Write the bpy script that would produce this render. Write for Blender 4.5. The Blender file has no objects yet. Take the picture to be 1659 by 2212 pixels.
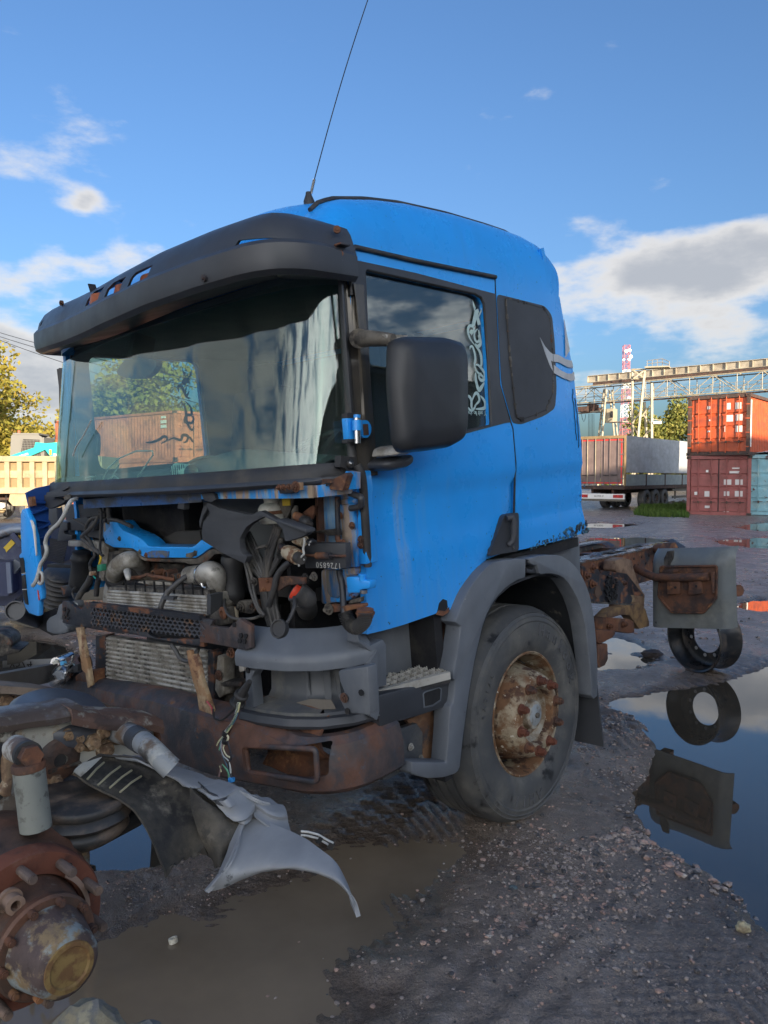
import bpy, bmesh, math, random
import numpy as np
from mathutils import Vector, Matrix, noise as mnoise, geometry
random.seed(7); rng=np.random.default_rng(7)
SC=bpy.context.scene; COL=SC.collection; R=math.radians

# ---------------------------------------------------------------- camera, sky, sun, exposure
HC=1.66; PITCH=math.atan(75/1662)
cd=bpy.data.cameras.new('camera'); cam=bpy.data.objects.new('camera',cd); COL.objects.link(cam)
cd.sensor_fit='VERTICAL'; cd.sensor_height=36; cd.lens=36*1662/2212; cd.clip_end=3000; cd.clip_start=.05
cam.location=(0,0,HC); cam.rotation_euler=(math.pi/2-PITCH,0,0); SC.camera=cam
SUN_AZ=158.; SUN_EL=10.2      # clockwise from +Y (view direction)
SD=Vector((math.sin(R(SUN_AZ))*math.cos(R(SUN_EL)),math.cos(R(SUN_AZ))*math.cos(R(SUN_EL)),math.sin(R(SUN_EL))))
SC.render.engine='CYCLES'
SC.view_settings.view_transform='Standard'; SC.view_settings.look='None'; SC.view_settings.gamma=1; SC.view_settings.use_curve_mapping=False
SC.view_settings.exposure=2.5
W=bpy.data.worlds.new('World'); SC.world=W; W.use_nodes=True
def world():
    nt=W.node_tree; N=nt.nodes; Lk=nt.links; N.clear()
    def nd(t,**k):
        n=N.new(t)
        for a,b in k.items(): setattr(n,a,b)
        return n
    def mt(op,a,b=None,c=None,clamp=False):
        n=nd('ShaderNodeMath',operation=op); n.use_clamp=clamp
        for i,v in enumerate((a,b,c)):
            if v is None: continue
            if isinstance(v,(int,float)): n.inputs[i].default_value=v
            else: Lk.new(v,n.inputs[i])
        return n.outputs[0]
    sky=nd('ShaderNodeTexSky',sky_type='NISHITA'); sky.sun_disc=False; sky.sun_elevation=R(SUN_EL); sky.sun_rotation=R(SUN_AZ)
    sky.altitude=50; sky.air_density=1.0; sky.dust_density=3.5; sky.ozone_density=2.0
    tc=nd('ShaderNodeTexCoord'); sp=nd('ShaderNodeSeparateXYZ'); Lk.new(tc.outputs['Generated'],sp.inputs[0])
    x,y,z=sp.outputs
    zc=mt('MAXIMUM',z,0.0); den=mt('ADD',zc,.16)
    cx=mt('DIVIDE',x,den); cy=mt('DIVIDE',y,den)
    cb=nd('ShaderNodeCombineXYZ'); Lk.new(cx,cb.inputs[0]); Lk.new(cy,cb.inputs[1])
    def fbm(vec,scale,det,off):
        n=nd('ShaderNodeTexNoise'); n.inputs['Scale'].default_value=scale; n.inputs['Detail'].default_value=det; n.inputs['Roughness'].default_value=.56
        ad=nd('ShaderNodeVectorMath',operation='ADD'); Lk.new(vec,ad.inputs[0]); ad.inputs[1].default_value=off; Lk.new(ad.outputs[0],n.inputs['Vector'])
        return n.outputs['Fac']
    ns=fbm(cb.outputs[0],1.35,9,(3.1,1.7,0)); st=nd('ShaderNodeVectorMath',operation='MULTIPLY'); Lk.new(tc.outputs['Generated'],st.inputs[0]); st.inputs[1].default_value=(1,1,2.4); fine=fbm(st.outputs[0],8.,8,(.3,5,2))
    den2=mt('ADD',mt('MULTIPLY',ns,.42),mt('MULTIPLY',fine,.58))
    wob1=mt('SUBTRACT',fbm(tc.outputs['Generated'],7.,5,(2.3,4,7)),.5); wob2=mt('SUBTRACT',fbm(tc.outputs['Generated'],8.,5,(9.3,1,3)),.5)
    def blob(az,el,sa,se,amp):   # a cloud at azimuth/elevation, with its angular half sizes
        nv=Vector((math.sin(R(az))*math.cos(R(el)),math.cos(R(az))*math.cos(R(el)),math.sin(R(el))))
        rt=Vector((math.cos(R(az)),-math.sin(R(az)),0)); up=rt.cross(nv)
        def dot(v):
            n=nd('ShaderNodeVectorMath',operation='DOT_PRODUCT'); Lk.new(tc.outputs['Generated'],n.inputs[0]); n.inputs[1].default_value=v; return n.outputs['Value']
        a=mt('DIVIDE',mt('ADD',dot(rt),mt('MULTIPLY',wob1,.16)),math.tan(R(sa))); b=mt('DIVIDE',mt('ADD',dot(up),mt('MULTIPLY',wob2,.075)),math.tan(R(se)))
        q=mt('ADD',mt('MULTIPLY',a,a),mt('MULTIPLY',b,b))
        g=mt('MULTIPLY',mt('EXPONENT',mt('MULTIPLY',q,-1.)),amp)
        return mt('MULTIPLY',g,mt('GREATER_THAN',dot(nv),0))
    cov=None
    for bl in CLOUDS:
        g=blob(*bl); cov=g if cov is None else mt('ADD',cov,g)
    # generic cover: thicker towards the horizon, none overhead
    el=mt('MULTIPLY',mt('SUBTRACT',1.,mt('MULTIPLY',zc,2.6)),.10)
    cov=mt('ADD',cov,mt('MAXIMUM',el,-.25))
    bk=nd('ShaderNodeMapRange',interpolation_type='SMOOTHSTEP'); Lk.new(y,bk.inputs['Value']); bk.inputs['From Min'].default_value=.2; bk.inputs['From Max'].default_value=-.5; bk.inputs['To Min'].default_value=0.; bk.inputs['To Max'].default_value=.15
    cov=mt('ADD',cov,bk.outputs[0])      # broken cloud bank added behind the photographer as fill light, mirrored in the glass
    m=nd('ShaderNodeMapRange',interpolation_type='SMOOTHSTEP'); Lk.new(mt('ADD',den2,cov),m.inputs['Value']); m.inputs['From Min'].default_value=.575; m.inputs['From Max'].default_value=.735
    mask=mt('MULTIPLY',m.outputs[0],.93)
    th=nd('ShaderNodeMapRange',interpolation_type='SMOOTHSTEP'); Lk.new(mt('ADD',den2,mt('MULTIPLY',cov,.9)),th.inputs['Value']); th.inputs['From Min'].default_value=.60; th.inputs['From Max'].default_value=.86
    cc=nd('ShaderNodeMix',data_type='RGBA'); Lk.new(th.outputs[0],cc.inputs[0]); cc.inputs[6].default_value=(1.42,1.37,1.31,1); cc.inputs[7].default_value=(.74,.77,.83,1)
    hz=nd('ShaderNodeMapRange',interpolation_type='SMOOTHSTEP'); Lk.new(zc,hz.inputs['Value']); hz.inputs['From Min'].default_value=.0; hz.inputs['From Max'].default_value=.5; hz.inputs['To Min'].default_value=1.; hz.inputs['To Max'].default_value=0.
    tint=nd('ShaderNodeMix',data_type='RGBA',blend_type='MULTIPLY'); tint.inputs[0].default_value=1.; Lk.new(sky.outputs[0],tint.inputs[6]); tint.inputs[7].default_value=SKYTINT
    sdn=nd('ShaderNodeVectorMath',operation='DOT_PRODUCT'); Lk.new(tc.outputs['Generated'],sdn.inputs[0]); sdn.inputs[1].default_value=SD
    fs=nd('ShaderNodeMapRange',interpolation_type='SMOOTHSTEP'); Lk.new(sdn.outputs['Value'],fs.inputs['Value']); fs.inputs['From Min'].default_value=-.35; fs.inputs['From Max'].default_value=.95; fs.inputs['To Min'].default_value=1.; fs.inputs['To Max'].default_value=5.6
    cs=nd('ShaderNodeVectorMath',operation='SCALE'); Lk.new(cc.outputs[2],cs.inputs[0]); Lk.new(fs.outputs[0],cs.inputs['Scale'])     # sun-side clouds scatter forward, brightened further to lift the fill light
    mx=nd('ShaderNodeMix',data_type='RGBA'); Lk.new(mask,mx.inputs[0]); Lk.new(tint.outputs[2],mx.inputs[6]); Lk.new(cs.outputs[0],mx.inputs[7])
    bg=nd('ShaderNodeBackground'); bg.inputs[1].default_value=SKY_STRENGTH; Lk.new(mx.outputs[2],bg.inputs[0])
    o=nd('ShaderNodeOutputWorld'); Lk.new(bg.outputs[0],o.inputs[0])
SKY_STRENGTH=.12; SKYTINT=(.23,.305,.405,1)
# azimuth, elevation, half width, half height, amount
CLOUDS=[(21.,13.3,7.2,2.9,.23),(24.,14.6,6.,1.6,.10),(24.5,8.,9.,1.1,.05),(-17.6,15.2,3.2,1.5,.17),(-23.5,14.8,2.8,1.2,.15),(-20.2,18,1.6,.8,.12),(-24,12.,6.,1.3,.13),(-25,9.,6.,1.9,.20),(-22,5.5,8,2.2,.22),(60,13,20,5,.14),(-75,14,22,7,.14)]
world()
sl=bpy.data.lights.new('sun','SUN'); sl.energy=2.2; sl.angle=R(.5); sl.color=(1,.83,.62); so=bpy.data.objects.new('sun',sl); COL.objects.link(so)
so.rotation_euler=SD.to_track_quat('Z','Y').to_euler(); so.location=SD*60+Vector((0,10,0))

# ---------------------------------------------------------------- measuring helpers (survey of the site)
_cp,_sp=math.cos(PITCH),math.sin(PITCH)
def ray(u,v):
    a,b=(u-829.5)/1662.,(v-1106.)/1662.
    return Vector((a,-b*_sp+_cp,-b*_cp-_sp))
CAM=Vector((0,0,HC))
def G(u,v,z=0.):
    r=ray(u,v); return CAM+r*((z-HC)/r.z)
def A(u,v,y):                       # point at forward distance y (world Y)
    r=ray(u,v); return CAM+r*(y/r.y)
# the truck's own frame: X rearwards, Y to its right side, Z up; it leans a little towards its nose and right side
TX=Vector((.66643223,.74213562,.07143386)); TY=Vector((-.74174201,.66965526,-.03715657)); TZ=TX.cross(TY).normalized()
TO=Vector((-.20362652,2.59937492,-.09943019))
TM=Matrix(((TX.x,TY.x,TZ.x,TO.x),(TX.y,TY.y,TZ.y,TO.y),(TX.z,TY.z,TZ.z,TO.z),(0,0,0,1)))
TMI=TM.inverted(); CL=TMI@CAM; _R3=TMI.to_3x3()
def S(u,v,y=0.):                    # on a plane parallel to the truck's side
    r=_R3@ray(u,v); return CL+r*((y-CL.y)/r.y)
def F(u,v,x=0.):                    # on a plane parallel to the truck's front
    r=_R3@ray(u,v); return CL+r*((x-CL.x)/r.x)
def Hz(u,v,z):                      # on a horizontal plane of the truck
    r=_R3@ray(u,v); return CL+r*((z-CL.z)/r.z)

# ---------------------------------------------------------------- object helpers
def tag(o,label=None,cat=None,group=None,kind=None):
    if label: o['label']=label
    if cat: o['category']=cat
    if group: o['group']=group
    if kind: o['kind']=kind
    return o
def empty(name,loc=(0,0,0),rz=0,mat=None):
    o=bpy.data.objects.new(name,None); COL.objects.link(o); o.empty_display_size=.3
    if mat is not None: o.matrix_world=mat
    else: o.location=loc; o.rotation_euler=(0,0,rz)
    return o
def kids(o): return [c for c in bpy.data.objects if c.parent==o]
def copy_tree(o,parent=None,ch=None):
    if ch is None:
        ch={}
        for c in bpy.data.objects:
            if c.parent: ch.setdefault(c.parent.name,[]).append(c)
    c=o.copy(); COL.objects.link(c); c.parent=parent
    for k in ch.get(o.name,[]): copy_tree(k,c,ch)
    return c
def mk(name,V,Fc,mat,parent=None,smooth=35,loc=None):
    me=bpy.data.meshes.new(name); me.from_pydata([tuple(v) for v in V],[],Fc); me.validate(); me.update()
    if smooth:
        me.polygons.foreach_set('use_smooth',[True]*len(me.polygons)); me.set_sharp_from_angle(angle=R(smooth))
    o=bpy.data.objects.new(name,me); COL.objects.link(o)
    if mat: me.materials.append(mat)
    if parent: o.parent=parent
    if loc is not None: o.location=loc
    return o
def frame(d,up=(0,0,1)):
    d=Vector(d).normalized(); u=Vector(up)
    if abs(d.dot(u))>.985: u=Vector((1,0,0)) if abs(d.x)<.9 else Vector((0,1,0))
    s=d.cross(u).normalized(); return d,s,s.cross(d).normalized()
class B:
    def __init__(s): s.V=[]; s.F=[]
    def add(s,V,Fc):
        n=len(s.V); s.V+= [Vector(v) for v in V]; s.F+=[tuple(i+n for i in f) for f in Fc]; return s
    def box(s,c,size,M=None,bev=0.):
        c=Vector(c); a=[d/2 for d in size]
        if bev>0:
            bm=bmesh.new(); bmesh.ops.create_cube(bm,size=1.)
            for v in bm.verts: v.co=Vector((v.co.x*size[0],v.co.y*size[1],v.co.z*size[2]))
            bmesh.ops.bevel(bm,geom=bm.edges[:],offset=bev,segments=2,affect='EDGES',profile=.6)
            bm.verts.index_update(); V=[v.co.copy() for v in bm.verts]; Fc=[tuple(v.index for v in f.verts) for f in bm.faces]; bm.free()
        else:
            V=[Vector((i*a[0],j*a[1],k*a[2])) for i in(-1,1) for j in(-1,1) for k in(-1,1)]
            Fc=[(0,1,3,2),(4,6,7,5),(0,4,5,1),(2,3,7,6),(0,2,6,4),(1,5,7,3)]
        if M is not None: V=[M@v for v in V]
        return s.add([c+v for v in V],Fc)
    def beam(s,p,q,w,h,up=(0,0,1),bev=0.):
        p,q=Vector(p),Vector(q); d,a,b=frame(q-p,up); M=Matrix((d,a,b)).transposed()
        return s.box((p+q)/2,((q-p).length,w,h),M,bev)
    def tube(s,pts,r,n=8,caps=True,closed=False):
        pts=[Vector(p) for p in pts]; m=len(pts); rs=r if isinstance(r,(list,tuple)) else [r]*m
        V=[];Fc=[]; pu=None
        for i,p in enumerate(pts):
            t=(pts[(i+1)%m]-pts[i-1]) if closed else (pts[min(i+1,m-1)]-pts[max(i-1,0)])
            if t.length<1e-9: t=Vector((0,0,1))
            t.normalize()
            if pu is None: _,a,_b=frame(t); pu=a
            a=(pu-t*pu.dot(t))
            a=a.normalized() if a.length>1e-6 else frame(t)[1]
            pu=a; b=t.cross(a)
            for k in range(n):
                an=2*math.pi*k/n; V.append(p+(a*math.cos(an)+b*math.sin(an))*rs[i])
        L=m if closed else m-1
        for i in range(L):
            for k in range(n):
                j=(i+1)%m; k2=(k+1)%n
                Fc.append((i*n+k,i*n+k2,j*n+k2,j*n+k))
        if caps and not closed:
            Fc.append(tuple(range(n))[::-1]); Fc.append(tuple((m-1)*n+k for k in range(n)))
        return s.add(V,Fc)
    def cyl(s,p,q,r,n=16,r2=None): return s.tube([p,q],[r,r if r2 is None else r2],n)
    def lathe(s,prof,org,axis,n=32,ang=2*math.pi,a0=0.,up=(0,0,1)):
        # prof: (radius, along axis)
        d,a,b=frame(axis,up); org=Vector(org); full=abs(ang-2*math.pi)<1e-6; V=[];Fc=[]; m=len(prof); K=n if full else n+1
        for k in range(K):
            an=a0+ang*k/n; e=a*math.cos(an)+b*math.sin(an)
            for (r,h) in prof: V.append(org+e*r+d*h)
        for k in range(n):
            k2=(k+1)%K
            for i in range(m-1):
                Fc.append((k*m+i,k2*m+i,k2*m+i+1,k*m+i+1))
        return s.add(V,Fc)
    def prism(s,poly,vec):
        poly=[Vector(p) for p in poly]; vec=Vector(vec); n=len(poly)
        t=geometry.tessellate_polygon([poly]); V=poly+[p+vec for p in poly]
        Fc=[tuple(f) for f in t]+[tuple(i+n for i in f)[::-1] for f in t]+[(i,(i+1)%n,(i+1)%n+n,i+n) for i in range(n)]
        return s.add(V,Fc)
    def sheet(s,grid,th=0.,closed_u=False):
        # grid[i][j] points; thick sheet when th != 0
        nu=len(grid); nv=len(grid[0]); P=[[Vector(p) for p in r] for r in grid]; V=[p for r in P for p in r]; Fc=[]
        for i in range(nu-1+(1 if closed_u else 0)):
            for j in range(nv-1):
                i2=(i+1)%nu; Fc.append((i*nv+j,i2*nv+j,i2*nv+j+1,i*nv+j+1))
        if th:
            Nn=[]
            for i in range(nu):
                for j in range(nv):
                    du=P[min(i+1,nu-1)][j]-P[max(i-1,0)][j]; dv=P[i][min(j+1,nv-1)]-P[i][max(j-1,0)]
                    c=du.cross(dv); Nn.append(c.normalized() if c.length>1e-12 else Vector((0,0,1)))
            n=len(V); V=V+[v-Nn[i]*th for i,v in enumerate(V)]; Fc=Fc+[tuple(k+n for k in f)[::-1] for f in Fc]
            for i in range(nu-1):
                for j in (0,nv-1):
                    f=(i*nv+j,i*nv+j+n,(i+1)*nv+j+n,(i+1)*nv+j); Fc.append(f if j==0 else f[::-1])
            for j in range(nv-1):
                for i in ((0,nu-1) if not closed_u else ()):
                    f=(i*nv+j,i*nv+j+1,i*nv+j+1+n,i*nv+j+n); Fc.append(f if i==0 else f[::-1])
        return s.add(V,Fc)
    def bolt(s,p,ax,r=.012,h=.012,washer=True):
        p=Vector(p); d,a,b=frame(ax)
        if washer: s.tube([p,p+d*h*.25],r*1.45,12)
        o=len(s.V); s.tube([p,p+d*h],r,6); s.tube([p+d*h,p+d*h*1.7],r*.55,8)
        return s
    def warp(s,amp,scale,seed=0.):
        for v in s.V:
            q=v*scale+Vector((seed,seed*1.7,-seed)); v+=Vector((mnoise.noise(q),mnoise.noise(q+Vector((31,7,3))),mnoise.noise(q+Vector((5,57,11)))))*amp
        return s
    def build(s,name,mat,parent=None,smooth=35,loc=None,label=None):
        o=mk(name,s.V,s.F,mat,parent,smooth,loc)
        if label: o['label']=label
        return o
def pip(x,y,poly):
    c=False; n=len(poly); j=n-1
    for i in range(n):
        xi,yi=poly[i]; xj,yj=poly[j]
        if (yi>y)!=(yj>y) and x<(xj-xi)*(y-yi)/(yj-yi)+xi: c=not c
        j=i
    return c
def dens(poly,step):
    out=[]; n=len(poly)
    for i in range(n):
        a=Vector(poly[i]); b=Vector(poly[(i+1)%n]); k=max(1,int((b-a).length/step))
        for j in range(k): out.append(tuple(a.lerp(b,j/k)))
    return out
def rnd(poly,r,seg=4):               # round the corners of a 2-D polygon; r number or list
    out=[]; n=len(poly)
    for i in range(n):
        p=Vector(poly[i]); a=Vector(poly[i-1])-p; b=Vector(poly[(i+1)%n])-p; rr=r[i] if isinstance(r,(list,tuple)) else r
        l=min(rr,a.length*.48,b.length*.48)
        if l<1e-5: out.append(tuple(p)); continue
        p0=p+a.normalized()*l; p1=p+b.normalized()*l
        for k in range(seg+1):
            t=k/seg; out.append(tuple(p0*(1-t)**2+p*2*t*(1-t)+p1*t*t))
    return out
def panel(outline,holes,fn,th,step,inward):
    # flat outline in 2-D with holes -> curved plate: fn(a,b)->point, thick along 'inward'
    loops=[dens(outline,step)]+[dens(h,step) for h in holes]
    pts=[];edges=[]
    for lp in loops:
        o=len(pts); pts+=[Vector(p[:2]) for p in lp]; n=len(lp); edges+=[(o+i,o+(i+1)%n) for i in range(n)]
    nb=len(pts); xs=[p.x for p in pts]; ys=[p.y for p in pts]
    x=min(xs)+step*.5
    allp=[(p.x,p.y) for p in pts[:nb]]; ar=np.array(allp)
    while x<max(xs):
        y=min(ys)+step*.5
        while y<max(ys):
            if pip(x,y,outline) and not any(pip(x,y,h) for h in holes) and ((ar-np.array((x,y)))**2).sum(1).min()>(step*.45)**2: pts.append(Vector((x,y)))
            y+=step
        x+=step
    vo,_,fo,_,_,_=geometry.delaunay_2d_cdt(pts,edges,[],0,1e-6)
    keep=[]
    for f in fo:
        cx=sum(vo[i].x for i in f)/3; cy=sum(vo[i].y for i in f)/3
        if pip(cx,cy,outline) and not any(pip(cx,cy,h) for h in holes): keep.append(tuple(f))
    P=[Vector(fn(v.x,v.y)) for v in vo]; n=len(P); iv=Vector(inward)*th
    cnt={}
    for f in keep:
        for i in range(3):
            e=(f[i],f[(i+1)%3]); cnt[e]=cnt.get(e,0)+1
    b=B(); b.V=P+[p+iv for p in P]; b.F=list(keep)+[tuple(i+n for i in f)[::-1] for f in keep]
    for (i,j) in cnt:
        if (j,i) not in cnt: b.F.append((j,i,i+n,j+n))
    return b
def text(name,body,size,mat,parent,M,depth=.001,flipx=1,flipy=1,spacing=1.):
    cu=bpy.data.curves.new(name,'FONT'); cu.body=body; cu.size=size; cu.extrude=depth; cu.align_x='CENTER'; cu.align_y='CENTER'; cu.space_character=spacing; cu.resolution_u=3
    t=bpy.data.objects.new(name,cu); COL.objects.link(t); bpy.context.view_layer.update()
    dg=bpy.context.evaluated_depsgraph_get(); me=bpy.data.meshes.new_from_object(t.evaluated_get(dg)); bpy.data.objects.remove(t)
    for v in me.vertices: v.co=M@Vector((v.co.x*flipx,v.co.y*flipy,v.co.z))
    if flipx*flipy<0: me.flip_normals()
    me.materials.clear(); me.materials.append(mat); o=bpy.data.objects.new(name,me); COL.objects.link(o)
    if parent: o.parent=parent
    return o
def boolean(o,cutter,op='DIFFERENCE'):
    m=o.modifiers.new('b','BOOLEAN'); m.operation=op; m.object=cutter; m.solver='EXACT'
    bpy.context.view_layer.update(); dg=bpy.context.evaluated_depsgraph_get(); me=bpy.data.meshes.new_from_object(o.evaluated_get(dg))
    o.modifiers.clear(); old=o.data; o.data=me; me.set_sharp_from_angle(angle=R(35)); bpy.data.objects.remove(cutter); return o

# ---------------------------------------------------------------- materials
def worn(name,base,rough=.5,metal=0.,layers=(),bump=None,coat=0.,var=(.18,3.),spec=.5,coord='Object',ior=1.5):
    m=bpy.data.materials.new(name); m.use_nodes=True; nt=m.node_tree; N=nt.nodes; L=nt.links; bs=N['Principled BSDF']
    tc=N.new('ShaderNodeTexCoord'); cs=tc.outputs[coord]
    def noise(scale,det=6,off=0.,rg=.6,dist=0.):
        mp=N.new('ShaderNodeMapping'); L.new(cs,mp.inputs[0]); mp.inputs['Location'].default_value=(off,off*.7,off*1.3)
        if isinstance(scale,(tuple,list)): mp.inputs['Scale'].default_value=scale; sc=1.
        else: sc=scale
        n=N.new('ShaderNodeTexNoise'); n.inputs['Scale'].default_value=sc; n.inputs['Detail'].default_value=det; n.inputs['Roughness'].default_value=rg; n.inputs['Distortion'].default_value=dist
        L.new(mp.outputs[0],n.inputs['Vector']); return n.outputs['Fac']
    def rng_(v,a,b,c=0.,d=1.,it='SMOOTHSTEP'):
        r=N.new('ShaderNodeMapRange'); r.interpolation_type=it; L.new(v,r.inputs[0]); r.inputs[1].default_value=a; r.inputs[2].default_value=b; r.inputs[3].default_value=c; r.inputs[4].default_value=d; return r.outputs[0]
    def mixc(f,a,b,bt='MIX'):
        x=N.new('ShaderNodeMix'); x.data_type='RGBA'; x.blend_type=bt
        for i,v in ((0,f),(6,a),(7,b)):
            if hasattr(v,'links'): L.new(v,x.inputs[i])
            else: x.inputs[i].default_value=v if i==0 else (*v,1)
        return x.outputs[2]
    def mixf(f,a,b):
        x=N.new('ShaderNodeMix'); x.data_type='FLOAT'
        for i,v in ((0,f),(2,a),(3,b)):
            if hasattr(v,'links'): L.new(v,x.inputs[i])
            else: x.inputs[i].default_value=v
        return x.outputs[0]
    nv=rng_(noise(var[1],5,2.),.3,.7,1-var[0],1+var[0],'LINEAR')
    col=mixc(1.,base,(1,1,1),'MULTIPLY')
    vm=N.new('ShaderNodeVectorMath'); vm.operation='SCALE'; vm.inputs[0].default_value=base; L.new(nv,vm.inputs['Scale']); col=vm.outputs[0]
    ro=rng_(noise(7.,4,9.),.3,.7,max(.02,rough-.08),min(1,rough+.08),'LINEAR'); me=metal
    for k,l in enumerate(layers):
        f=rng_(noise(l.get('s',4.),l.get('d',8),11.+7.3*k+l.get('o',0),l.get('g',.65),l.get('dist',0.)),l['t']-l.get('w',.04),l['t']+l.get('w',.04),0.,l.get('a',1.))
        c=l['c']
        if l.get('v',.3)>0:
            v2=N.new('ShaderNodeVectorMath'); v2.operation='SCALE'; v2.inputs[0].default_value=c
            L.new(rng_(noise(l.get('vs',14.),6,3.+k),.3,.7,1-l.get('v',.3),1+l.get('v',.3),'LINEAR'),v2.inputs['Scale']); c=v2.outputs[0]
        col=mixc(f,col,c)
        if 'r' in l: ro=mixf(f,ro,l['r'])
        if 'm' in l: me=mixf(f,me,l['m'])
    L.new(col,bs.inputs['Base Color'])
    if hasattr(ro,'links'): L.new(ro,bs.inputs['Roughness'])
    if hasattr(me,'links'): L.new(me,bs.inputs['Metallic'])
    else: bs.inputs['Metallic'].default_value=me
    bs.inputs['Coat Weight'].default_value=coat; bs.inputs['Coat Roughness'].default_value=.12; bs.inputs['Specular IOR Level'].default_value=spec; bs.inputs['IOR'].default_value=ior
    if bump:
        bn=None
        for (sc,st,ds) in (bump if isinstance(bump[0],(tuple,list)) else [bump]):
            b=N.new('ShaderNodeBump'); b.inputs['Strength'].default_value=st; b.inputs['Distance'].default_value=ds; L.new(noise(sc,7,5.),b.inputs['Height'])
            if bn: L.new(bn,b.inputs['Normal'])
            bn=b.outputs[0]
        L.new(bn,bs.inputs['Normal'])
    return m
def glass(name,tint,ior=1.5,rough=0.,dirt=.0):
    m=bpy.data.materials.new(name); m.use_nodes=True; nt=m.node_tree; N=nt.nodes; L=nt.links; N.clear()
    o=N.new('ShaderNodeOutputMaterial'); t=N.new('ShaderNodeBsdfTransparent'); t.inputs[0].default_value=(*tint,1)
    g=N.new('ShaderNodeBsdfGlossy'); g.inputs['Roughness'].default_value=rough; g.inputs[0].default_value=(.97,1,1,1)
    ge=N.new('ShaderNodeNewGeometry'); dp=N.new('ShaderNodeVectorMath'); dp.operation='DOT_PRODUCT'; L.new(ge.outputs['Incoming'],dp.inputs[0]); L.new(ge.outputs['Normal'],dp.inputs[1])
    def mm(op,x,y=None):
        n=N.new('ShaderNodeMath'); n.operation=op; L.new(x,n.inputs[0])
        if y is not None: n.inputs[1].default_value=y
        return n.outputs[0]
    f0=((ior-1)/(ior+1))**2; c5=mm('POWER',mm('ADD',mm('MULTIPLY',mm('ABSOLUTE',dp.outputs['Value']),-1.),1.),5.); fr=N.new('ShaderNodeMath'); fr.operation='MULTIPLY_ADD'; L.new(c5,fr.inputs[0]); fr.inputs[1].default_value=1-f0; fr.inputs[2].default_value=f0
    mx=N.new('ShaderNodeMixShader'); L.new(fr.outputs[0],mx.inputs[0]); L.new(t.outputs[0],mx.inputs[1]); L.new(g.outputs[0],mx.inputs[2]); out=mx.outputs[0]
    if dirt>0:
        d=N.new('ShaderNodeBsdfDiffuse'); d.inputs[0].default_value=(.42,.42,.38,1); tc=N.new('ShaderNodeTexCoord'); mp=N.new('ShaderNodeMapping'); mp.inputs['Scale'].default_value=(5,5,1.2); L.new(tc.outputs['Object'],mp.inputs[0])
        n=N.new('ShaderNodeTexNoise'); n.inputs['Scale'].default_value=1.6; n.inputs['Detail'].default_value=9; n.inputs['Roughness'].default_value=.7; L.new(mp.outputs[0],n.inputs[0])
        r=N.new('ShaderNodeMapRange'); L.new(n.outputs[0],r.inputs[0]); r.inputs[1].default_value=.42; r.inputs[2].default_value=.75; r.inputs[3].default_value=dirt*.3; r.inputs[4].default_value=dirt
        m2=N.new('ShaderNodeMixShader'); L.new(r.outputs[0],m2.inputs[0]); L.new(out,m2.inputs[1]); L.new(d.outputs[0],m2.inputs[2]); out=m2.outputs[0]
    L.new(out,o.inputs[0]); return m
def plain(name,c,rough=.5,metal=0.,emit=None,spec=.5):
    m=bpy.data.materials.new(name); m.use_nodes=True; b=m.node_tree.nodes['Principled BSDF']; b.inputs['Base Color'].default_value=(*c,1); b.inputs['Roughness'].default_value=rough; b.inputs['Metallic'].default_value=metal; b.inputs['Specular IOR Level'].default_value=spec
    return m
RU=(.16,.066,.034); RD=(.07,.04,.03); RO=(.27,.125,.055); MUD=(.16,.13,.10)
M={}
M['blue']=worn('blue_paint',(.016,.33,.88),.3,0,[dict(c=(.03,.15,.42),s=(2.,2.,.5),t=.6,w=.15,a=.35,r=.45,v=.1),dict(c=(.03,.07,.10),s=42,t=.705,w=.015,v=.4,r=.6,d=3)],coat=.35,var=(.06,2.))
M['bluerust']=worn('weathered_blue_paint',(.015,.24,.62),.38,0,[dict(c=(.22,.34,.44),s=(14,14,2.2),t=.55,w=.06,a=.85,r=.55),dict(c=(.34,.24,.14),s=(18,18,2.5),t=.52,w=.06,a=.9,r=.75),dict(c=RU,s=9,t=.645,w=.03,r=.85),dict(c=(.04,.03,.03),s=16,t=.70,w=.03,r=.9)],bump=(30,.3,.004))
M['blueflake']=worn('blistered_blue_paint',(.02,.10,.24),.5,0,[dict(c=(.06,.16,.20),s=22,t=.5,w=.03,r=.6),dict(c=(.025,.025,.03),s=30,t=.53,w=.02,r=.9)],bump=(45,.9,.02))
M['mirror']=worn('mirror_housing_black',(.024,.025,.028),.4,0,[dict(c=(.07,.065,.06),s=(3,3,1.5),t=.6,w=.14,a=.3,r=.6)],bump=(160,.06,.002))
M['black']=worn('black_plastic',(.04,.043,.05),.42,0,[dict(c=(.085,.075,.065),s=(3,3,1.5),t=.6,w=.14,a=.35,r=.6),dict(c=(.14,.13,.12),s=60,t=.76,w=.02,a=.5,d=2)],bump=(160,.06,.002))
M['blackmatte']=worn('matt_black_plastic',(.05,.053,.06),.65,0,[dict(c=(.09,.08,.07),s=5,t=.62,w=.1,a=.4,r=.85)],bump=(120,.08,.002))
M['grey']=worn('dark_grey_plastic',(.112,.124,.142),.46,0,[dict(c=(.20,.205,.21),s=(3,3,1.),t=.58,w=.14,a=.5,r=.6),dict(c=(.05,.055,.063),s=9,t=.68,w=.03,r=.3),dict(c=(.3,.3,.28),s=55,t=.77,w=.02,d=2)],bump=(140,.07,.002))
M['rust']=worn('rusty_steel',RU,.8,.1,[dict(c=RD,s=7,t=.52,w=.1),dict(c=RO,s=11,t=.6,w=.07),dict(c=(.03,.033,.042),s=4,t=.6,w=.06,r=.55)],bump=((28,.5,.01),(90,.4,.004)))
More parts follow.
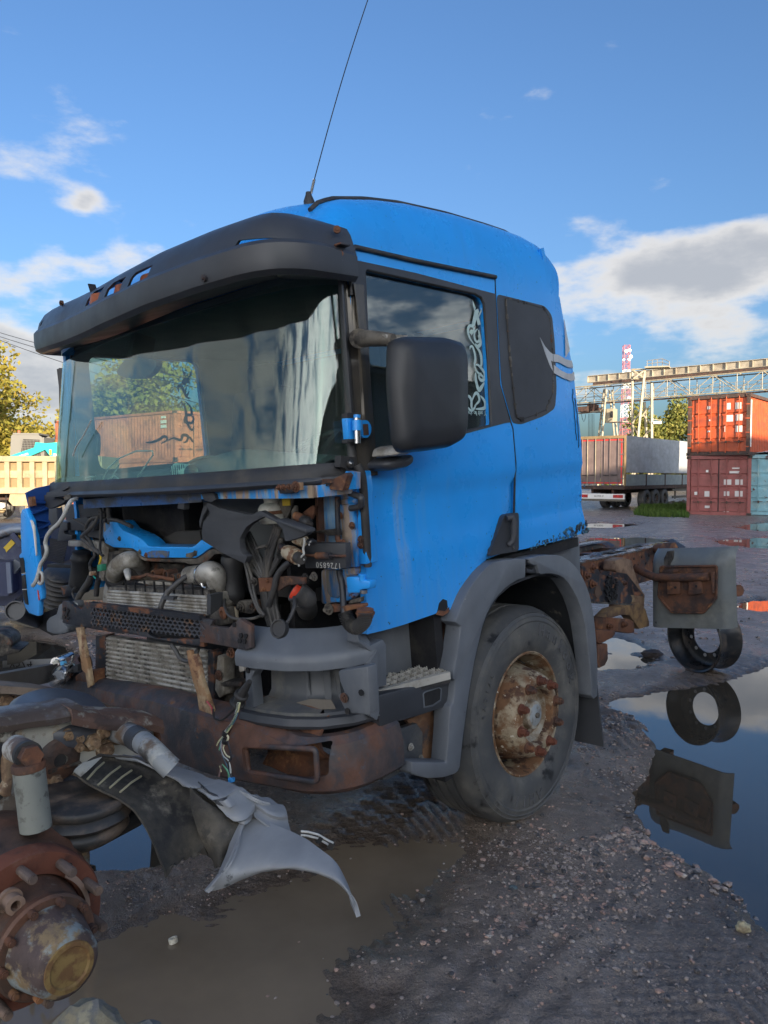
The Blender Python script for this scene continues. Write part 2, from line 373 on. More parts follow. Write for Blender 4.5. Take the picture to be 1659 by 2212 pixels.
M['bumper']=worn('rusting_black_bumper',(.035,.038,.045),.5,.0,[dict(c=(.085,.06,.055),s=(6,6,4),t=.50,w=.10,r=.55),dict(c=(.125,.06,.04),s=(5,2.4,3),t=.54,w=.07,r=.75),dict(c=(.19,.09,.045),s=14,t=.66,w=.05,r=.85),dict(c=(.06,.065,.08),s=24,t=.64,w=.05,r=.5)],bump=((35,.35,.006),(110,.3,.003)))
M['rustblack']=worn('chipped_black_steel',(.018,.02,.026),.45,.0,[dict(c=RU,s=9,t=.56,w=.05,r=.85),dict(c=(.15,.075,.035),s=20,t=.63,w=.04,r=.9),dict(c=(.07,.065,.06),s=6,t=.63,w=.08,a=.6)],bump=(50,.35,.005))
M['grime']=worn('grimy_metal',(.13,.115,.095),.7,.25,[dict(c=(.02,.018,.018),s=6,t=.5,w=.1,r=.8),dict(c=(.2,.17,.13),s=10,t=.6,w=.08,a=.7),dict(c=RU,s=8,t=.62,w=.05)],bump=((25,.5,.008),(80,.3,.003)))
M['alu']=worn('dirty_cast_aluminium',(.46,.44,.40),.5,.3,[dict(c=(.16,.14,.11),s=7,t=.5,w=.14,r=.75,m=.2),dict(c=(.05,.045,.04),s=15,t=.64,w=.08,m=0.)],bump=(40,.25,.004))
M['chrome']=worn('bright_metal',(.55,.55,.55),.18,1.,[dict(c=(.2,.18,.16),s=12,t=.6,w=.08,r=.5)])
M['dark']=worn('dark_grime_and_hole_shade',(.010,.010,.012),.75,0,[dict(c=(.03,.027,.024),s=8,t=.58,w=.1)],bump=(30,.3,.006))  # near-black grime; also stands for the shade inside holes and behind open parts
M['rubber']=worn('black_rubber',(.026,.026,.028),.55,0,[dict(c=(.075,.066,.055),s=8,t=.56,w=.12,a=.6,r=.8)],bump=(60,.2,.003))
M['hose']=worn('dusty_rubber_hose',(.055,.053,.052),.5,0,[dict(c=(.12,.105,.085),s=(22,22,9),t=.57,w=.1,a=.7,r=.85)])
M['tyre']=worn('tyre_rubber',(.066,.068,.07),.62,0,[dict(c=(.125,.118,.105),s=5,t=.53,w=.12,a=.8,r=.8),dict(c=(.02,.02,.021),s=6,t=.60,w=.04,r=.35),dict(c=(.17,.15,.125),s=13,t=.68,w=.06,a=.7,r=.9)],bump=(90,.15,.002))
M['rim']=worn('rusty_pale_rim',(.34,.28,.19),.6,.1,[dict(c=(.17,.085,.04),s=7,t=.5,w=.08,r=.85),dict(c=(.07,.035,.022),s=12,t=.56,w=.05,r=.9),dict(c=(.5,.45,.36),s=30,t=.63,w=.03)],bump=((30,.35,.005),(90,.3,.002)))
M['rimdark']=worn('wet_black_rim',(.015,.016,.018),.3,.1,[dict(c=(.07,.055,.045),s=8,t=.58,w=.08,r=.6)],bump=(30,.25,.004))
M['white']=worn('dirty_white_plastic',(.58,.56,.48),.45,0,[dict(c=(.28,.22,.15),s=14,t=.6,w=.1,a=.8)])
M['cream']=worn('rust_stained_cream',(.45,.38,.27),.5,0,[dict(c=(.2,.1,.05),s=30,t=.52,w=.06)])
M['cable']=plain('grey_white_cable',(.42,.42,.40),.5)
M['tread']=worn('pale_step_plastic',(.40,.38,.34),.55,0,[dict(c=(.2,.18,.14),s=10,t=.55,w=.1,a=.7)])
M['silver']=worn('silver_decal',(.42,.43,.44),.35,.2,[dict(c=(.25,.27,.3),s=12,t=.6,w=.1,a=.5)])
M['sticker']=plain('pale_window_sticker',(.42,.56,.54),.6)
M['stickerdark']=plain('dark_window_sticker',(.03,.05,.07),.6)
M['glassf']=glass('windscreen_glass',(.78,.92,.87),1.72,0.,.05)
M['glasss']=glass('side_window_glass',(.72,.80,.80),1.85,0.,.07)
M['cabin']=worn('cabin_plastic',(.10,.11,.115),.7)
M['seat']=worn('dark_seat_fabric',(.018,.02,.026),.9)
M['amber']=worn('faded_orange_lens',(.33,.085,.03),.5,0,[dict(c=(.2,.06,.03),s=20,t=.55,w=.1)])
M['yellow']=plain('yellow_label',(.62,.42,.03),.5)
M['redo']=plain('orange_red_plastic',(.65,.07,.03),.45)
M['concrete']=worn('flaking_grey_paint',(.40,.39,.345),.75,0,[dict(c=(.16,.13,.105),s=6,t=.56,w=.04,r=.8),dict(c=(.30,.19,.09),s=11,t=.60,w=.05),dict(c=(.075,.055,.047),s=5,t=.62,w=.02,r=.75),dict(c=(.36,.35,.31),s=24,t=.66,w=.03)],bump=((18,.5,.008),(70,.4,.003)))
M['hubrust']=worn('brown_rusty_hub',(.085,.052,.038),.62,.15,[dict(c=(.16,.075,.045),s=6,t=.55,w=.1),dict(c=(.03,.024,.022),s=5,t=.55,w=.1,r=.5),dict(c=(.2,.17,.14),s=19,t=.67,w=.05,a=.6)],bump=((25,.5,.008),(90,.35,.003)))
M['redrust']=worn('red_rust_drum',(.15,.05,.028),.75,.1,[dict(c=(.075,.032,.024),s=7,t=.54,w=.1),dict(c=(.2,.1,.07),s=20,t=.62,w=.08,a=.6)],bump=((40,.4,.005),(120,.3,.002)))
M['yellowrust']=worn('yellow_flaking_paint',(.27,.19,.10),.7,.0,[dict(c=(.22,.25,.25),s=7,t=.52,w=.03),dict(c=(.085,.058,.052),s=8,t=.50,w=.04),dict(c=(.17,.12,.08),s=30,t=.6,w=.05)],bump=((28,.6,.008),(90,.4,.003)))
M['gal']=worn('grey_painted_shock_absorber',(.22,.23,.205),.6,.1,[dict(c=(.12,.12,.105),s=26,t=.6,w=.05,d=4),dict(c=(.2,.15,.10),s=7,t=.66,w=.06)],bump=(50,.15,.003))

def streaks(m):                       # pale wash marks running down below the mirror bracket
    nt=m.node_tree; N=nt.nodes; L=nt.links; bs=N['Principled BSDF']; tc=N.new('ShaderNodeTexCoord'); sp=N.new('ShaderNodeSeparateXYZ'); L.new(tc.outputs['Object'],sp.inputs[0])
    def mr(v,a,b,c,d):
        r=N.new('ShaderNodeMapRange'); r.interpolation_type='SMOOTHSTEP'; L.new(v,r.inputs[0])
        for i,q in enumerate((a,b,c,d)): r.inputs[1+i].default_value=q
        return r.outputs[0]
    def mu(a,b):
        n=N.new('ShaderNodeMath'); n.operation='MULTIPLY'; L.new(a,n.inputs[0]); L.new(b,n.inputs[1]); return n.outputs[0]
    f=mu(mu(mr(sp.outputs[0],.545,.575,0,1),mr(sp.outputs[0],.60,.64,1,0)),mu(mr(sp.outputs[2],1.20,1.45,0,1),mr(sp.outputs[2],1.72,1.79,1,0)))
    mp=N.new('ShaderNodeMapping'); mp.inputs['Scale'].default_value=(60,60,1.5); L.new(tc.outputs['Object'],mp.inputs[0]); n=N.new('ShaderNodeTexNoise'); n.inputs['Scale'].default_value=1.; n.inputs['Detail'].default_value=5; L.new(mp.outputs[0],n.inputs[0])
    f=mu(f,mr(n.outputs[0],.3,.7,.05,.5)); mp2=N.new('ShaderNodeMapping'); mp2.inputs['Scale'].default_value=(26,26,1.1); L.new(tc.outputs['Object'],mp2.inputs[0]); n2=N.new('ShaderNodeTexNoise'); n2.inputs['Scale'].default_value=1.; n2.inputs['Detail'].default_value=6; L.new(mp2.outputs[0],n2.inputs[0])
    g=mu(mr(n2.outputs[0],.55,.78,0,.12),mr(sp.outputs[2],2.2,1.2,.3,1)); ad=N.new('ShaderNodeMath'); ad.operation='ADD'; ad.use_clamp=True; L.new(f,ad.inputs[0]); L.new(g,ad.inputs[1])
    low=mu(mr(sp.outputs[2],1.45,1.15,0,.14),mr(n.outputs[0],.3,.7,.3,1)); ad2=N.new('ShaderNodeMath'); ad2.operation='ADD'; ad2.use_clamp=True; L.new(ad.outputs[0],ad2.inputs[0]); L.new(low,ad2.inputs[1])
    x=N.new('ShaderNodeMix'); x.data_type='RGBA'; L.new(ad2.outputs[0],x.inputs[0]); L.new(bs.inputs['Base Color'].links[0].from_socket,x.inputs[6]); x.inputs[7].default_value=(.30,.38,.44,1); L.new(x.outputs[2],bs.inputs['Base Color'])
streaks(M['blue'])
# ================================================================ ground, puddles
def fbm2(x,y,sc,octv=5,seed=0,gain=.5):
    r=np.random.default_rng(seed); T=r.random((256,256)); out=np.zeros_like(x); a=1.;tot=0.
    for o in range(octv):
        X=x*sc*2**o+17.3*o; Y=y*sc*2**o-9.1*o; xi=np.floor(X).astype(int); yi=np.floor(Y).astype(int); fx=X-xi; fy=Y-yi
        fx=fx*fx*(3-2*fx); fy=fy*fy*(3-2*fy); g=lambda i,j:T[(xi+i)%256,(yi+j)%256]
        out+=a*((g(0,0)*(1-fx)+g(1,0)*fx)*(1-fy)+(g(0,1)*(1-fx)+g(1,1)*fx)*fy); tot+=a; a*=gain
    return out/tot
def sdf(x,y,poly):                   # signed distance, negative inside
    d=np.full(x.shape,1e9); ins=np.zeros(x.shape,bool); n=len(poly)
    for i in range(n):
        ax,ay=poly[i]; bx,by=poly[(i+1)%n]; ex,ey=bx-ax,by-ay; t=np.clip(((x-ax)*ex+(y-ay)*ey)/(ex*ex+ey*ey+1e-12),0,1)
        d=np.minimum(d,np.hypot(x-ax-t*ex,y-ay-t*ey)); c=((ay>y)!=(by>y))&(x<(bx-ax)*(y-ay)/((by-ay) if abs(by-ay)>1e-9 else 1e-9)+ax); ins^=c
    return np.where(ins,-d,d)
def gpoly(px): return [tuple(G(u,v)[:2]) for u,v in px]
WATER=-.035
PUD={
 'right':gpoly([(1390,1500),(1440,1488),(1500,1478),(1560,1474),(1625,1452),(1700,1430),(1900,1420),(2300,1500),(2300,1900),(1900,2020),(1700,1985),(1625,1895),(1560,1860),(1500,1838),(1428,1800),(1432,1770),(1400,1745),(1385,1700),(1420,1640),(1430,1600),(1410,1560),(1380,1535),(1330,1520),(1340,1505)]),
 'left':gpoly([(225,1975),(330,1945),(440,1960),(560,1905),(700,1830),(860,1790),(1000,1810),(1010,1850),(890,1930),(850,2010),(740,2075),(800,2130),(790,2300),(500,2700),(100,2700),(-200,2300),(100,2080)]),
 'behind':gpoly([(195,1735),(330,1712),(480,1745),(470,1800),(350,1850),(215,1862),(120,1850),(40,1800)]),
 'side':gpoly([(-200,1440),(-30,1392),(70,1372),(160,1392),(150,1420),(60,1455),(-60,1480)]),
 'mid':gpoly([(1235,1172),(1290,1158),(1380,1157),(1470,1162),(1440,1171),(1360,1182),(1270,1186)]),
 'far':gpoly([(1230,1132),(1300,1128),(1390,1131),(1330,1138),(1250,1142)]),
 'farright':gpoly([(1585,1138),(1640,1127),(1720,1123),(1760,1140),(1650,1147)]),
 'rightmid':gpoly([(1545,1166),(1640,1158),(1760,1160),(1760,1185),(1640,1182),(1570,1176)]),
 'track':gpoly([(1300,1395),(1345,1370),(1380,1385),(1400,1420),(1340,1432),(1290,1440)]),
 'orange':gpoly([(1590,1295),(1640,1288),(1720,1286),(1720,1320),(1640,1318),(1600,1308)]),
}
def ground_h(x,y):
    r=np.hypot(x,y)
    h=(fbm2(x,y,.35,4,1)-.5)*.035+(fbm2(x,y,1.7,4,2)-.5)*.016
    near=np.clip((16-r)/8,0,1)
    f=fbm2(x,y,7.,4,3); h+=near*(f-.5)*.018
    f2=fbm2(x,y,28.,3,4); h+=near*((f2-.5)*.010+(1-np.abs(fbm2(x,y,11.,3,14)*2-1)-.75)*.009)
    # tyre tracks: lugged ruts running away to the right, and a second pair crossing towards the camera
    for (p0,d0,wd,am,fr) in (((1.05,2.3),(.62,.78),.42,.007,105.),((2.1,2.6),(.55,-.83),.45,.005,95.),((-.35,1.65),(.66,.75),.30,.006,0.),((.4,4.2),(.5,.86),.35,.010,90.),((2.7,6.),(.75,.66),.5,.014,70.)):
        dx,dy=x-p0[0],y-p0[1]; l=math.hypot(*d0); ux,uy=d0[0]/l,d0[1]/l; s=dx*ux+dy*uy; t=-dx*uy+dy*ux
        t=t+.05*(fbm2(x,y,1.1,2,8)-.5)
        mk_=np.exp(-(np.abs(t)/wd)**4)*np.clip(1.6-np.abs(s)/2.2,0,1)*np.clip((fbm2(x,y,1.3,3,9)-.36)*6,0,1)
        if fr: h+=am*mk_*(np.clip(np.sin((s+np.abs(t)*.9)*fr)*2.2,-1,1)*.5)-.012*mk_
        else: h+=am*mk_*np.sin(t*42)
    m=1e9*np.ones_like(x)
    for k,p in PUD.items():
        d=sdf(x,y,p); sc=1. if k in('right','left','behind','under','side') else 1.8
        w=.10*sc if k!='left' else .34; d=d+(fbm2(x,y,2.6,4,5)-.5)*.22*sc*(1 if k!='right' else .6)+((fbm2(x,y,5.,4,6)-.5)*.3 if k=='left' else 0)
        dip=1/(1+np.exp(np.clip(d/w,-30,30)*3.2))
        depth=.11 if k in('right','side') else (.050 if k=='left' else .08)
        h=h-dip*depth*(1.); h=np.where(k=='right' and True,h*(1-dip*.55)+dip*.55*-.12,h) if k=='right' else h
        m=np.minimum(m,d)
    h=h+.012*np.clip(m/1.5,0,1)
    return h
def build_ground():
    az=[]; a=-180.
    while a<180:
        az.append(a); b=abs(a); a+= .16 if b<34 else (.35 if b<50 else (1.2 if b<80 else 4.))
    az=np.radians(np.array(az)); rr=[0.5]
    while rr[-1]<2500: rr.append(rr[-1]*(1.0062 if 1.2<rr[-1]<14 else (1.02 if rr[-1]<60 else 1.12)))
    rr=np.array(rr); AZ,RR=np.meshgrid(az,rr); x=RR*np.sin(AZ); y=RR*np.cos(AZ); z=ground_h(x.ravel(),y.ravel()).reshape(x.shape)
    z=np.where(RR>90,z*np.clip((200-RR)/110,0,1),z)
    n,mm=x.shape; V=np.stack([x,y,z],-1).reshape(-1,3); V=np.vstack([V,[[0,0,0]]])
    i=np.arange(n-1)[:,None]; j=np.arange(mm)[None,:]; j2=(j+1)%mm
    q=np.stack([i*mm+j,i*mm+j2+0*i,(i+1)*mm+j2,(i+1)*mm+j],-1).reshape(-1,4)[:,::-1]
    me=bpy.data.meshes.new('ground'); nq=len(q); c=np.stack([np.full(mm,n*mm),np.arange(mm),(np.arange(mm)+1)%mm],-1)[:,::-1]
    me.vertices.add(len(V)); me.vertices.foreach_set('co',V.ravel()); me.loops.add(nq*4+mm*3); me.loops.foreach_set('vertex_index',np.concatenate([q.ravel(),c.ravel()]))
    me.polygons.add(nq+mm); me.polygons.foreach_set('loop_start',np.concatenate([np.arange(nq)*4,nq*4+np.arange(mm)*3])); me.polygons.foreach_set('use_smooth',np.ones(nq+mm,bool)); me.update(calc_edges=True); me.validate()
    if me.polygons[0].normal.z<0: me.flip_normals()
    o=bpy.data.objects.new('ground',me); COL.objects.link(o); me.materials.append(mat_mud()); tag(o,kind='structure'); return o
def mat_mud():
    m=bpy.data.materials.new('wet_gravelly_mud'); m.use_nodes=True; nt=m.node_tree; N=nt.nodes; L=nt.links; bs=N['Principled BSDF']
    tc=N.new('ShaderNodeTexCoord'); co=tc.outputs['Object']
    def noise(s,d=6,rg=.6):
        n=N.new('ShaderNodeTexNoise'); n.inputs['Scale'].default_value=s; n.inputs['Detail'].default_value=d; n.inputs['Roughness'].default_value=rg; L.new(co,n.inputs[0]); return n.outputs['Fac']
    def mr(v,a,b,c,d):
        r=N.new('ShaderNodeMapRange'); r.interpolation_type='SMOOTHSTEP'; L.new(v,r.inputs[0])
        for i,q in enumerate((a,b,c,d)): r.inputs[1+i].default_value=q
        return r.outputs[0]
    def mix(f,a,b,bt='MIX'):
        x=N.new('ShaderNodeMix'); x.data_type='RGBA'; x.blend_type=bt
        for i,v in ((0,f),(6,a),(7,b)):
            if hasattr(v,'links'): L.new(v,x.inputs[i])
            else: x.inputs[i].default_value=v if i==0 else (*v,1)
        return x.outputs[2]
    sp=N.new('ShaderNodeSeparateXYZ'); L.new(co,sp.inputs[0])
    col=mix(mr(noise(1.1),.4,.62,0,1),(.275,.225,.185),(.195,.158,.13))
    col=mix(mr(noise(14,8,.7),.5,.7,0,.7),col,(.38,.33,.305))
    col=mix(mr(noise(95,6,.75),.42,.62,0,.75),col,(.13,.108,.10)); col=mix(mr(noise(160,4,.7),.58,.70,0,.55),col,(.5,.43,.40))
    vo=N.new('ShaderNodeTexVoronoi'); vo.inputs['Scale'].default_value=60; L.new(co,vo.inputs[0])
    peb=mr(vo.outputs['Distance'],.05,.32,1,0); bri=N.new('ShaderNodeSeparateColor'); L.new(vo.outputs['Color'],bri.inputs[0])
    pebc=mix(bri.outputs[0],(.14,.12,.11),(.36,.30,.27))
    pm=N.new('ShaderNodeMath'); pm.operation='MULTIPLY'; L.new(peb,pm.inputs[0]); L.new(mr(bri.outputs[1],.45,.85,0,.55),pm.inputs[1])
    col=mix(pm.outputs[0],col,pebc)
    wet=mr(sp.outputs[2],WATER-.002,WATER+.05,1,0)     # low spots stay wet
    col=mix(wet,col,(.50,.45,.40),'MULTIPLY'); L.new(col,bs.inputs['Base Color'])
    ro=N.new('ShaderNodeMath'); ro.operation='SUBTRACT'; L.new(mr(noise(2.3,7,.62),.38,.62,.24,.58),ro.inputs[0])
    w2=N.new('ShaderNodeMath'); w2.operation='MULTIPLY'; L.new(wet,w2.inputs[0]); w2.inputs[1].default_value=.26; L.new(w2.outputs[0],ro.inputs[1])
    rc=N.new('ShaderNodeMath'); rc.operation='MAXIMUM'; L.new(ro.outputs[0],rc.inputs[0]); rc.inputs[1].default_value=.16; L.new(rc.outputs[0],bs.inputs['Roughness'])
    bs.inputs['Specular IOR Level'].default_value=.6
    b1=N.new('ShaderNodeBump'); b1.inputs['Strength'].default_value=.8; b1.inputs['Distance'].default_value=.02; L.new(noise(26,8,.68),b1.inputs['Height'])
    b2=N.new('ShaderNodeBump'); b2.inputs['Strength'].default_value=.35; b2.inputs['Distance'].default_value=.008; L.new(pm.outputs[0],b2.inputs['Height']); L.new(b1.outputs[0],b2.inputs['Normal'])
    b3=N.new('ShaderNodeBump'); b3.inputs['Strength'].default_value=.8; b3.inputs['Distance'].default_value=.006; L.new(noise(120,5,.6),b3.inputs['Height']); L.new(b2.outputs[0],b3.inputs['Normal'])
    L.new(b3.outputs[0],bs.inputs['Normal']); return m
build_ground()
def mat_water(name,c):
    m=worn(name,c,.02,0,[],None,var=(.25,1.2),ior=1.62 if 'film' not in name else 1.4); bs=m.node_tree.nodes['Principled BSDF']
    for l in list(bs.inputs['Roughness'].links): m.node_tree.links.remove(l)
    bs.inputs['Roughness'].default_value=.012
    n=m.node_tree.nodes.new('ShaderNodeTexNoise'); n.inputs['Scale'].default_value=3.; b=m.node_tree.nodes.new('ShaderNodeBump'); b.inputs['Strength'].default_value=.03; b.inputs['Distance'].default_value=.01
    tc=m.node_tree.nodes.new('ShaderNodeTexCoord'); m.node_tree.links.new(tc.outputs['Object'],n.inputs[0]); m.node_tree.links.new(n.outputs[0],b.inputs['Height']); m.node_tree.links.new(b.outputs[0],bs.inputs['Normal']); return m
PZ={'behind':.004,'side':.008,'track':.004,'mid':.004,'orange':.008}
M['waterm']=mat_water('thin_muddy_film',(.20,.158,.115)); M['water']=mat_water('puddle_water',(.055,.044,.031))
for k,p in PUD.items():
    cx=sum(q[0] for q in p)/len(p); cy=sum(q[1] for q in p)/len(p)
    P=[]
    for (x,y) in p:
        d=math.hypot(x-cx,y-cy); g=(d+.45+.02*math.hypot(cx,cy))/max(d,.01); P.append((cx+(x-cx)*g,cy+(y-cy)*g,WATER-PZ.get(k,0)))
    t=geometry.tessellate_polygon([[Vector(q) for q in P]])
    Fc=[]
    for f in t:
        a,b,c=[Vector(P[i]) for i in f]; Fc.append(tuple(f) if (b-a).cross(c-a).z>0 else tuple(f)[::-1])
    o=mk('puddle',P,Fc,M['waterm'] if k=='left' else M['water'],None,0); tag(o,kind='structure')
# ---------------------------------------------------------------- loose stones
def stone(r,seed):
    bm=bmesh.new(); bmesh.ops.create_icosphere(bm,subdivisions=1,radius=1.); g=random.Random(seed)
    s=(g.uniform(.7,1.3),g.uniform(.6,1.1),g.uniform(.4,.8))
    for v in bm.verts: k=1+g.uniform(-.24,.24); v.co=Vector((v.co.x*s[0]*k,v.co.y*s[1]*k,v.co.z*s[2]*k))*r
    bm.verts.index_update(); V=np.array([tuple(v.co) for v in bm.verts]); Fc=[tuple(v.index for v in f.verts) for f in bm.faces]; bm.free(); return V,np.array(Fc)
def gravel():
    proto=[stone(1.,i) for i in range(8)]; spots=[]
    g=np.random.default_rng(5)
    def scatter(n,poly,rmin,rmax,pw=3.):
        P=gpoly(poly); xs=[q[0] for q in P]; ys=[q[1] for q in P]; k=0
        while k<n:
            x=g.uniform(min(xs),max(xs)); y=g.uniform(min(ys),max(ys))
            if pip(x,y,P): spots.append((x,y,rmin+(rmax-rmin)*g.random()**pw)); k+=1
    scatter(2600,[(850,1800),(1180,1700),(1380,1640),(1440,1800),(1659,1930),(1900,2250),(1500,2500),(900,2400),(830,2050)],0.0018,.0085,4.)
    def cluster(n,u,v,sx,sy,rmin,rmax,pw):
        c=G(u,v); k=0
        while k<n:
            a,b=g.normal()*sx,g.normal()*sy; x=c.x+a*.75+b*.66; y=c.y+b*.75-a*.66
            if fbm2(np.array([x]),np.array([y]),3.,3,31)[0]>.40: spots.append((x,y,rmin+(rmax-rmin)*g.random()**pw)); k+=1
    for (n,u,v,sx,sy) in((1100,1240,1890,.18,.36),(700,1340,1820,.16,.26),(350,1150,1950,.22,.3),(260,1290,2050,.2,.25),(260,1420,1960,.25,.3),(260,1200,1780,.2,.3)): cluster(n,u,v,sx,sy,.002,.013,3.)
    scatter(260,[(1300,1800),(1420,1770),(1500,1840),(1659,1920),(1680,1990),(1500,1900),(1380,1850)],.004,.024,3.)
    scatter(900,[(1240,1480),(1330,1490),(1400,1560),(1410,1660),(1330,1720),(1250,1640)],.004,.012)
    scatter(500,[(210,1860),(470,1800),(560,1880),(420,1960),(220,1960)],.002,.007)
    scatter(700,[(1300,1450),(1659,1400),(1659,1230),(1400,1230)],.006,.03,3.)
    scatter(350,[(0,1400),(200,1380),(220,1440),(0,1470)],.008,.03,2.)
    scatter(160,[(620,1850),(900,1800),(800,2212),(300,2212)],.003,.012,2.)
    a=np.array(spots); z=ground_h(a[:,0],a[:,1]); VV=[];FF=[]; n=0
    for (x,y,r),zz in zip(spots,z):
        V,Fc=proto[int(g.integers(8))]; an=g.random()*6.28; c,s=math.cos(an),math.sin(an); Q=np.stack([V[:,0]*c-V[:,1]*s,V[:,0]*s+V[:,1]*c,V[:,2]],-1)*r+(x,y,zz+r*.1)
        VV.append(Q); FF.append(Fc+n); n+=len(V)
    V=np.vstack(VV); Fc=np.vstack(FF)
    m=worn('mixed_gravel',(.27,.225,.20),.6,0,[dict(c=(.33,.22,.18),s=16,t=.56,w=.02,d=1),dict(c=(.06,.058,.06),s=19,t=.58,w=.02,d=1),dict(c=(.42,.38,.34),s=23,t=.70,w=.02,d=1)],bump=(90,.3,.004),var=(.4,60.))
    o=mk('gravel',V.tolist(),Fc.tolist(),m,None,0); tag(o,kind='stuff',label='loose wet gravel scattered over the mud')
gravel()
# ================================================================ background yard
def Mz(a): return Matrix.Rotation(a,3,'Z')
M['conO']=worn('orange_container_paint',(.42,.075,.022),.5,0,[dict(c=(.22,.05,.03),s=(1.5,1.5,4),t=.58,w=.12,a=.7),dict(c=(.08,.04,.03),s=5,t=.68,w=.03)],bump=(20,.1,.01))
M['conP']=worn('faded_red_container_paint',(.29,.085,.075),.6,0,[dict(c=(.22,.07,.06),s=2,t=.56,w=.1),dict(c=(.09,.04,.03),s=6,t=.69,w=.03)])
M['conB']=worn('flaking_light_blue_paint',(.20,.40,.46),.55,0,[dict(c=(.34,.47,.47),s=2.2,t=.58,w=.1),dict(c=(.075,.035,.027),s=1.7,t=.6,w=.015,o=4),dict(c=(.22,.13,.06),s=4,t=.66,w=.03)])
M['conF']=worn('dark_container_frame',(.055,.035,.028),.75,0,[dict(c=(.12,.06,.04),s=6,t=.55,w=.1)])
M['conBrick']=worn('brick_orange_container_paint',(.52,.16,.085),.6,0,[dict(c=(.26,.075,.045),s=1.2,t=.55,w=.1),dict(c=(.12,.06,.045),s=5,t=.68,w=.03)])
M['paper']=plain('weathered_paper_sticker',(.62,.58,.55),.7)
M['whitep']=plain('white_paint',(.78,.76,.72),.5)
M['tan']=worn('dusty_tan_paint',(.34,.27,.16),.65,0,[dict(c=(.26,.20,.12),s=2,t=.55,w=.1),dict(c=(.16,.10,.06),s=7,t=.68,w=.04)])
M['tanD']=worn('dusty_brown_panel',(.25,.17,.085),.75)
M['teal']=plain('teal_paint',(.01,.40,.36),.4)
M['cabg']=plain('loader_cab_grey',(.16,.155,.14),.6)
M['gtarp']=worn('light_grey_tarpaulin',(.42,.44,.46),.55,0,[dict(c=(.34,.36,.37),s=(1,1,3),t=.55,w=.15)],bump=((1.2,.35,.12),(6,.2,.02)))
M['gboard']=worn('dropside_grey_board',(.24,.28,.28),.55)
M['doorbrown']=worn('brown_trailer_door',(.17,.125,.115),.6)
M['redtape']=plain('red_reflective_tape',(.6,.03,.025),.4)
M['craneY']=worn('pale_crane_paint',(.34,.30,.21),.6,0,[dict(c=(.25,.2,.14),s=1.5,t=.58,w=.1)])
M['craneG']=worn('grey_crane_girder',(.35,.31,.24),.6,0,[dict(c=(.24,.2,.15),s=.8,t=.55,w=.1)])
M['redp']=plain('red_mast_paint',(.5,.10,.09),.5)
M['bark']=worn('bark',(.07,.055,.04),.9)
M['bluebin']=worn('navy_skip_paint',(.018,.026,.075),.4,0,[dict(c=(.09,.10,.13),s=4,t=.6,w=.1,a=.6)])
M['greyflap']=worn('muddy_flap',(.13,.115,.09),.8)
M['lampred']=plain('red_lamp',(.4,.02,.02),.3)
def mat_leaf(name,a,b,c):
    m=worn(name,a,.6,0,[dict(c=b,s=.9,t=.52,w=.1,v=.35,vs=3),dict(c=c,s=1.6,t=.62,w=.08,v=.35,vs=3)],var=(.35,2.),spec=.3)
    nt=m.node_tree; bs=nt.nodes['Principled BSDF']; tr=nt.nodes.new('ShaderNodeBsdfTranslucent'); mx=nt.nodes.new('ShaderNodeMixShader'); mx.inputs[0].default_value=.35
    nt.links.new(bs.inputs['Base Color'].links[0].from_socket,tr.inputs[0]); o=[n for n in nt.nodes if n.type=='OUTPUT_MATERIAL'][0]
    nt.links.new(bs.outputs[0],mx.inputs[1]); nt.links.new(tr.outputs[0],mx.inputs[2]); nt.links.new(mx.outputs[0],o.inputs[0]); return m
M['leafY']=mat_leaf('autumn_leaves',(.26,.25,.045),(.34,.27,.05),(.36,.21,.06))
M['leafG']=mat_leaf('green_autumn_leaves',(.15,.175,.045),(.24,.22,.05),(.10,.125,.03))
M['leafD']=mat_leaf('dark_poplar_leaves',(.03,.045,.018),(.05,.06,.02),(.07,.07,.025))
